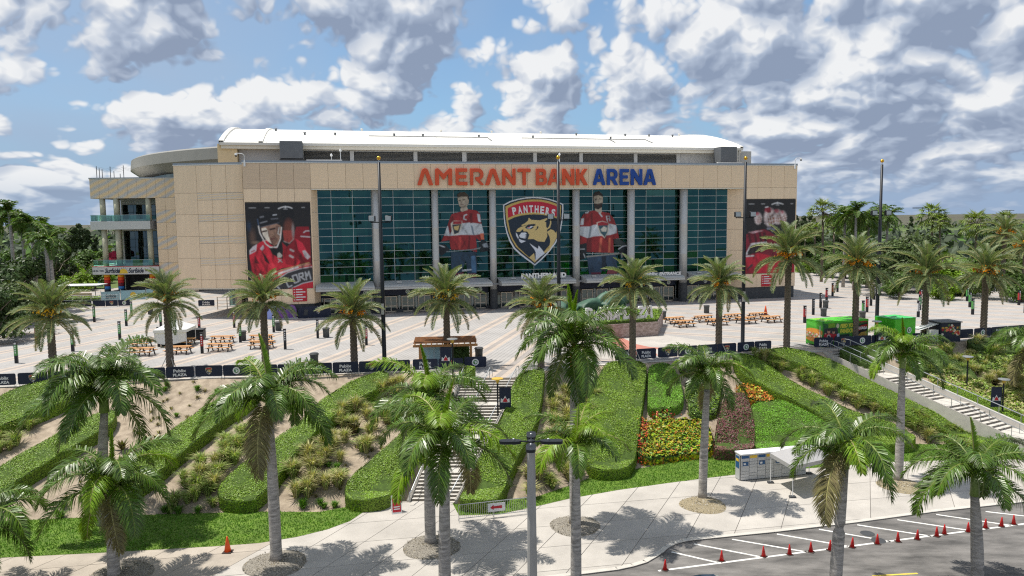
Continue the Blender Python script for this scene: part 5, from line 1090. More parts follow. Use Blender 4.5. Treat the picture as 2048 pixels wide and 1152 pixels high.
# ---- crowd barriers with printed navy covers
EMS = emblem_canvas(46)
def barrier(pa, pb, kind, h=1.12, z=0.0, label=None, group='barriers along the plaza edge', cat='barrier'):
    pa, pb = np.array(pa, float), np.array(pb, float); W = float(np.linalg.norm(pb[:2] - pa[:2])) - .06; ang = math.atan2(pb[1] - pa[1], pb[0] - pa[0])
    e = empty('crowd_barrier', (pa[0], pa[1], z), ang, label, cat, group)
    # rounded cover
    r = .13; P = []
    for cx_, cz_, a0 in ((W - r, h - r, 0), (r, h - r, 90), (r, .16 + r, 180), (W - r, .16 + r, 270)): P += [(cx_ + r * math.cos(rad(a0 + q)), cz_ + r * math.sin(rad(a0 + q))) for q in (0, 30, 60, 90)]
    n_ = len(P); V = [(x, -.035, z_) for x, z_ in P] + [(x, .035, z_) for x, z_ in P]
    obj('cover', mesh('cover', V, [tuple(range(n_ - 1, -1, -1)), tuple(range(n_, 2 * n_))] + [(i, (i + 1) % n_, n_ + (i + 1) % n_, n_ + i) for i in range(n_)], [M['navy']]), e)
    b = MB(); b.tube([(.10, 0, 0), (.10, 0, .3)], .02, 5); b.tube([(W - .10, 0, 0), (W - .10, 0, .3)], .02, 5)
    for x in (.1, W - .1): b.tube([(x, -.28, .02), (x, .28, .02)], .02, 5)
    b.build('frame', [M['galv']], e)
    if kind == 'T':
        fit_text('writing', 'Publix', W * .46, h * .24, M['white_print'], e, (W / 2, -.045, h * .56), STAND, .03, 0, .004); fit_text('writing', 'PLAZA', W * .50, h * .22, M['white_print'], e, (W / 2, -.045, h * .25), STAND, .05, 0, .004)
    elif kind == 'P': ring_mark(e, (W / 2, -.03, h * .56), h * .28)
    elif kind == 'E': obj('emblem', EMB_S, e, (W / 2 - h * .26, -.045, h * .27))
    return e
EMB_S = EMS.mesh('emblem', .58, .66)
def along(px0, px1, n, seq, z=0.0, **kw):
    p0, p1 = G(*px0), G(*px1)
    for i in range(n):
        a, c = p0 + (p1 - p0) * (i / n), p0 + (p1 - p0) * ((i + 1) / n); k = seq[i % len(seq)]
        barrier(a, c, k, label=dict(T='navy barrier reading Publix PLAZA', E='navy barrier with shield emblem', P='navy barrier with round P mark', N='plain navy barrier')[k] + ' ' + kw.get('where', ''), group=dict(T='lettered', E='emblem', P='round mark', N='plain')[k] + ' barriers ' + kw.get('where', ''))
wl_ = 'along the plaza edge left of the stairs'
along((-70, 777), (34, 773), 2, 'PT', where=wl_); along((37, 772.5), (390, 757.5), 6, 'EPTEPT', where=wl_); along((392, 756.5), (611, 753), 4, 'EPTE', where=wl_); along((613, 752), (822, 744), 4, 'PTEP', where=wl_); along((826, 743.5), (928, 740), 2, 'TE', where=wl_); along((929, 738.5), (974, 737), 1, 'P', where=wl_)
wr = 'along the plaza edge right of the stairs'
along((1232, 724), (1313, 719), 2, 'PT', where=wr); along((1316, 718.5), (1473, 708), 4, 'EPTE', where=wr); along((1475, 707.5), (1543, 703), 2, 'PT', where=wr)
wc = 'in front of the green containers'
along((1628, 697), (1667, 696), 1, 'T', where=wc); along((1668, 695.5), (1853, 686.5), 5, 'EPTEP', where=wc); along((1854, 684), (1946, 678), 3, 'ETN', where=wc); along((1948, 677.5), (2048, 669.5), 3, 'PTE', where=wc); along((2049, 669), (2120, 664), 2, 'PT', where=wc)
wf = 'at the far right side of the plaza'
along((1915, 583), (1950, 583), 1, 'P', where=wf); along((1952, 584), (2011, 585), 1, 'T', where=wf); along((2013, 585), (2070, 586), 1, 'N', where=wf)
wg = 'in front of the terrace bar'
along((125, 615), (184, 615), 2, 'PE', where=wg); along((186, 615), (262, 613), 3, 'NEP', where=wg); along((397, 614), (430, 613.5), 1, 'T', where='beside the lobby railing')
along((1458, 596.5), (1482, 596), 1, 'T', where='at the right end of the entrance doors')
# ---- tall black light masts with gilded balls
def mast(px, depth, ytop, label):
    d = ray(px, ytop); q = cC + d * (depth / d[1]); e = empty('light_mast', (q[0], depth, 0), 0, label, 'light mast', 'tall black light masts'); H_ = q[2]
    MB().lathe([(.26, 0), (.26, .5), (.2, .55), (.19, 6), (.13, H_ - .7)], 12).build('pole', [M['black_metal']], e, smooth=True); MB().lathe([(.05, H_ - .72), (.04, H_ - .45)], 8).build('stem', [M['galv']], e)
    MB().lathe([(.02, H_ - .5)] + [(.19 * math.sin(math.pi * i / 8), H_ - .31 - .19 * math.cos(math.pi * i / 8)) for i in range(1, 8)] + [(.02, H_ - .12)], 12).build('ball', [M['gold']], e, smooth=True)
    MB().box(-.9, .9, -.05, .05, 13.3, 13.4).build('arm', [M['black_metal']], e)
    for s in (-1, 1):
        f = MB().bbox(s * .75 - .3, s * .75 + .3, -.35, .12, 13.42, 13.95, 0, .05).build('floodlight', [M['black_metal']], e); MB().box(s * .75 - .25, s * .75 + .25, -.37, -.352, 13.47, 13.9).build('lens', [M['galv']], f)
    MB().box(-.12, .12, -.3, -.12, 4.9, 5.9).build('speaker', [M['unit_light']], e)
mast(757.2, 67.8, 309, 'tall black light mast with gold ball, left of the pergola'); mast(1116, 70, 308, 'tall black light mast with gold ball crossing the word BANK'); mast(1491.5, 74.5, 310, 'tall black light mast with gold ball beside the orange picnic tables'); mast(1764.6, 80.5, 316, 'tall black light mast with gold ball between the two green containers')
# ---- planter with bronze cats and letters
pl = [G(1130, 684), G(1316, 671.5), G(1326, 649), G(1180, 640)]
pl = [np.array(p) for p in pl]
pe = empty('statue_planter', (0, 0, 0), 0, 'low brick-faced planter with green groundcover carrying the bronze cats', 'planter')
P2 = [(p[0], p[1]) for p in pl]
hP = 1.75
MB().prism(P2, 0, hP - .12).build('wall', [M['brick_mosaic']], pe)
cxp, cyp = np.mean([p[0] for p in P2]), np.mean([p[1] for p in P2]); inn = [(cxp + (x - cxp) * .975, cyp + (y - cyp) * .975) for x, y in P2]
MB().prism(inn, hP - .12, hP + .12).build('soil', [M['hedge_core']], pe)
def leaves_on(pts_fn, n, size, mat, name, parent, tilt=.8):
    V = []; F = []
    for k in range(n):
        p, nrm = pts_fn(); nv = Vector(nrm) + Vector((random.gauss(0, tilt), random.gauss(0, tilt), random.gauss(0, tilt) * .6)); nv.normalize()
        a = nv.orthogonal().normalized(); a = Matrix.Rotation(random.uniform(0, 6.28), 3, nv) @ a; b_ = nv.cross(a); s = size * random.uniform(.6, 1.3); p = Vector(p)
        V += [tuple(p - a * s), tuple(p + b_ * s * .5), tuple(p + a * s), tuple(p - b_ * s * .5)]; F.append((4 * k, 4 * k + 1, 4 * k + 2, 4 * k + 3))
    return obj(name, mesh(name, V, F, [M[mat]] if isinstance(mat, str) else mat), parent)
def in_quad():
    a, b_ = random.random(), random.random(); p = (np.array(P2[0]) * (1 - a) + np.array(P2[1]) * a) * (1 - b_) + (np.array(P2[3]) * (1 - a) + np.array(P2[2]) * a) * b_
    return (p[0], p[1], hP + .12 + random.uniform(0, .18)), (0, 0, 1)
leaves_on(in_quad, 4200, .10, 'hedge_leaf', 'groundcover', pe)
# letters
fd = np.array(P2[1]) - np.array(P2[0]); fl_ = np.linalg.norm(fd); fa = math.atan2(fd[1], fd[0]); fd /= fl_; fnn = np.array([-fd[1], fd[0]])
def fpos(s, back): return np.array(P2[0]) + fd * s * fl_ + fnn * back
for txt, s, w_, h_, bd, sh in (('Publix', .42, 4.4, 1.5, .035, .10), ('PLAZA', .765, 4.6, 1.4, .05, .28)):
    q_ = fpos(s, .55); e = empty('standing_letters', (q_[0], q_[1], hP + .30), fa, 'white free-standing letters reading %s on the planter' % txt, 'sign', None)
    fit_text('word', txt, w_, h_, M['white'], e, (0, 0, .0), STAND, bd, sh, .12)
def cat_statue(loc, rz, s, label, head_up=.0):
    J = {'pel': (0, 0, .95, .36), 'lum': (.45, 0, .93, .33), 'chest': (1.0, 0, .92, .40), 'sh': (1.25, 0, .98, .36), 'nk': (1.55, 0, 1.1 + head_up, .26), 'hd': (1.85, 0, 1.18 + head_up, .25), 'mz': (2.12, 0, 1.10 + head_up, .15), 'ns': (2.22, 0, 1.08 + head_up, .11)}
    E_ = [('pel', 'lum'), ('lum', 'chest'), ('chest', 'sh'), ('sh', 'nk'), ('nk', 'hd'), ('hd', 'mz'), ('mz', 'ns')]
    for sgn, t, fx_, hx in ((1, 'l', .25, -.2), (-1, 'r', -.2, .25)):
        J['hp' + t] = (-.05, sgn * .22, .8, .25); J['kn' + t] = (.12 + hx * .5, sgn * .24, .5, .17); J['hk' + t] = (-.22 + hx, sgn * .24, .26, .09); J['hf' + t] = (-.12 + hx, sgn * .24, .06, .09); J['ht' + t] = (.05 + hx, sgn * .24, .05, .08)
        E_ += [('pel', 'hp' + t), ('hp' + t, 'kn' + t), ('kn' + t, 'hk' + t), ('hk' + t, 'hf' + t), ('hf' + t, 'ht' + t)]
        J['sd' + t] = (1.18, sgn * .22, .78, .22); J['el' + t] = (1.08 + fx_ * .6, sgn * .24, .46, .14); J['wr' + t] = (1.16 + fx_, sgn * .24, .2, .09); J['ff' + t] = (1.2 + fx_, sgn * .24, .06, .09); J['ft' + t] = (1.34 + fx_, sgn * .24, .05, .08)
        E_ += [('chest', 'sd' + t), ('sd' + t, 'el' + t), ('el' + t, 'wr' + t), ('wr' + t, 'ff' + t), ('ff' + t, 'ft' + t)]
        J['ea' + t] = (1.80, sgn * .15, 1.40 + head_up, .09); J['et' + t] = (1.80, sgn * .18, 1.50 + head_up, .05); E_ += [('hd', 'ea' + t), ('ea' + t, 'et' + t)]
    for i, (x, z) in enumerate(((-.3, .85), (-.55, .55), (-.75, .3), (-1.0, .22), (-1.2, .3))): J['t%d' % i] = (x, 0, z, .09 - .008 * i); E_.append(('pel' if i == 0 else 't%d' % (i - 1), 't%d' % i))
    ks = list(J); me = bpy.data.meshes.new('body'); me.from_pydata([J[k][:3] for k in ks], [(ks.index(a), ks.index(c)) for a, c in E_], []); o = bpy.data.objects.new('tmp', me); COL.objects.link(o)
    m_ = o.modifiers.new('s', 'SKIN'); sv = me.skin_vertices[0].data
    for i, k in enumerate(ks): sv[i].radius = (J[k][3] * 1.2, J[k][3] * 1.3); sv[i].use_root = (k == 'pel')
    o.modifiers.new('u', 'SUBSURF').levels = 2; dg = bpy.context.evaluated_depsgraph_get(); m2 = bpy.data.meshes.new_from_object(o.evaluated_get(dg)); bpy.data.objects.remove(o)
    m2.materials.clear(); m2.materials.append(M['patina']); m2.polygons.foreach_set('use_smooth', np.ones(len(m2.polygons), dtype=bool))
    r = obj('cat_statue', m2, None, loc, (0, 0, rz)); r.scale = (s, s, s); return tag(r, label, 'statue', 'bronze cats on the planter')
q_ = fpos(.56, 3.6); cat_statue((q_[0], q_[1], hP + .05), fa + .25, 1.95, 'large green-patinated bronze cat standing behind the PLAZA letters')
q_ = fpos(.33, 3.8); cat_statue((q_[0], q_[1], hP + .05), fa + .1, 1.8, 'green-patinated bronze cat in the middle of the planter with raised ears', .25)
q_ = fpos(.08, 3.8); cat_statue((q_[0], q_[1], hP + .1), fa + .9, 1.6, 'green-patinated bronze cat at the left end of the planter', .05)
# ---- pergola
p0 = G(838, 737); p1 = G(945, 734); W_ = float(np.linalg.norm(p1 - p0)); an = math.atan2(p1[1] - p0[1], p1[0] - p0[0])
pg = empty('pergola', tuple(p0), an, 'orange timber pergola with slatted roof beside the stairs', 'pergola'); D_ = 3.0; H_ = 1.95
for x in (.1, W_ - .1):
    for y in (.1, D_ - .1): MB().box(x - .09, x + .09, y - .09, y + .09, 0, H_).build('post', [M['wood']], pg)
for y in (-.05, D_ - .05): MB().box(-.5, W_ + .5, y, y + .1, H_, H_ + .22).build('beam', [M['wood']], pg)
for x in np.linspace(-.35, W_ + .25, 12): MB().box(x, x + .08, -.5, D_ + .5, H_ + .22, H_ + .40).build('rafter', [M['wood']], pg)
for y in np.linspace(-.4, D_ + .3, 26): MB().box(-.45, W_ + .4, y, y + .05, H_ + .40, H_ + .44).build('lath', [M['wood_lattice']], pg)
MB().box(.25, W_ * .62, D_ * .45, D_ * .45 + .06, .1, H_ - .1).build('printed_screen', [M['aqua']], pg)
for x in np.linspace(.25, W_ * .62, 6): MB().box(x - .015, x + .015, D_ * .45 - .01, D_ * .45, .1, H_ - .1).build('screen_seam', [M['white_print']], pg)
bk = MB().box(W_ * .64, W_ - .25, D_ * .45, D_ * .45 + .2, .05, H_ - .1).build('leaf_screen', [M['hedge_core']], pg)
leaves_on(lambda: ((random.uniform(W_ * .64, W_ - .25), D_ * .45 - .03, random.uniform(.1, H_ - .1)), (0, -1, 0)), 900, .09, 'hedge_leaf_dark', 'leaves', pg)
# ---- white tent with dark equipment case
p = G(352, 690); e = empty('canopy_tent', tuple(p), .12, 'white pop-up tent with slack side sheet behind the picnic tables', 'tent')
w2 = 1.65
for x in (-w2, w2):
    for y in (-w2, w2): MB().tube([(x, y, 0), (x, y, 2.0)], .03, 6).build('leg', [M['white']], e)
b = MB(); Vt = [(-w2 - .1, -w2 - .1, 1.95), (w2 + .1, -w2 - .1, 1.95), (w2 + .1, w2 + .1, 1.95), (-w2 - .1, w2 + .1, 1.95)]; mid = [(x * .45, y * .45, 2.45) for x, y, z in Vt]; apex = (0, 0, 3.0)
for i in range(4): b.quad(Vt[i], Vt[(i + 1) % 4], mid[(i + 1) % 4], mid[i]); b.add([mid[i], mid[(i + 1) % 4], apex], [(0, 1, 2)]); a_, c_ = Vt[i], Vt[(i + 1) % 4]; b.quad((a_[0], a_[1], 1.65), (c_[0], c_[1], 1.65), c_, a_)
b.build('canopy', [M['tent']], e)
b = MB(); nseg = 12
for i in range(nseg):
    def s_(t): return (-w2 + 2 * w2 * t, -w2 + .05 - .25 * math.sin(math.pi * t), .55 - .2 * math.sin(math.pi * t * 1.2))
    a_, c_ = s_(i / nseg), s_((i + 1) / nseg); b.quad(a_, c_, (c_[0], -w2, 1.7), (a_[0], -w2, 1.7))
b.build('side_sheet', [M['tent']], e, smooth=True)
MB().box(-1.3, 1.2, -.8, .8, 0, .55).build('stored_case', [M['black_metal']], e)
p = G(390, 679); e = empty('equipment_case', tuple(p), .15, 'black wheeled equipment case beside the white tent', 'case'); MB().bbox(-1.1, 1.1, -.6, .6, .12, 1.15, 0, .06).build('body', [M['black_metal']], e); MB().bbox(-1.15, 1.15, -.65, .65, 1.16, 1.28, 0, .04).build('lid', [M['dark_grey']], e)
for x in (-.8, .8): MB().tube([(x, -.5, .08), (x, -.42, .08)], .08, 8).build('wheel', [M['rubber']], e); MB().tube([(x, .42, .08), (x, .5, .08)], .08, 8).build('wheel', [M['rubber']], e)
# ---- number-shaped photo props by the left mural pier
for s, (px, py, txt, w_, lb) in enumerate([(540, 638, 'V', 1.6, 'first'), (583, 637, 'AMP', 3.2, 'second')]): pass
p0 = G(535, 640); p1 = G(594, 636.5); W_ = float(np.linalg.norm(p1 - p0)); an = math.atan2(p1[1] - p0[1], p1[0] - p0[0]); e = empty('photo_prop', tuple(p0), an, 'blue and violet rounded cut-out shapes on a low base below the left mural', 'photo prop')
MB().box(-.1, W_ + .1, -.3, .5, 0, .12).build('base', [M['unit_light']], e)
mk('prop_blue', (.05, .10, .42), .45, var=.5, scale=.9, col2=(.20, .06, .25)); mk('prop_pale', (.30, .36, .72), .45, var=.2, scale=1)
def slab(name, poly, mat, y0, y1, parent):
    n_ = len(poly); obj(name, mesh(name, [(x, y0, z) for x, z in poly] + [(x, y1, z) for x, z in poly], [tuple(range(n_)), tuple(range(2 * n_ - 1, n_ - 1, -1))] + [((i + 1) % n_, i, n_ + i, n_ + (i + 1) % n_) for i in range(n_)], [M[mat]]), parent)
slab('shape', [(0, .12), (W_ * .16, .12), (W_ * .30, 1.9)] + [(W_ * .18 - W_ * .12 * math.cos(rad(q)), 1.3 + .65 * math.sin(rad(q))) for q in (110, 60, 20, 0)][::1] + [(0.0, 1.1)], 'prop_pale', 0, .25, e)
slab('shape', [(W_ * .30, .12), (W_ * .98, .12), (W_, .9)] + [(W_ * .82 + W_ * .17 * math.cos(rad(q)), 1.3 + .65 * math.sin(rad(q))) for q in (0, 45, 90, 135)] + [(W_ * .62, 1.2)] + [(W_ * .46 + W_ * .13 * math.cos(rad(q)), 1.35 + .6 * math.sin(rad(q))) for q in (20, 60, 100, 150)] + [(W_ * .30, .9)], 'prop_blue', 0, .25, e)
p0 = G(597, 637); p1 = G(662, 634.5); W_ = float(np.linalg.norm(p1 - p0)); e = empty('photo_prop', tuple(p0), math.atan2(p1[1] - p0[1], p1[0] - p0[0]), 'dark navy rounded cut-out with a shield emblem beside the glass doors', 'photo prop')
slab('shape', [(0, .05), (W_, .05), (W_, 1.1), (W_ * .96, 1.5), (W_ * .5, 1.7), (W_ * .08, 1.6), (0, 1.2)], 'navy', 0, .3, e); obj('emblem', EMB_S, e, (W_ * .55, -.02, .55)); slab('mark', [(W_ * .15, .4), (W_ * .28, .4), (W_ * .30, 1.2), (W_ * .2, 1.25)], 'dark_grey', -.02, -.005, e)
# ---- green containers and kiosk
def container(name, pl_, pr_, pc_, h, label, kind):
    """pc_: nearest corner, pl_: left rear corner, pr_: right corner (ground points)"""
    e = empty(name, tuple(pc_), math.atan2(pr_[1] - pc_[1], pr_[0] - pc_[0]), label, 'container'); L_ = float(np.linalg.norm((pr_ - pc_)[:2]))
    v = (pl_ - pc_)[:2]; a_ = -e.rotation_euler.z; D = float(np.linalg.norm(v)); return e, L_, D
c1 = G(1645, 695); e, L_, D_ = container('shipping_container', G(1617, 683), G(1735, 688), c1, 2.5, 'green container stall printed with a sandwich, players and FEED YOUR FANDOM', 'p'); D_ = 2.5; H_ = 2.62
MB().bbox(0, L_, 0, D_, .12, H_, 0, .03).build('body', [M['container_green']], e); MB().box(-.02, L_ + .02, -.02, D_ + .02, H_ - .005, H_ + .04).build('roof', [M['container_green']], e)
for x in np.linspace(.4, L_ - .4, 9): MB().box(x, x + .3, .1, D_ - .1, H_ + .041, H_ + .062).build('roof_rib', [M['lime'] if int(x * 3) % 2 else M['container_green']], e)
for x in (0, L_ - .12):
    for y in (0, D_ - .12): MB().box(x - .01, x + .13, y - .01, y + .13, 0, H_ + .05).build('corner_post', [M['green_dark'] if x == 0 else M['container_green']], e)
c = Canvas(355, 200, 1090, 470, 5, (60, 130, 40)); c.poly([(355, 200), (430, 215), (430, 470), (355, 470)], (30, 90, 40)); c.poly([(430, 205), (540, 205), (540, 255), (430, 255)], (110, 150, 30)); c.poly([(365, 265), (580, 255), (600, 350), (590, 470), (365, 470)], (40, 44, 50))
for x, y, s in ((385, 320, .6), (440, 300, 1.1), (520, 310, 1.0), (560, 380, .6)): c.ell(x, y, 22 * s, 26 * s, (190, 140, 116)); c.ell(x, y - 16 * s, 24 * s, 14 * s, (50, 36, 34)); c.poly([(x - 44 * s, y + 26 * s), (x + 44 * s, y + 26 * s), (x + 60 * s, 470), (x - 60 * s, 470)], (176, 26, 40))
c.ell(440, 365, 30, 26, (210, 200, 180)); c.ell(440, 368, 20, 18, (40, 46, 60)); c.ell(585, 240, 24, 28, (196, 190, 160)); c.poly([(500, 430), (560, 390), (640, 430), (620, 470), (500, 470)], (110, 200, 60)); c.poly([(575, 340), (615, 330), (620, 420), (580, 420)], (180, 190, 210)); c.poly([(620, 350), (785, 345), (785, 450), (620, 450)], (18, 48, 40)); c.ell(670, 415, 26, 24, (170, 50, 50)); c.ell(748, 420, 28, 28, (224, 226, 224)); c.ell(748, 420, 14, 16, (24, 60, 50))
c.poly([(880, 200), (1090, 195), (1090, 470), (880, 470)], (54, 92, 40)); c.poly([(885, 330), (905, 265), (990, 235), (1090, 225), (1090, 470), (900, 470)], (30, 28, 26)); c.poly([(900, 290), (980, 255), (1090, 240), (1090, 285), (990, 300), (905, 330)], (176, 36, 40)); c.poly([(920, 380), (980, 340), (1060, 330), (1090, 360), (1090, 450), (1000, 450), (960, 420)], (186, 150, 70)); c.poly([(960, 395), (1020, 375), (1010, 395)], (40, 36, 30)); c.ell(970, 430, 22, 24, (206, 200, 196)); c.line([(950, 210), (1080, 205)], 16, (150, 40, 44)); c.noise(.25, 6, 9)
obj('side_graphic', c.mesh('side_graphic', L_ - .16, H_ - .35), e, (.08, -.02, .2))
fit_text('writing', 'FEED YOUR', L_ * .38, .42, M['yellow_print'], e, (L_ * .56, -.032, H_ - .72), STAND, .05, .2, .004); fit_text('writing', 'FANDOM', L_ * .33, .46, M['yellow_print'], e, (L_ * .535, -.032, H_ - 1.28), STAND, .05, .2, .004); fit_text('writing', 'FLORIDA', L_ * .21, .30, M['white_print'], e, (L_ * .875, -.032, H_ - 1.02), STAND, .05, 0, .004)
c = Canvas(140, 180, 350, 520, 6, (74, 170, 44)); c.poly([(140, 180), (350, 210), (350, 260), (140, 230)], (90, 190, 60)); c.ell(245, 330, 130, 56, (222, 150, 60), 1, .15); c.poly([(140, 340), (345, 360), (345, 440), (140, 420)], (214, 190, 160)); c.ell(245, 450, 120, 40, (226, 150, 70), 1, .15)
for i in range(26): c.ell(150 + i * 7.5, 372 + 26 * math.sin(i * 2.1) + i * .8, 10, 12, [(206, 120, 80), (226, 210, 190), (190, 90, 60), (120, 170, 60)][i % 4])
c.noise(.2, 5, 4); g_ = obj('end_graphic', c.mesh('end_graphic', D_ - .1, H_ - .35), e, (-.02, D_ - .05, .2), (0, 0, -math.pi / 2))
MB().box(-.06, -.02, .35, .41, .5, 2.2).build('door_bar', [M['white']], e)
c2 = G(1789, 691.5); e, L_, D_ = container('shipping_container', G(1757, 683), G(1834, 687), c2, 2.6, 'plain bright green shipping container with double doors and two small round marks', 'c'); D_ = 2.6; H_ = 2.75; L_ = 2.9
MB().bbox(0, L_, 0, D_, .12, H_, 0, .03).build('body', [M['container_green']], e); MB().box(-.03, L_ + .03, -.03, D_ + .03, H_ - .002, H_ + .03).build('roof', [M['container_top']], e)
for k in range(2):
    dd = MB().box(-.06, -.003, .08 + k * 1.24, 1.28 + k * 1.24, .2, H_ - .1).build('door', [M['container_green']], e)
    for z in (.45, 1.0, 1.55, 2.1): MB().box(-.10, -.062, .16 + k * 1.24, 1.2 + k * 1.24, z, z + .14).build('rib', [M['container_green']], dd)
    for y in (.4, .95): MB().tube([(-.13, y + k * 1.24, .2), (-.13, y + k * 1.24, H_ - .15)], .03, 6).build('lock_bar', [M['container_green']], dd)
obj('emblem', EMB_S, e, (L_ * .30, -.02, 1.2)); ring_mark(e, (L_ * .68, -.01, 1.5), .32)
p0 = G(1880, 688); e = empty('food_kiosk', tuple(p0), .12, 'small navy kiosk with colourful printed side and pale awning by the plaza edge', 'kiosk')
MB().bbox(0, 2.3, 0, 1.9, .2, 2.2, 0, .03).build('body', [M['navy']], e); MB().box(-.1, 2.4, -.1, 2.0, 2.2, 2.3).build('roof', [M['unit_grey']], e); MB().box(-1.7, -.1, .2, 1.4, .05, .9).build('counter', [M['unit_light']], e); MB().box(-1.2, -.3, -.1, .5, .3, 1.5).build('cabinet', [M['panel_white']], e)
b = MB(); b.quad((-2.2, .1, 1.5), (-.1, .1, 2.1), (-.1, 1.6, 2.1), (-2.2, 1.6, 1.5)); b.build('awning', [M['tent']], e); MB().tube([(-2.2, .1, 0), (-2.2, .1, 1.5)], .03, 5).build('post', [M['galv']], e); MB().tube([(-2.2, 1.6, 0), (-2.2, 1.6, 1.5)], .03, 5).build('post', [M['galv']], e)
c = Canvas(0, 0, 200, 130, 5, (24, 30, 50))
for i in range(46): c.ell(random.uniform(8, 192), random.uniform(10, 120), random.uniform(8, 20), random.uniform(8, 16), random.choice([(190, 40, 44), (214, 208, 196), (30, 36, 60), (200, 160, 60), (150, 30, 40), (90, 120, 60), (220, 120, 90)]))
obj('side_graphic', c.mesh('side_graphic', 2.1, 1.4), e, (.1, -.02, .7))
# ---- small things on the plaza
def cone_proto(mat, h):
    e = bpy.data.objects.new('traffic_cone', None); COL.objects.link(e); k = h / .72
    MB().lathe([(.155 * k, .03 * k), (.035 * k, .70 * k), (.02 * k, .72 * k)], 14).build('cone', [M[mat]], e, smooth=True); MB().bbox(-.2 * k, .2 * k, -.2 * k, .2 * k, 0, .035 * k, 0, .01).build('base', [M['cone_base']], e); return e
o = cone_proto('cone_orange', 1.25); o.location = tuple(G(1531, 629.5)); tag(o, 'tall orange traffic cone behind the farthest orange picnic table', 'traffic cone')
o = cone_proto('cone_orange', .95); o.location = tuple(G(455.5, 1104, ZL + .062)); tag(o, 'orange traffic cone standing alone on the tan pavement beside the lawn', 'traffic cone')
cp = cone_proto('cone_red', .62); first = True
for x, y in [(90, 765), (404, 718), (632, 695), (765, 680), (880, 667), (988, 655), (1100, 642), (1240, 627), (1364, 610), (1453, 597), (1567, 582), (1610, 570), (1735, 557), (1843, 540), (1918, 527), (1988, 515)]:
    o = cp if first else copy_tree(cp); first = False; q_ = G(*Q(x, y), ZL + .006); o.location = (q_[0] + random.uniform(-.12, .12), q_[1] + random.uniform(-.1, .1), q_[2]); o.rotation_euler = (random.uniform(-.04, .04), random.uniform(-.04, .04), random.uniform(0, 1.5)); tag(o, 'small red traffic cone on the asphalt along the painted parking bays', 'traffic cone', 'red cones along the parking bays')
# white bar terrace shelter, blue printed fence panels
p = G(165, 598); e = empty('flat_shelter', tuple(p), .05, 'flat white shade roof on posts beside the terrace bar', 'shelter')
MB().box(-3.6, 3.6, -2, 2, 2.5, 2.62).build('roof', [M['white']], e)
for x in (-3.2, 3.2):
    for y in (-1.7, 1.7): MB().tube([(x, y, 0), (x, y, 2.5)], .06, 6).build('post', [M['dark_grey']], e)
MB().box(-2.6, 1.4, -.6, .6, 0, 1.0).build('counter', [M['tan_wall']], e)
fp = empty('printed_fence', (0, 0, 0), 0, 'pale blue printed fence panels reading Surfside in front of the terrace bar', 'fence')
for i, (xa, xb, yb_, tx) in enumerate([(203, 241, 604, 'Surfside'), (242, 292, 601, ''), (293, 330, 598, '')]):
    a_, c_ = G(xa, yb_), G(xb, yb_ - 1.5); an = math.atan2(c_[1] - a_[1], c_[0] - a_[0]); W_ = float(np.linalg.norm(c_ - a_)); s_ = MB().box(.03, W_ - .03, -.03, .03, .1, 1.75).build('panel', [M['aqua']], fp, tuple(a_), (0, 0, an))
    if tx: fit_text('writing', tx, W_ * .55, .8, M['navy'], s_, (W_ * .5, -.04, .55), STAND, .02, .3, .004)
    else: MB().lathe([(.5, 0), (.48, .01)], 16).build('sun_mark', [M['label_yellow']], s_, (W_ * .5, -.035, .95), STAND)
    MB().tube([(0, 0, 0), (0, 0, 2.0)], .05, 5).build('post', [M['galv']], s_)
fb_ = empty('printed_fence', (0, 0, 0), 0, 'aqua printed fence panels at the back of the bar yard', 'fence')
for xa, xb in ((105, 160), (161, 207)):
    a_, c_ = G(xa, 575), G(xb, 574); an = math.atan2(c_[1] - a_[1], c_[0] - a_[0]); W_ = float(np.linalg.norm(c_ - a_)); s_ = MB().box(.03, W_ - .03, -.03, .03, .1, 1.9).build('panel', [M['aqua']], fb_, tuple(a_), (0, 0, an)); fit_text('writing', 'Surfside', W_ * .5, .8, M['navy'], s_, (W_ * .5, -.04, .6), STAND, .02, .3, .004)
rl = empty('yard_railing', tuple(G(128, 606)), .02, 'grey post and rail fence left of the Surfside panels', 'railing')
for x in np.arange(0, 9.4, 1.55): MB().tube([(x, 0, 0), (x, 0, 1.3)], .04, 5).build('post', [M['galv']], rl)
for z in (.45, .85, 1.28): MB().tube([(0, 0, z), (9.3, 0, z)], .03, 5).build('bar', [M['galv']], rl)
ph = empty('yard_shrubs', tuple(G(165, 603)), 0, 'low green shrubs behind the yard railing by the terrace bar', 'shrub')
MB().box(-4, 4, .2, 1.0, 0, .5).build('stems', [M['hedge_core']], ph); leaves_on(lambda: ((random.uniform(-4.2, 4.2), random.uniform(0, 1.1), random.uniform(.1, .9)), (0, -.5, 1)), 700, .16, 'hedge_leaf', 'leaves', ph)
sd_ = empty('sidewalk_board', tuple(G(1072, 646)), 0, 'small dark notice board standing on the plaza behind the palms', 'sign'); MB().box(-.5, .5, -.05, .05, .3, 1.6).build('board', [M['navy']], sd_); MB().box(-.3, .3, -.06, -.052, .6, 1.3).build('notice', [M['white_print']], sd_); MB().box(-.45, -.4, -.04, .04, 0, .3).build('leg', [M['galv']], sd_); MB().box(.4, .45, -.04, .04, 0, .3).build('leg', [M['galv']], sd_)
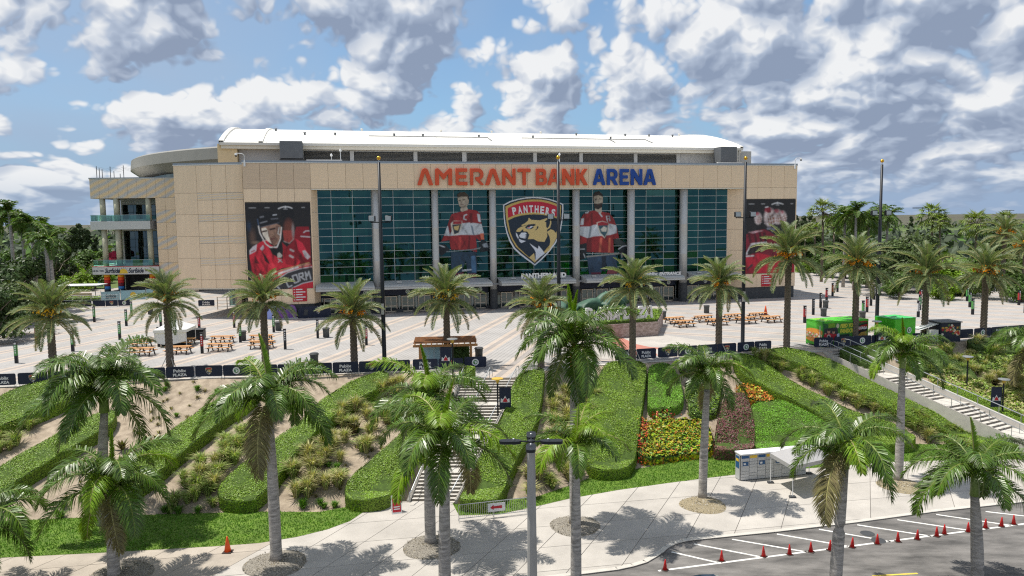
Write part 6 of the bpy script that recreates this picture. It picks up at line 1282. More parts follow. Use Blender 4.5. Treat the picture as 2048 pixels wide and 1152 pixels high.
# ================================================================== VEGETATION
# ---- clipped hedges on the slope
def resample(P, step):
    out = []; n_ = len(P)
    for i in range(n_):
        a, c = P[i], P[(i + 1) % n_]; k = max(1, int(np.linalg.norm(c - a) / step))
        for j in range(k): out.append(a + (c - a) * j / k)
    return np.array(out)
def smooth_ring(P, it=2):
    for _ in range(it): P = .25 * np.roll(P, 1, 0) + .5 * P + .25 * np.roll(P, -1, 0)
    return P
def inpoly(P, q):
    ins = np.zeros(len(q), bool)
    for i in range(len(P)):
        x1, y1 = P[i - 1][:2]; x2, y2 = P[i][:2]
        if y1 == y2: continue
        ins ^= ((y1 > q[:, 1]) != (y2 > q[:, 1])) & (q[:, 0] < (x2 - x1) * (q[:, 1] - y1) / (y2 - y1) + x1)
    return ins
def leaf_mesh(name, pos, nrm, size, mats, tilt, MI=None):
    n_ = len(pos); nv = nrm + rng.normal(0, tilt, (n_, 3)); nv /= np.linalg.norm(nv, axis=1)[:, None]
    t = rng.normal(0, 1, (n_, 3)); a = np.cross(nv, t); a /= np.linalg.norm(a, axis=1)[:, None]; b_ = np.cross(nv, a); s = (size * rng.uniform(.6, 1.35, n_))[:, None]
    V = np.stack([pos - a * s, pos + b_ * s * .5, pos + a * s, pos - b_ * s * .5], 1).reshape(-1, 3)
    me = bpy.data.meshes.new(name); me.vertices.add(4 * n_); me.vertices.foreach_set('co', V.ravel()); me.loops.add(4 * n_); me.loops.foreach_set('vertex_index', np.arange(4 * n_, dtype=np.int32)); me.polygons.add(n_); me.polygons.foreach_set('loop_start', np.arange(0, 4 * n_, 4, dtype=np.int32))
    for m in mats: me.materials.append(m)
    if MI is not None: me.polygons.foreach_set('material_index', MI.astype(np.int32))
    me.update(calc_edges=True); return me
def hedge(px, h, leaf, label, dens=460, size=.048, cat='hedge', group=None, core='hedge_core', rough=.05, name='clipped_hedge', pts=None, loose=.0):
    P = np.array([T(x, y, h)[:2] for x, y in px]) if pts is None else np.array(pts)
    P = smooth_ring(resample(P, .5), 2)
    ar = .5 * np.sum(P[:, 0] * np.roll(P[:, 1], -1) - P[:, 1] * np.roll(P[:, 0], -1))
    if ar < 0: P = P[::-1]
    n_ = len(P); c = P.mean(0); tan = np.roll(P, -1, 0) - np.roll(P, 1, 0); nr = np.stack([tan[:, 1], -tan[:, 0]], 1); nr /= np.linalg.norm(nr, axis=1)[:, None] + 1e-9
    e = empty(name, (c[0], c[1], float(terrain(*c))), 0, label, cat, group); o_ = np.array([c[0], c[1], float(terrain(*c))])
    def zt(q): return np.array([float(terrain(x, y)) for x, y in q])
    wob = rng.normal(0, rough, n_)
    rings = [(P + nr * .0, zt(P) - .12), (P + nr * .05, zt(P) + h * .45 + wob), (P + nr * .03, zt(P) + h * .90 + wob * .6), (P - nr * .07, zt(P) + h * .975 + wob * .6)]
    V = np.concatenate([np.c_[q, z] for q, z in rings]) - o_; F = []
    for k in range(3):
        for i in range(n_): F.append((k * n_ + i, k * n_ + (i + 1) % n_, (k + 1) * n_ + (i + 1) % n_, (k + 1) * n_ + i))
    ring_xy = rings[3][0]; lo_, hi_ = ring_xy.min(0), ring_xy.max(0); gx, gy = np.meshgrid(np.arange(lo_[0], hi_[0], .7), np.arange(lo_[1], hi_[1], .7)); gq = np.c_[gx.ravel(), gy.ravel()]; gq = gq[inpoly(ring_xy, gq)]
    if len(gq): gq = gq[np.min(np.linalg.norm(gq[:, None] - ring_xy[None], axis=2), 1) > .25]
    cvs = [Vector(p) for p in ring_xy] + [Vector(p) for p in gq]
    cv, ce, cf, *_ = geometry.delaunay_2d_cdt(cvs, [(i, (i + 1) % n_) for i in range(n_)], [], 1, 1e-5)
    b0 = len(V); cz = np.array([float(terrain(p.x, p.y)) + h * .97 for p in cv]); V = np.concatenate([V, np.c_[[tuple(p) for p in cv], cz] - o_])
    for f in cf:
        f = tuple(b0 + i for i in f); a, b_, d = [Vector(V[i]) for i in f[:3]]; F.append(f if (b_ - a).cross(d - a).z > 0 else f[::-1])
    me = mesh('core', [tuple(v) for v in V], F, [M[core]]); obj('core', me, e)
    # leaves: top and sides
    lo, hi = P.min(0), P.max(0); k = int((hi - lo).prod() * dens); q = lo + rng.random((k, 2)) * (hi - lo); q = q[inpoly(P, q)]
    zq = zt(q) + h * .97 + np.abs(rng.normal(0, .03 + loose, len(q))) + .05 * np.sin(q[:, 0] * 1.9) * np.sin(q[:, 1] * 1.6); pos = np.c_[q, zq]; nm = np.tile([0, -.3, 1.0], (len(q), 1))
    seg = np.linalg.norm(np.roll(P, -1, 0) - P, axis=1); ks = int(seg.sum() * h * dens * .8); idx = rng.choice(n_, ks, p=seg / seg.sum()); t = rng.random((ks, 1)); nxt = (idx + 1) % n_
    sp = P[idx] * (1 - t) + P[nxt] * t + nr[idx] * (.05 + np.abs(rng.normal(0, .018 + loose, (ks, 1)))); hh = rng.random(ks); ps = np.c_[sp, zt(sp) + hh * h * .98]; ns = np.c_[nr[idx] * 1.5, np.full(ks, .0)]
    mats = [M[leaf]] if isinstance(leaf, str) else [M[m] for m in leaf]; pos = np.concatenate([pos, ps]) - o_; nm = np.concatenate([nm, ns])
    MI = rng.integers(0, len(mats), len(pos)) if len(mats) > 1 else None
    tl_ = np.where(np.arange(len(pos)) < len(q), .40, .20)[:, None]
    obj('leaves', leaf_mesh('leaves', pos, nm, size, mats, tl_, MI), e); return e
HD = [
 ([(-60, 830), (0, 790), (34, 773), (91, 760), (150, 752), (200, 756), (160, 785), (90, 818), (40, 836), (0, 852), (-60, 880)], 'broad clipped green hedge below the lettered barriers beside the leftmost date palm'),
 ([(-60, 965), (0, 932), (90, 880), (190, 825), (235, 815), (225, 845), (125, 905), (0, 985), (-60, 1015)], 'clipped green hedge running downhill under the darkest royal palm'),
 ([(170, 985), (238, 931), (330, 868), (416, 806), (500, 770), (520, 785), (455, 830), (380, 890), (308, 952), (230, 1000), (180, 1005)], 'clipped green hedge between the bare sand strip and the ornamental grasses'),
 ([(432, 982), (447, 958), (513, 905), (600, 843), (640, 800), (700, 762), (768, 738), (785, 744), (772, 766), (700, 805), (640, 853), (590, 906), (545, 965), (500, 1003), (445, 1000)], 'clipped green hedge with a rounded lower end beside the dry grasses'),
 ([(688, 985), (694, 960), (760, 903), (820, 850), (880, 800), (905, 790), (905, 812), (870, 850), (830, 905), (800, 962), (768, 996), (705, 1000)], 'clipped green hedge along the left side of the pergola stairs'),
 ([(1030, 760), (1050, 742), (1090, 733), (1082, 800), (1072, 845), (1050, 885), (1015, 955), (990, 1002), (915, 998), (945, 940), (985, 872), (1008, 830), (1016, 790)], 'clipped green hedge along the right side of the pergola stairs'),
 ([(1212, 724), (1255, 720), (1294, 724), (1290, 765), (1279, 850), (1272, 905), (1255, 936), (1195, 940), (1165, 905), (1160, 850), (1175, 800), (1195, 755)], 'wide clipped green hedge between the palm trunk and the dark gap by the croton bed'),
 ([(1462, 712), (1490, 704), (1530, 722), (1600, 771), (1700, 820), (1800, 850), (1832, 868), (1826, 884), (1750, 890), (1650, 832), (1550, 782), (1480, 742)], 'long clipped green hedge above the bright green and purple beds'),
 ([(1520, 702), (1560, 693), (1620, 702), (1680, 726), (1760, 770), (1850, 815), (1950, 850), (2010, 858), (2046, 872), (2040, 890), (1980, 890), (1900, 862), (1800, 826), (1700, 776), (1620, 732), (1550, 713)], 'long clipped green hedge along the left side of the container stairs'),
]
for px, lb in HD: hedge(px, .95, 'hedge_leaf', lb, group=None)
hedge([(1297, 730), (1338, 723), (1358, 748), (1368, 800), (1355, 814), (1296, 818), (1297, 765)], .8, 'hedge_bright', 'bright lime-green square hedge above the croton bed', rough=.08)
hedge([(1500, 808), (1560, 797), (1640, 836), (1668, 856), (1640, 885), (1590, 900), (1515, 898), (1504, 855)], .9, 'hedge_bright', 'bright lime-green hedge block beside the purple hedge', rough=.08)
hedge([(1452, 790), (1490, 783), (1510, 850), (1507, 898), (1428, 900), (1434, 850)], .95, ['hedge_purple', 'hedge_purple', 'hedge_leaf_dark'], 'purple-leaved hedge block above the lockers', rough=.08, size=.085)
hedge([(1372, 760), (1420, 752), (1445, 770), (1432, 830), (1380, 832)], .4, ['hedge_leaf_dark', 'hedge_leaf', 'hedge_leaf_dark'], 'dark mixed shrubs between the square hedge and the purple hedge', rough=.12, name='shrub_bed', cat='shrub', loose=.08, size=.1, dens=170)
hedge([(1350, 728), (1395, 722), (1440, 730), (1420, 745), (1365, 742)], .6, ['hedge_purple', 'hedge_leaf_dark'], 'low dark purple shrubs at the top of the slope behind the square hedge', rough=.1, name='shrub_bed', cat='shrub')
hedge([(1282, 850), (1310, 838), (1350, 842), (1390, 838), (1420, 850), (1424, 885), (1420, 905), (1370, 908), (1283, 918)], .55, ['croton_leaf', 'croton_leaf', 'hedge_bright', 'croton_leaf', 'croton_leaf', 'hedge_leaf', 'flower_orange'], 'yellow and orange croton bed in front of the square hedge', dens=120, size=.12, rough=.16, name='croton_bed', cat='flower bed', loose=.12)
hedge([(1275, 838), (1293, 832), (1297, 870), (1290, 918), (1272, 916)], .6, ['flower_red', 'flower_orange', 'hedge_leaf_dark'], 'narrow row of red-leaved plants at the left edge of the croton bed', dens=90, size=.13, rough=.2, name='croton_bed', cat='flower bed', loose=.15)
hedge([(1298, 828), (1325, 822), (1352, 824), (1345, 836), (1305, 840)], .6, ['flower_red', 'hedge_leaf', 'hedge_leaf_dark'], 'red-tipped plants just below the bright square hedge', dens=90, size=.13, rough=.2, name='croton_bed', cat='flower bed', loose=.15)
hedge([(1470, 772), (1500, 768), (1545, 796), (1555, 806), (1510, 802), (1480, 790)], .6, ['flower_orange', 'croton_leaf', 'flower_orange'], 'orange croton plants between the purple and the long hedge', dens=100, size=.13, rough=.18, name='croton_bed', cat='flower bed', loose=.15)
hedge([(1672, 700), (1690, 692), (1740, 690), (1768, 700), (1775, 722), (1750, 735), (1700, 715)], .9, 'hedge_leaf_dark', 'dark hedge at the head of the container stairs')
hedge([(1790, 705), (1840, 695), (1890, 705), (1940, 735), (1960, 760), (1900, 745), (1830, 735)], .8, 'hedge_leaf_dark', 'dark hedge mound behind the crown of the palm by the container stairs', rough=.1)
hedge([(1930, 678), (2000, 672), (2080, 676), (2080, 700), (2010, 705), (1945, 695)], .9, 'hedge_leaf_dark', 'dark hedge below the barriers by the right edge date palm', rough=.1)
hedge([(1880, 770), (1940, 780), (2000, 815), (2080, 850), (2080, 880), (2000, 840), (1920, 805)], .7, 'hedge_leaf', 'loose green hedge beside the wall of the container stairs', rough=.12, loose=.05)
hedge([(1850, 742), (1900, 748), (1980, 772), (2060, 800), (2060, 845), (1990, 812), (1900, 778)], .45, ['grass_clump', 'grass_dry', 'hedge_leaf', 'grass_dry'], 'low tawny groundcover above the wall of the container stairs', dens=110, size=.15, rough=.15, name='groundcover_bed', cat='groundcover', loose=.12)
hedge([(1960, 700), (2060, 705), (2060, 760), (2000, 745), (1950, 725)], .5, ['hedge_leaf_dark', 'hedge_leaf', 'grass_clump'], 'loose green shrubs below the right edge barriers', dens=110, size=.14, rough=.15, name='shrub_bed', cat='shrub', loose=.12)
hedge([(912, 738), (930, 731), (955, 732), (957, 744), (935, 750), (915, 750)], .95, 'hedge_leaf', 'short clipped hedge at the head of the pergola stairs')
# ---- ornamental grasses
def clump_mesh(n_, h, spread, mats, dry):
    V = []; F = []; MI = []
    for k in range(n_):
        a = random.uniform(0, 6.28); r0 = random.uniform(0, .12); l = h * random.uniform(.6, 1.1); ln = random.uniform(.15, 1.0) * spread; wd = random.uniform(.008, .018) * 1.4; bx, by = r0 * math.cos(a), r0 * math.sin(a); dx, dy = math.cos(a), math.sin(a); px_, py_ = -dy * wd, dx * wd
        b0 = len(V); m1 = (bx + dx * ln * .35, by + dy * ln * .35, l * .65); m2 = (bx + dx * ln, by + dy * ln, l * (1 - .35 * ln))
        V += [(bx - px_, by - py_, -.05), (bx + px_, by + py_, -.05), (m1[0] + px_, m1[1] + py_, m1[2]), (m1[0] - px_, m1[1] - py_, m1[2]), m2]; F += [(b0, b0 + 1, b0 + 2, b0 + 3), (b0 + 3, b0 + 2, b0 + 4)]; q = 1 if random.random() < dry else 0; MI += [q, q]
    return mesh('grass_clump', V, F, mats, MI)
CL = [clump_mesh(170, .9, .85, [M['grass_clump'], M['grass_dry']], .2) for _ in range(2)] + [clump_mesh(190, 1.05, .85, [M['grass_clump'], M['grass_dry']], .65) for _ in range(2)] + [clump_mesh(110, .45, .5, [M['grass_fresh'], M['grass_clump']], .15) for _ in range(2)] + [clump_mesh(26, .28, .5, [M['brom_leaf'], M['grass_dry']], .4)]
def area(px, n_, kinds, label, group, sc=(.95, 1.45), name='grass_clump', cat='grass clump'):
    P = np.array(px); lo, hi = P.min(0), P.max(0); k = 0; g = 0
    while k < n_ and g < 8000:
        g += 1; q = lo + rng.random(2) * (hi - lo)
        if not inpoly(P, q[None])[0]: continue
        w_ = T(*q); o = obj(name, CL[random.choice(kinds)], None, tuple(w_), (0, 0, random.uniform(0, 6.28))); s = random.uniform(*sc); o.scale = (s, s, s * random.uniform(.85, 1.15)); tag(o, label, cat, group); k += 1
area([(320, 1010), (380, 950), (470, 870), (560, 790), (600, 790), (560, 850), (470, 930), (430, 960), (428, 1015)], 52, [0, 0, 1, 3, 1], 'green ornamental grass clump on the sandy strip left of the round-ended hedge', 'grasses left of the round-ended hedge')
area([(560, 1000), (600, 920), (660, 850), (760, 770), (800, 775), (800, 850), (740, 900), (690, 955), (680, 985), (600, 1000)], 74, [2, 3, 2, 3, 0, 4], 'pale dry ornamental grass clump between the two hedges left of the stairs', 'dry grasses left of the pergola stairs', (.95, 1.45))
area([(1030, 1010), (1060, 940), (1090, 870), (1110, 790), (1180, 760), (1190, 800), (1160, 900), (1150, 960), (1060, 1000)], 46, [0, 2, 3, 3], 'ornamental grass clump around the royal palm trunk by the lamp post', 'grasses behind the lamp post', (.95, 1.45))
area([(1490, 710), (1520, 705), (1600, 745), (1720, 800), (1850, 845), (1960, 880), (1940, 905), (1850, 890), (1790, 848), (1650, 790), (1550, 745)], 74, [0, 0, 1, 3], 'ornamental grass clump between the two long hedges', 'grasses between the long hedges', (.95, 1.4))
area([(1850, 690), (1960, 690), (2048, 700), (2060, 830), (1990, 800), (1900, 760), (1820, 745)], 70, [2, 3, 0, 1], 'tawny ornamental grass clump above the wall of the container stairs', 'grasses above the container stairs', (.95, 1.45))
area([(-20, 880), (0, 850), (60, 840), (70, 860), (0, 920), (-20, 930)], 12, [0, 1], 'green ornamental grass clump on the sand beside the leftmost hedges', 'grasses beside the leftmost hedges')
area([(60, 1035), (330, 1020), (560, 1012), (680, 1005), (690, 1015), (560, 1020), (60, 1040)], 14, [4, 5], 'small fresh green grass tuft at the edge of the left lawn', 'tufts along the left lawn', (.8, 1.2))
area([(330, 765), (440, 755), (480, 765), (420, 800), (300, 900), (250, 960), (150, 1020), (60, 1030), (150, 960), (260, 870), (310, 810)], 46, [6, 6, 6, 5], 'small withered tuft on the bare sand strip', 'withered tufts on the bare sand', (.6, 1.1), 'plant_tuft', 'plant')
area([(600, 995), (640, 960), (720, 880), (780, 850), (770, 900), (690, 960), (670, 1000)], 22, [6], 'small withered tuft on the sand below the dry grasses', 'withered tufts below the dry grasses', (.6, 1.1), 'plant_tuft', 'plant')
def rosette(px, py, s, label, mat='brom_leaf'):
    w_ = T(px, py); e = empty('bromeliad', tuple(w_), random.uniform(0, 6), label, 'bromeliad', None)
    V = []; F = []
    for k in range(18):
        a = k * 2.4; l = s * random.uniform(.7, 1.1); el_ = random.uniform(.5, 1.3); wd = .10 * s; dx, dy = math.cos(a), math.sin(a); pts = [(0, .0), (l * .45 * math.cos(el_), l * .55 * math.sin(el_)), (l * .95 * math.cos(el_), l * .85 * math.sin(el_))]; b0 = len(V)
        for (r_, z), ww in zip(pts, (wd * .8, wd, .01)): V += [(dx * r_ - dy * ww, dy * r_ + dx * ww, z), (dx * r_ + dy * ww, dy * r_ - dx * ww, z)]
        F += [(b0, b0 + 1, b0 + 3, b0 + 2), (b0 + 2, b0 + 3, b0 + 5, b0 + 4)]
    obj('leaves', mesh('leaves', V, F, [M[mat]]), e); MB().lathe([(.08 * s, -.05), (.03 * s, .3 * s)], 6).build('core', [M['bark']], e)
for px, py, s, lb in [(708, 870, 1.6, 'tall dark bromeliad among the dry grasses'), (700, 858, 1.0, 'small bromeliad tucked behind the tall dark one'), (245, 900, 1.1, 'brown bromeliad on bare sand under the dark royal palm'), (330, 890, .9, 'low brown bromeliad on the bare sand strip'), (1580, 845, 1.0, 'dark red bromeliad beside the bright green block'), (1605, 850, .9, 'dark red bromeliad at the end of the bright green block'), (1990, 770, 1.3, 'brown bromeliad by the small lamp above the stairs wall'), (2035, 785, 1.1, 'brown bromeliad at the far end above the stairs wall'), (520, 862, 1.2, 'dark red bromeliad under the royal palm by the tan pavement')]: rosette(px, py, s, lb)
# ---- palm fronds
def frond(L_, a0, a1, pw, nl, ll, lw, plume, droop, rmat, lmats, twist=0.0, vee=.5, seg=1, bare=.08):
    """frond along +X from the origin, angles from horizontal in degrees at base and tip"""
    n_ = 14; P = [np.zeros(3)]; ang = []
    for i in range(n_):
        s = (i + .5) / n_; a = rad(a0 + (a1 - a0) * s ** pw); ang.append(a); P.append(P[-1] + np.array([math.cos(a), twist * math.sin(s * 2) * .25, math.sin(a)]) * L_ / n_)
    P = np.array(P); V = []; F = []; MI = []
    b = MB(); b.tube([tuple(p) for p in P[::2]], [.055 * L_ / 3.3 * (1 - .85 * i / 7) + .006 for i in range(len(P[::2]))], 4, 0, False); V += b.V; F += b.F; MI += [0] * len(b.F)
    for i in range(nl):
        s = bare + (1 - bare) * (i + random.uniform(.2, .8)) / nl; k = min(int(s * n_), n_ - 1); f = s * n_ - k; p = P[k] * (1 - f) + P[k + 1] * f; t = (P[k + 1] - P[k]); t = t / np.linalg.norm(t); side = np.cross(t, [0, 0, 1.0]); side /= np.linalg.norm(side) + 1e-6; up = np.cross(side, t)
        ln = ll * (math.sin(math.pi * min(1, (s * .80 + .16))) ** .7) * random.uniform(.85, 1.1)
        for sg in (-1, 1):
            v = vee + random.uniform(-plume, plume); d = sg * side * math.cos(v) + up * math.sin(v) + t * (.45 + .5 * s); d /= np.linalg.norm(d); w_ = np.cross(d, up + t * .3); w_ = w_ / (np.linalg.norm(w_) + 1e-6) * lw * .5
            b0 = len(V)
            if seg == 1:
                q = p + d * ln + np.array([0, 0, -droop * ln]); m_ = p + d * ln * .4; V += [tuple(p), tuple(m_ + w_), tuple(q), tuple(m_ - w_)]; F.append((b0, b0 + 1, b0 + 2, b0 + 3)); MI.append(1)
            else:
                m_ = p + d * ln * .5 - np.array([0, 0, droop * ln * .18]); d2_ = d * .8 + np.array([0, 0, -droop * 1.6]); d2_ /= np.linalg.norm(d2_); q = m_ + d2_ * ln * .55
                V += [tuple(p - w_ * .5), tuple(p + w_ * .5), tuple(m_ + w_), tuple(m_ - w_), tuple(q)]; F += [(b0, b0 + 1, b0 + 2, b0 + 3), (b0 + 3, b0 + 2, b0 + 4)]; MI += [1, 1]
    return mesh('frond', V, F, [M[rmat], M[lmats]], MI)
RF = {}
for key, (a0, a1, pw) in dict(spear=(88, 80, 1), up=(74, -32, 1.25), mid=(54, -70, 1.05), low=(28, -82, .85), hang=(-8, -87, .6)).items():
    for y, (rm, lm) in enumerate((('rachis', 'royal_leaf'), ('rachis_pale', 'royal_leaf_young'), ('rachis_pale', 'royal_leaf_old'))):
        RF[key, y] = [frond(4.3, a0 + random.uniform(-6, 6), a1 + random.uniform(-8, 8), pw, 120, 1.08 if key != 'spear' else .5, .058, .55 if key != 'spear' else .2, .42 if key != 'spear' else .05, rm, lm, random.uniform(-1, 1), .25 if key != 'spear' else 1.0, 2) for _ in range(2 if y == 0 else 1)]
def trunk_mesh(H_, r0, r1, lean=(0, 0)):
    b = MB(); n_ = 14; pts = []; rs = []
    for i in range(n_ + 1):
        s = i / n_; r = (r0 * 1.35 if i == 0 else r0 * (1.08 - .18 * s) + .06 * r0 * math.sin(s * 5)) * (1 - .35 * max(0, s - .75) * 4 * .5); pts.append((lean[0] * s ** 1.5, lean[1] * s ** 1.5, H_ * s - .05 * (i == 0))); rs.append(r)
    b.tube(pts, rs, 14); return b.me('trunk', [M['royal_trunk']], True)
def royal(px, base, ycrown, label, size=1.0, young=0, lean=0.0, nf=18, old=1, spear=True, dry=False):
    bx, by, bz = base; dist = by; d = ray(px, ycrown); q = cC + d * (by / d[1]); H_ = q[2] - bz; lx = q[0] - bx
    e = empty('royal_palm', (bx, by, bz), 0, label, 'palm tree', 'royal palms')
    cs = 1.25 * size; obj('trunk', trunk_mesh(H_ - cs, .29 * size ** .5, .26, (lx * .92, 0)), e)
    b = MB(); b.tube([(lx * .92, 0, H_ - cs - .05), (lx * .96, 0, H_ - cs * .4), (lx, 0, H_ + .1)], [.25 * size, .20 * size, .10 * size], 10); b.build('crownshaft', [M['old_sheath'] if dry else M['crownshaft']], e, smooth=True)
    seq = (['spear'] if spear else []) + ['up'] * 4 + ['mid'] * 7 + ['low'] * 4 + ['hang'] * 2; ph = random.uniform(0, 6.28)
    for i in range(nf):
        k = seq[i % len(seq)]; y = 2 if (k == 'hang' and i >= nf - old) else (1 if (young and random.random() < young) or k == 'spear' else 0)
        m_ = random.choice(RF[k, y]); s = size * random.uniform(.86, 1.08) * (.75 if k == 'spear' else 1)
        o = obj('frond', m_, e, (lx, 0, H_ - (.25 if k in ('hang', 'low') else .05) * size), (random.uniform(-.12, .12), random.uniform(-.12, .12), ph + i * 2.39996)); o.scale = (s, s, s)
    return e
def LB(x, y): return tuple(G(x, y, ZL + .06))
def near(px, d, z=ZL): r_ = ray(px, 1152); q = cC + r_ * (d / r_[1]); return (q[0], d, z + .06)
royal(207, (near(213, 46.5)[0], 46.5, ZL + .1), 775, 'large dark royal palm on the slope in front of the leftmost date palms', 1.25, 0, nf=20, old=1, spear=False)
royal(222, near(228, 39.3), 965, 'royal palm with a bright yellow-green upright spear frond, in front of the tan pavement', 1.0, .45, nf=18, old=1)
royal(537, LB(553, 1122), 795, 'royal palm in a mulch ring beside the lone orange cone pavement', 1.08, .12, nf=17, old=1)
royal(856, LB(861, 1087), 805, 'royal palm in a mulch ring at the foot of the pergola stairs', 1.1, .2, nf=18)
royal(889, near(889, 36.5), 885, 'thick-trunked royal palm just left of the four-headed lamp post', 1.0, .15, nf=17, old=1)
royal(1148, LB(1150, 1050), 688, 'tall royal palm with an orange-brown shaft in a mulch ring behind the lamp post', 1.12, 0, nf=19, dry=True)
royal(1152, near(1152, 36.5), 895, 'small-crowned royal palm right of the lamp post', .78, .5, nf=13, old=1)
royal(1415, LB(1405, 998), 745, 'slender royal palm in a gravel ring below the croton bed', .86, .2, nf=16, spear=False)
royal(1692, near(1671, 36.3), 890, 'royal palm in front of the lockers and grey tent', .92, .1, nf=16, old=1, spear=False)
royal(1806, LB(1797, 963), 705, 'royal palm in a gravel ring below the container stairs', .86, .25, nf=16)
royal(1950, near(1955, 37.3), 945, 'royal palm over the parking bay cones at the right', .95, .05, nf=16)
q_ = T(2062, 800); royal(2068, tuple(q_), 690, 'royal palm standing high on the slope at the right edge', 1.05, .25, nf=17)
royal(-46, near(-52, 37.5), 1045, 'royal palm whose crown hangs over the left lawn end', 1.0, .0, nf=17)
# mulch rings
def ring(px, py, rx, mat, label):
    p = LB(px, py); e = empty('tree_pit', (p[0], p[1], ZL + .06), 0, label, 'tree pit', 'mulch rings around the palms'); b = MB(); n_ = 28; V = [(0, 0, .12)]; F = []
    for k, (r_, z) in enumerate(((.45, .16), (.85, .10), (1.0, .005))):
        for i in range(n_): a = 2 * math.pi * i / n_; rr = rx * r_ * (1 + .04 * math.sin(3 * a + px)); V.append((rr * math.cos(a), rr * math.sin(a), z))
    for i in range(n_): F.append((0, 1 + i, 1 + (i + 1) % n_))
    for k in range(2):
        for i in range(n_): F.append((1 + k * n_ + i, 1 + (k + 1) * n_ + i, 1 + (k + 1) * n_ + (i + 1) % n_, 1 + k * n_ + (i + 1) % n_))
    obj('mulch', mesh('mulch', V, F, [M[mat]], None, True), e)
    n2 = 700; a = rng.uniform(0, 6.28, n2); r_ = rx * np.sqrt(rng.random(n2)) * 1.0; pos = np.c_[r_ * np.cos(a), r_ * np.sin(a), .16 - .13 * (r_ / rx) ** 2 + .02]
    o = obj('chips', leaf_mesh('chips', pos, np.tile([0, 0, 1.], (n2, 1)), .055, [M[mat], M['gravel_tan'] if mat == 'mulch' else M['kerb']], .7, rng.integers(0, 2, n2)), e); o['kind'] = 'stuff'
for px, py, r_, mt_, lb in [(551, 1128, 1.75, 'mulch', 'grey mulch ring under the palm by the lone orange cone'), (863, 1094, 1.7, 'mulch', 'grey mulch ring under the palm at the foot of the pergola stairs'), (1150, 1052, 1.6, 'mulch', 'grey mulch ring under the tall palm behind the lamp post'), (1406, 1010, 1.55, 'gravel_tan', 'tan gravel ring under the slender palm below the croton bed'), (1803, 972, 1.6, 'gravel_tan', 'tan gravel ring under the palm below the container stairs'), (240, 1150, 1.7, 'mulch', 'grey mulch ring under the palm with the yellow-green spear')]: ring(px, py, r_, mt_, lb)
# ---- date palms
DF = {}
for key, (a0, a1, pw) in dict(top=(80, 30, 1.7), up=(62, -5, 1.5), mid=(40, -38, 1.3), low=(14, -60, 1.1), hang=(-18, -78, .9)).items():
    DF[key] = [frond(3.5, a0 + random.uniform(-5, 5), a1 + random.uniform(-9, 9), pw, 64, .62, .052, .20, .05 if key != 'hang' else .12, 'rachis_pale', 'date_leaf' if key != 'hang' or i else 'date_leaf_old', random.uniform(-1, 1), .62, 1, .14) for i in range(2)]
def date_trunk(H_):
    V = []; F = []; n_ = 12; m_ = int(H_ / .16)
    for k in range(m_ + 1):
        z = H_ * k / m_; s = k / m_; r = .27 + .05 * (1 - s) + (.10 * max(0, s - .82) / .18)
        for i in range(n_): a = 2 * math.pi * (i + .5 * (k % 2)) / n_; rr = r * (1.0 + (.13 if (i + k) % 2 else -.04)); V.append((rr * math.cos(a), rr * math.sin(a), z - (.06 if k == 0 else 0)))
    for k in range(m_):
        for i in range(n_): F.append((k * n_ + i, k * n_ + (i + 1) % n_, (k + 1) * n_ + (i + 1) % n_, (k + 1) * n_ + i))
    F.append(tuple(range(m_ * n_, (m_ + 1) * n_))); return mesh('trunk', V, F, [M['date_trunk']])
def fruit_mesh(mat):
    V = []; F = []; b = MB()
    for k in range(26):
        p = Vector((.45 + random.gauss(0, .14), random.gauss(0, .14), -.35 + random.gauss(0, .18))); s = random.uniform(.035, .07); b.add([tuple(p + Vector(v) * s) for v in ((1, 0, 0), (-1, 0, 0), (0, 1, 0), (0, -1, 0), (0, 0, 1.3), (0, 0, -1.3))], [(0, 2, 4), (2, 1, 4), (1, 3, 4), (3, 0, 4), (2, 0, 5), (1, 2, 5), (3, 1, 5), (0, 3, 5)])
    b.tube([(0, 0, 0), (.3, 0, .05), (.45, 0, -.25)], .03, 4); return b.me('fruit_cluster', [M[mat]])
FM = [fruit_mesh('date_fruit'), fruit_mesh('date_fruit_yellow'), fruit_mesh('date_fruit')]
def date_palm(px, base, ycrown, label, size=1.0, fruit=7, yellow=False, nf=46, props=False, group='date palms along the plaza edge'):
    bx, by, bz = base; d = ray(px, ycrown); q = cC + d * (by / d[1]); H_ = q[2] - bz; e = empty('date_palm', (bx, by, bz), 0, label, 'palm tree', group); obj('trunk', date_trunk(H_ - .1), e)
    seq = ['top'] * 6 + ['up'] * 11 + ['mid'] * 13 + ['low'] * 12 + ['hang'] * 4; ph = random.uniform(0, 6)
    for i in range(nf):
        k = seq[int(i * len(seq) / nf)]; o = obj('frond', random.choice(DF[k]), e, (0, 0, H_ - (.28 if k in ('low', 'hang') else .05)), (random.uniform(-.1, .1), random.uniform(-.1, .1), ph + i * 2.39996)); s = size * random.uniform(.85, 1.1); o.scale = (s, s, s)
    for i in range(max(2, int(fruit * .75))): o = obj('fruit_cluster', FM[1] if yellow else FM[random.choice((0, 2))], e, (0, 0, H_ + .45), (0, random.uniform(-1.15, -.45), i * 2.399 + ph)); s = size * random.uniform(1.2, 1.7); o['kind'] = 'stuff'; o.scale = (s, s, s)
    if props:
        for a in (200, 320, 80): a = rad(a); MB().tube([(.28 * math.cos(a), .28 * math.sin(a), 1.3), (1.0 * math.cos(a), 1.0 * math.sin(a), -.15)], .035, 5).build('prop', [M['kerb']], e)
    return e
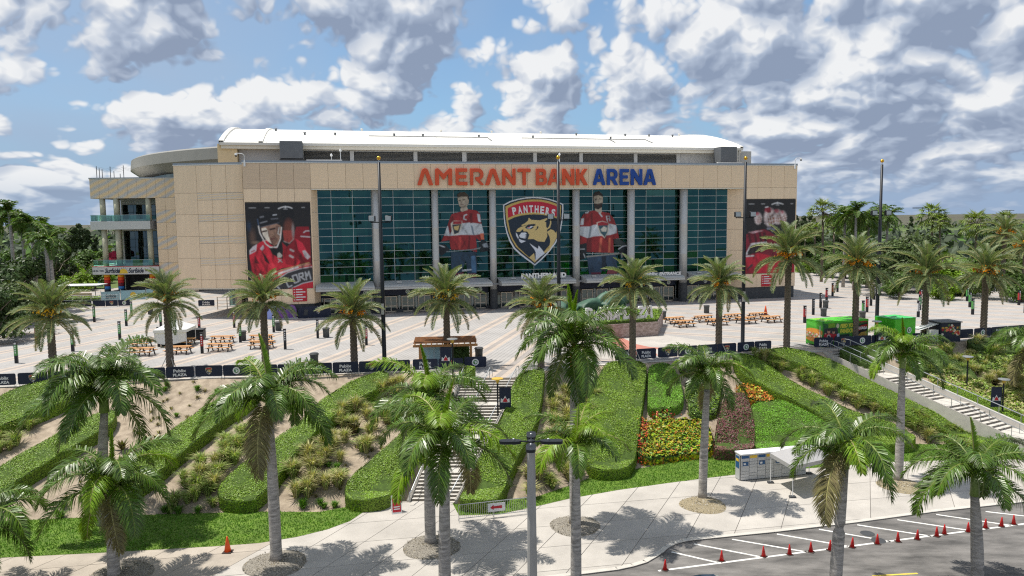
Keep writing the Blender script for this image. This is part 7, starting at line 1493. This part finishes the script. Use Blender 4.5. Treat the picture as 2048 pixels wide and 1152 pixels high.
for px, pb, yc, lb, sz, fr_, yl, pr in [
 (103, (108, 754), 632, 'date palm with yellow fruit beside the leftmost lettered barriers', 1.08, 9, True, False), (334, (341, 742), 607, 'short-crowned date palm with a prop leaning on it, behind the darkest royal palm', 1.0, 4, False, True), (528, (532, 741), 604, 'date palm in front of the helmeted player mural', .98, 5, False, False), (707, (709, 737), 632, 'date palm with orange fruit left of the tall black mast', 1.05, 8, False, False), (889, (895, 731), 600, 'date palm with yellow fruit standing by the pergola', 1.08, 8, True, False),
 (1081, (1082, 735), 617, 'date palm with orange fruit behind the tall royal palm', 1.0, 9, False, False), (1266, (1265, 722), 577, 'date palm on props in front of the bronze cats', 1.0, 4, True, True), (1437, (1437, 709), 572, 'date palm on props beside the orange picnic tables', .98, 4, False, True), (1571, (1573, 698), 515, 'tall date palm with orange fruit in front of the goalkeeper mural', 1.16, 11, False, False), (1704, (1709, 690), 532, 'date palm with orange fruit in front of the printed container', 1.10, 10, False, False), (1848, (1848, 684), 550, 'date palm with few fruits right of the plain green container', 1.12, 3, False, False), (1968, (1966, 675), 547, 'date palm with orange fruit behind the small kiosk', 1.08, 9, False, False)]:
    b_ = G(*pb); date_palm(px, (b_[0], b_[1], 0.0 if terrain(b_[0], b_[1]) > -.05 else float(terrain(b_[0], b_[1]))), yc, lb, sz, fr_, yl, 54, pr)
for px, Y, yc, lb in ((2003, 118, 470, 'date palm with orange fruit in the trees right of the plaza'), (2046, 112, 495, 'date palm at the far right edge of the trees')):
    q = atdepth(px, 600, Y); date_palm(px, (q[0], Y, 0), yc, lb, 1.15, 7, False, 40, False, 'date palms behind the plaza')
# ---- background palms and trees
def crown_mesh(kind, n_, L_):
    V = []; F = []; MI = []
    for i in range(n_):
        a = i * 2.39996 + random.uniform(-.2, .2); el_ = random.choice([70, 45, 20, 0, -25]) + random.uniform(-10, 10); R_ = Matrix.Rotation(a, 3, 'Z')
        if kind == 'pinnate': me = frond(L_ * random.uniform(.85, 1.1), el_, el_ - 80, 1.1, 22, .72, .17, .5, .3, 'rachis', 'palm_bg', 0, .2, 1)
        else:
            me = None; b = MB(); l = L_ * .55; st_ = np.array([math.cos(rad(el_)), 0, math.sin(rad(el_))]) * l; b.tube([(0, 0, 0), tuple(st_)], .03, 3)
            for j in range(11):
                t = rad(-75 + 150 * j / 10); dr_ = np.array([math.cos(t) * math.cos(rad(el_ - 20)), math.sin(t), math.cos(t) * math.sin(rad(el_ - 20))]); q = st_ + dr_ * L_ * .55 - np.array([0, 0, .22 * L_ * abs(math.sin(t)) + .08]); m_ = st_ + dr_ * L_ * .28; w_ = np.cross(dr_, [0, 0, 1]) * .11; b.add([tuple(st_), tuple(m_ + w_), tuple(q), tuple(m_ - w_)], [(0, 1, 2, 3)], 1)
            me = b.me('f', [M['bark'], M['fan_leaf']])
        b0 = len(V); V += [tuple(R_ @ v.co) for v in me.vertices]; F += [tuple(b0 + k for k in p.vertices) for p in me.polygons]; MI += [p.material_index for p in me.polygons]; bpy.data.meshes.remove(me)
    return mesh('crown', V, F, [M['rachis'], M['palm_bg']] if kind == 'pinnate' else [M['bark'], M['fan_leaf']], MI)
BGC = {'r': [crown_mesh('pinnate', 24, 3.0) for _ in range(2)], 'f': [crown_mesh('fan', 34, 2.6) for _ in range(2)]}
def bg_palm(px, Y, yc, kind, label, s=1.0, zb=0.0, group='palms behind the arena plaza'):
    q = atdepth(px, yc, Y); H_ = q[2] - zb; e = empty('royal_palm' if kind == 'r' else 'fan_palm', (q[0], Y, zb), 0, label, 'palm tree', group); MB().tube([(0, 0, -.1), (.1, 0, H_ * .5), (0, 0, H_)], [.34, .26, .2], 8).build('trunk', [M['royal_trunk'] if kind == 'r' else M['bark']], e, smooth=True)
    o = obj('crown', random.choice(BGC[kind]), e, (0, 0, H_), (0, 0, random.uniform(0, 6))); o.scale = (s, s, s)
for px, Y, yc, k, s in [(18, 112, 425, 'r', 1.25), (42, 118, 440, 'r', 1.25), (62, 108, 448, 'r', 1.15), (98, 104, 478, 'r', 1.2), (-10, 116, 440, 'r', 1.2), (88, 116, 452, 'r', 1.0)]: bg_palm(px, Y, yc, k, 'tall royal palm in the dark trees left of the terrace wing', s, -.5, 'royal palms left of the terrace wing')
for px, Y, yc, k, s in [(1646, 150, 425, 'f', 1.3), (1630, 175, 462, 'f', 1.0), (1668, 170, 455, 'f', 1.0), (1865, 175, 432, 'f', 1.5), (1880, 172, 448, 'f', 1.1), (1953, 160, 450, 'f', 1.5), (2010, 200, 440, 'f', 1.2), (1610, 190, 470, 'f', 1.0)]: bg_palm(px, Y, yc, k, 'fan palm rising from the trees right of the arena', s, -.5, 'fan palms right of the arena')
for px, Y, yc, k, s in [(1690, 138, 430, 'r', 1.35), (1712, 132, 425, 'r', 1.3), (1738, 136, 440, 'r', 1.4), (1762, 150, 425, 'r', 1.3), (1775, 142, 432, 'r', 1.2), (1722, 150, 455, 'r', 1.2)]: bg_palm(px, Y, yc, k, 'royal palm in the cluster behind the second green container', s, -.5, 'royal palms right of the arena')
def tree_mesh(w_, h, n_, leaf, size, needle=False):
    pos = []; nrm = []; cl = []
    for _ in range(26):
        a = random.uniform(0, 6.28); z = random.uniform(.25, 1.0); r_ = (math.sin(math.pi * min(1, .2 + z * .75)) if not needle else 1.05 - z) * random.uniform(.25, 1.0); cl.append((w_ * r_ * math.cos(a) * .8, w_ * r_ * math.sin(a) * .8, h * z, w_ * random.uniform(.22, .42) * (.6 if needle else 1)))
    k = n_ // len(cl)
    for x, y, z, r_ in cl:
        v = rng.normal(0, 1, (k, 3)); v /= np.linalg.norm(v, axis=1)[:, None]; rr = r_ * rng.uniform(.55, 1.08, (k, 1)); pos.append(np.array([x, y, z]) + v * rr * [1, 1, .75]); nrm.append(v + [0, 0, .5])
    return leaf_mesh('crown', np.concatenate(pos), np.concatenate(nrm), size, [M[leaf]], .5)
TM = dict(dark=[tree_mesh(4.2, 6.5, 5200, 'tree_leaf_dark', .24) for _ in range(2)], mid=[tree_mesh(4.0, 5.5, 5200, 'tree_leaf_mid', .24) for _ in range(2)], bright=[tree_mesh(4.0, 4.2, 4600, 'tree_leaf_bright', .26) for _ in range(2)], olive=[tree_mesh(4.8, 7.0, 5600, 'tree_leaf_olive', .24) for _ in range(2)], pine=[tree_mesh(2.6, 10.5, 3800, 'needle', .26, True) for _ in range(2)])
def trunk_limbs(h):
    b = MB(); b.tube([(0, 0, -.2), (.1, .05, h * .35), (0, 0, h * .8)], [.30, .22, .08], 7)
    for i in range(5): a = i * 1.3; b.tube([(.05, 0, h * (.3 + .07 * i)), (math.cos(a) * 1.2, math.sin(a) * 1.2, h * (.55 + .06 * i)), (math.cos(a) * 2.4, math.sin(a) * 2.4, h * (.75 + .05 * i))], [.13, .08, .03], 5)
    return b.me('trunk', [M['bark']], True)
TL = trunk_limbs(6.0)
def tree(x, Y, kind, s, label, group, zb=-.1, sz=None):
    e = empty('casuarina_tree' if kind == 'pine' else 'broadleaf_tree', (x, Y, zb), random.uniform(0, 6), label, 'tree', group); o = obj('trunk', TL, e); o.scale = (s, s, s); o = obj('crown', random.choice(TM[kind]), e); o.scale = (s, s, sz or s)
def trow(lst, label, group):
    for px, yb_, Y, kind, s in lst:
        q = atdepth(px, yb_, Y); tree(q[0], Y, kind, s, label, group)
trow([(10, 600, 98, 'dark', 1.15), (45, 600, 104, 'dark', 1.25), (-30, 600, 100, 'dark', 1.4), (25, 620, 90, 'olive', .85), (80, 600, 118, 'dark', 1.2), (-10, 640, 84, 'dark', .9)], 'dark leafy tree at the left end of the plaza', 'dark trees left of the plaza')
trow([(110, 560, 150, 'pine', 1.2), (140, 560, 158, 'pine', 1.05), (152, 560, 175, 'pine', 1.25), (165, 560, 180, 'pine', 1.3), (178, 560, 190, 'pine', 1.2), (195, 560, 190, 'pine', 1.0)], 'dark feathery casuarina behind the bar yard', 'casuarinas behind the bar yard')
trow([(118, 560, 160, 'mid', 1.2), (150, 560, 165, 'bright', 1.0), (180, 560, 170, 'mid', 1.2), (200, 560, 168, 'bright', .9), (95, 560, 150, 'bright', .9), (130, 565, 140, 'bright', .75), (165, 565, 150, 'bright', .8), (190, 565, 155, 'mid', .8), (60, 560, 165, 'mid', 1.1), (20, 560, 160, 'mid', 1.3), (215, 560, 180, 'mid', 1.2)], 'bright green leafy tree behind the bar yard', 'green trees behind the bar yard')
trow([(1785, 560, 130, 'olive', 1.15), (1815, 560, 136, 'olive', 1.25), (1840, 560, 128, 'olive', 1.0), (1760, 570, 124, 'olive', .9), (1800, 565, 118, 'mid', .7), (1850, 555, 150, 'olive', 1.2)], 'large olive-green tree behind the plain green container', 'olive-green trees right of the arena')
trow([(1880, 560, 124, 'bright', 1.15), (1905, 560, 126, 'bright', 1.2), (1930, 565, 122, 'bright', .95), (1890, 570, 116, 'bright', .7)], 'bright yellow-green tree at the back right of the plaza', 'yellow-green trees right of the plaza')
trow([(1605, 545, 205, 'dark', 1.3), (1625, 545, 215, 'dark', 1.3), (1650, 545, 190, 'mid', 1.1), (1680, 545, 200, 'dark', 1.3), (1640, 560, 165, 'mid', .8), (1665, 560, 160, 'mid', .8), (1690, 560, 158, 'mid', .9), (1715, 560, 150, 'mid', .9), (1740, 560, 150, 'mid', .9), (1615, 555, 175, 'bright', .7), (1960, 560, 140, 'mid', 1.1), (1985, 560, 145, 'olive', 1.1), (2015, 560, 135, 'mid', 1.1), (2045, 560, 130, 'olive', 1.2), (2070, 560, 125, 'mid', 1.2), (1975, 570, 116, 'olive', .7), (2035, 575, 112, 'mid', .7)], 'mixed green tree in the belt beyond the right side of the plaza', 'tree belt right of the plaza')
trow([(1605, 520, 260, 'pine', 1.3), (1618, 520, 270, 'pine', 1.4), (1590, 520, 265, 'pine', 1.3), (1672, 520, 280, 'pine', 1.2), (1820, 500, 330, 'pine', 1.2)], 'dark feathery casuarina on the skyline right of the arena', 'casuarinas on the right skyline')
# far belts of trees
def belt(name, x0, x1, Y0, Y1, h, n_, label):
    pos = np.c_[rng.uniform(x0, x1, n_), rng.uniform(Y0, Y1, n_), np.zeros(n_)]; pos[:, 2] = h * rng.random(n_) * (.55 + .45 * np.sin(pos[:, 0] * .021) * np.sin(pos[:, 0] * .057 + 1) + .35 * np.sin(pos[:, 0] * .19)); o = obj(name, leaf_mesh(name, pos, np.tile([0, -.5, .8], (n_, 1)), 1.9, [M['far_trees'], M['tree_leaf_mid']], .7, (rng.random(n_) < .25))); tag(o, label, 'trees', kind='stuff')
belt('far_wood', -520, -90, 230, 420, 9.5, 13000, 'distant dark wood left of the arena'); belt('far_wood', 90, 560, 220, 430, 7.0, 15000, 'distant wood beyond the right tree belt'); belt('far_wood', -1500, 1500, 700, 820, 8, 14000, 'thin tree line far out on the plain')
# far power line pylons
for px, Y, yt_ in ((1846, 520, 415), (1858, 520, 416), (2013, 900, 421), (2019, 900, 421)): pass
def pylon_tower(px, Y, yt_, w_, label):
    q = atdepth(px, yt_, Y); H_ = q[2]; e = empty('transmission_pole', (q[0], Y, 0), 0, label, 'pylon', 'far transmission poles'); b = MB()
    for x in (-w_ * .25, w_ * .25): b.tube([(x, 0, 0), (x, 0, H_)], .28 * Y / 520, 5)
    b.build('pole', [M['dark_grey']], e); MB().box(-w_, w_, -.2, .2, H_ - .9, H_ - .3).build('cross_arm', [M['dark_grey']], e)
pylon_tower(1851, 520, 414, 9, 'double transmission pole with one cross arm on the right skyline'); pylon_tower(2017, 900, 420, 7, 'distant double transmission pole farther right on the skyline')
# ================================================================== FOREGROUND THINGS
# four-headed lamp post
d_ = 30.0; r_ = ray(1062, 890); q = cC + r_ * (d_ / r_[1]); e = empty('street_lamp', (q[0], d_, ZL), 0, 'grey concrete lamp post with four flat black heads', 'street lamp'); Hl = q[2] - ZL
MB().tube([(0, 0, 0), (0, 0, Hl)], [.24, .165], 12).build('pole', [M['pole_grey']], e, smooth=False); MB().lathe([(.10, Hl), (.10, Hl + .12), (.16, Hl + .13), (.16, Hl + .2), (.06, Hl + .24)], 10).build('hub', [M['black_metal']], e)
for k, a in enumerate((2, 92, 182, 272)):
    a = rad(a - 4); hd = MB()
    hd.tube([(.1, 0, Hl + .14), (.46, 0, Hl + .16)], .035, 6); pr = [(.40, .09), (.52, .17), (.72, .20), (1.12, .20), (1.27, .16), (1.32, .06)]
    P_ = [(x, y) for x, y in pr] + [(x, -y) for x, y in pr[::-1]]; hd.prism(P_, Hl + .08, Hl + .20)
    o = hd.build('lamp_head', [M['black_metal']], e, (0, 0, 0), (0, 0, a)); MB().prism([(x * .92 + .07, y * .8) for x, y in P_], Hl + .062, Hl + .078).build('diffuser', [M['unit_light']], o); MB().lathe([(.05, Hl + .2), (.05, Hl + .27), (.03, Hl + .29)], 8, .72, 0).build('sensor', [M['galv']], o)
# small plaza lamps with banners by the stairs
def path_lamp(p, H_, label, banner=True, side=1, cap='galv'):
    e = empty('path_lamp', tuple(p), 0, label, 'lamp', None); MB().tube([(0, 0, -.2), (0, 0, H_ - .35)], .07, 8).build('pole', [M['black_metal']], e); MB().lathe([(.08, H_ - .4), (.16, H_ - .2), (.20, H_ - .12)], 10).build('lantern', [M['gold_paint']], e); MB().lathe([(.20, H_ - .12), (.48, H_ - .06), (.46, H_), (.05, H_ + .05)], 14).build('shade', [M[cap]], e)
    if banner:
        bn = MB().box(side * .12 if side > 0 else -1.06, 1.06 if side > 0 else -.12, -.02, .02, H_ - 2.5, H_ - .75).build('banner', [M['navy']], e); x0 = .12 if side > 0 else -1.06
        b = MB(); b.add([(x0 + .1, -.024, H_ - 1.95), (x0 + .84, -.024, H_ - 1.95), (x0 + .80, -.024, H_ - 1.6), (x0 + .62, -.024, H_ - 1.72), (x0 + .47, -.024, H_ - 1.42), (x0 + .30, -.024, H_ - 1.72), (x0 + .14, -.024, H_ - 1.6)], [tuple(range(7))]); b.build('banner_mark', [M['white_print']], bn)
        b = MB(); b.add([(x0 + .28, -.03, H_ - 1.92), (x0 + .66, -.03, H_ - 1.92), (x0 + .62, -.03, H_ - 1.75), (x0 + .47, -.03, H_ - 1.55), (x0 + .33, -.03, H_ - 1.75)], [tuple(range(5))]); b.build('banner_mark', [M['red_print']], bn)
        MB().box(min(0, side * 1.06), max(0, side * 1.06), -.02, .02, H_ - .76, H_ - .72).build('banner_arm', [M['black_metal']], e)
p = T(996, 838); path_lamp(p, 3.3, 'small lamp with navy banner at the right side of the pergola stairs', True, 1, 'gold_paint')
p = T(906, 757); path_lamp((p[0], p[1], 0), 3.3, 'small lamp with navy banner in front of the pergola', True, -1)
p = T(2004, 838); path_lamp(p, 3.6, 'small lamp with navy banner beside the wall of the container stairs', True, -1)
p = T(1933, 782); path_lamp(p, 3.3, 'small lamp without banner among the tawny grasses', False)
p = G(1752, 692); path_lamp((p[0], p[1], 0), 2.6, 'small lamp with navy banner in front of the plain green container', True, 1)
# parcel lockers
a_, c_ = G(1481, 962, ZL + .06), G(1625, 948, ZL + .06); an = math.atan2(c_[1] - a_[1], c_[0] - a_[0]); e = empty('parcel_lockers', tuple(a_), an, 'long grey bank of parcel lockers with blue signs below the purple hedge', 'lockers'); Lw = 5.4; Hh = 1.95
MB().bbox(0, Lw, 0, .75, 0, Hh, 0, .02).build('cabinet', [M['locker_gap']], e); MB().box(-.06, Lw + .06, -.12, .80, Hh, Hh + .09).build('roof', [M['white']], e)
nc = 8; cw = Lw / nc; lm = {}
for i in range(nc):
    z = .06
    pat = [[.22, .22, .22, .42, .30, .22], [.30, .22, .42, .22, .22, .22], [.22, .42, .22, .30, .22, .22]][i % 3]
    for h in pat:
        if z + h > 1.62: break
        k = round(h, 2)
        if k not in lm: lm[k] = MB().bbox(.012, cw - .012, -.03, .0, 0, h - .02, 0, .006).me('locker_door', [M['locker']])
        obj('locker_door', lm[k], e, (i * cw, 0, z)); z += h
    MB().box(i * cw + .012, (i + 1) * cw - .012, -.03, 0, z, Hh - .03).build('locker_head', [M['locker']], e)
    MB().box(i * cw + .05, (i + 1) * cw - .05, -.05, -.032, 1.68, 1.88).build('head_sign', [M['blue_sign'] if i % 2 == 0 else M['label_yellow']], e)
    if i % 2 == 0: s_ = MB().box(i * cw + .14, (i + 1) * cw - .08, -.052, -.032, 1.12, 1.42).build('lock_sign', [M['blue_sign']], e); MB().box(i * cw + .20, i * cw + .38, -.058, -.053, 1.20, 1.34).build('sign_mark', [M['white_print']], s_)
s_ = MB().box(-.045, -.005, .08, .68, .05, Hh - .05).build('end_panel', [M['locker']], e); MB().box(-.06, -.046, .14, .62, .9, 1.8).build('end_sign', [M['blue_sign']], s_); MB().box(-.07, -.061, .2, .56, 1.4, 1.6).build('end_mark', [M['label_yellow']], s_)
# grey shade tent beside the lockers
P4 = [G(1541, 966, ZL + .06), G(1585, 995, ZL + .06), G(1665, 975, ZL + .06), G(1618, 948, ZL + .06)]
e = empty('canopy_tent', tuple(P4[0]), 0, 'grey pop-up shade tent beside the parcel lockers', 'tent'); L4 = [p - P4[0] for p in P4]; hT = 2.25
for p in L4: lg = MB().tube([(p[0], p[1], 0), (p[0], p[1], hT)], .028, 6).build('leg', [M['white']], e); MB().bbox(p[0] - .22, p[0] + .22, p[1] - .15, p[1] + .15, 0, .12, 0, .02).build('weight', [M['dark_grey']], lg)
cen = np.mean(L4, 0); b = MB(); Vt = [(cen[0] + (p[0] - cen[0]) * 1.04, cen[1] + (p[1] - cen[1]) * 1.04, hT) for p in L4]
ap = (cen[0], cen[1], hT + .75)
for i in range(4): u_, v_ = Vt[i], Vt[(i + 1) % 4]; mid = ((u_[0] + v_[0]) / 2 * .55 + ap[0] * .45, (u_[1] + v_[1]) / 2 * .55 + ap[1] * .45, hT + .26); b.add([u_, v_, mid], [(0, 1, 2)]); b.add([u_, mid, ap], [(0, 1, 2)]); b.add([mid, v_, ap], [(0, 1, 2)]); b.quad((u_[0], u_[1], hT - .28), (v_[0], v_[1], hT - .28), v_, u_)
b.build('canopy', [M['tent_grey']], e)
# pedestrian barrier with arrow sign
a_, c_ = G(918, 1043, ZL + .06), G(1056, 1027, ZL + .06); an = math.atan2(c_[1] - a_[1], c_[0] - a_[0]); Wb = float(np.linalg.norm(c_ - a_)); e = empty('pedestrian_barrier', tuple(a_), an, 'galvanised pedestrian barrier with a red arrow sign on the pavement', 'barrier')
b = MB(); b.tube([(0, 0, .02), (0, 0, 1.0), (.08, 0, 1.1), (Wb - .08, 0, 1.1), (Wb, 0, 1.0), (Wb, 0, .02)], .026, 6); b.tube([(0, 0, .18), (Wb, 0, .18)], .022, 6)
for x in (0, Wb / 2, Wb): b.tube([(x, -.3, .02), (x, .3, .02)], .022, 5); b.tube([(x, 0, .02), (x, 0, 1.08)], .024, 5)
b.build('frame', [M['galv']], e)
for x in np.arange(.13, Wb - .05, .13): MB().tube([(x, 0, .18), (x, 0, 1.08)], .011, 5).build('bar', [M['galv']], e)
sgn = MB().box(Wb * .41, Wb * .66, -.06, -.035, .42, .98).build('sign_board', [M['white']], e); xm = Wb * .535; b = MB(); y = -.066; b.add([(xm - .42, y, .70), (xm - .18, y, .54), (xm - .18, y, .63), (xm + .38, y, .60), (xm + .38, y, .80), (xm - .18, y, .78), (xm - .18, y, .88)], [tuple(range(7))]); b.build('arrow', [M['red_print']], sgn)
# red A-frame notice at the foot of the stairs
p = G(793, 1024, ZL + .06); e = empty('a_frame_sign', tuple(p), .25, 'red and white A-frame notice at the foot of the pergola stairs', 'sign')
for s in (-1, 1):
    b = MB(); b.add([(-.34, s * .32, 0), (.34, s * .32, 0), (.34, s * .03, 1.15), (-.34, s * .03, 1.15), (-.34, s * .32 - .03, 0), (.34, s * .32 - .03, 0), (.34, s * .03 - .03, 1.15), (-.34, s * .03 - .03, 1.15)], [(0, 1, 2, 3), (7, 6, 5, 4), (0, 4, 5, 1), (1, 5, 6, 2), (2, 6, 7, 3), (3, 7, 4, 0)]); pn = b.build('board', [M['white']], e)
b = MB()
def af(x, t): return (x, -.32 - .036 + .29 * t, 1.15 * t)
b.quad(af(-.28, .10), af(.28, .10), af(.28, .90), af(-.28, .90)); b.build('red_print', [M['red_print']], pn)
b = MB()
for t in (.78, .66, .36, .24): 
    q_ = [af(-.2, t), af(.2, t), af(.2, t + .06), af(-.2, t + .06)]; b.quad(*[(x, y - .006, z) for x, y, z in q_])
b.build('lines', [M['white_print']], pn)
# dark car passing at the bottom edge
q = G(1412, 1146, ZL + 1.45); e = empty('parked_car', (q[0], q[1] - .8, ZL + .006), .16, 'dark blue car at the kerb, only its roof in view', 'car')
prof = [(-2.2, .45), (-2.15, .85), (-1.75, .98), (-1.1, 1.38), (-.3, 1.47), (.5, 1.42), (1.15, 1.02), (2.0, .86), (2.2, .6), (2.15, .3), (-2.15, .3)]
b = MB(); n_ = len(prof); V = [(x, -.86 if z < 1.0 else -.66, z) for x, z in prof] + [(x, .86 if z < 1.0 else .66, z) for x, z in prof]
b.add(V, [tuple(range(n_)), tuple(range(2 * n_ - 1, n_ - 1, -1))] + [((i + 1) % n_, i, n_ + i, n_ + (i + 1) % n_) for i in range(n_)]); b.build('body', [M['car_paint']], e)
for y in (-.80, .80): MB().add([(-1.5, y * 1.02, 1.02), (.95, y * 1.02, 1.02), (.45, y * .86, 1.36), (-1.0, y * .86, 1.36)], [(0, 1, 2, 3)]).build('side_window', [M['glass_dark']], e)
MB().add([(.56, -.6, 1.41), (.56, .6, 1.41), (1.16, .74, 1.06), (1.16, -.74, 1.06)], [(0, 1, 2, 3)]).build('windscreen', [M['glass_dark']], e); MB().add([(-1.14, -.6, 1.39), (-1.76, -.74, 1.01), (-1.76, .74, 1.01), (-1.14, .6, 1.39)], [(0, 1, 2, 3)]).build('rear_window', [M['glass_dark']], e)
for x in (-1.35, 1.35):
    for y in (-.80, .80): wv = MB().tube([(x, y - .1, .33), (x, y + .1, .33)], .33, 16).build('wheel', [M['rubber']], e); MB().tube([(x, y - .105, .33), (x, y + .105, .33)], .19, 10).build('rim', [M['galv']], wv)
for y in (-.6, .6): MB().box(2.12, 2.2, y - .16, y + .16, .62, .74).build('headlight', [M['white_lit']], e)
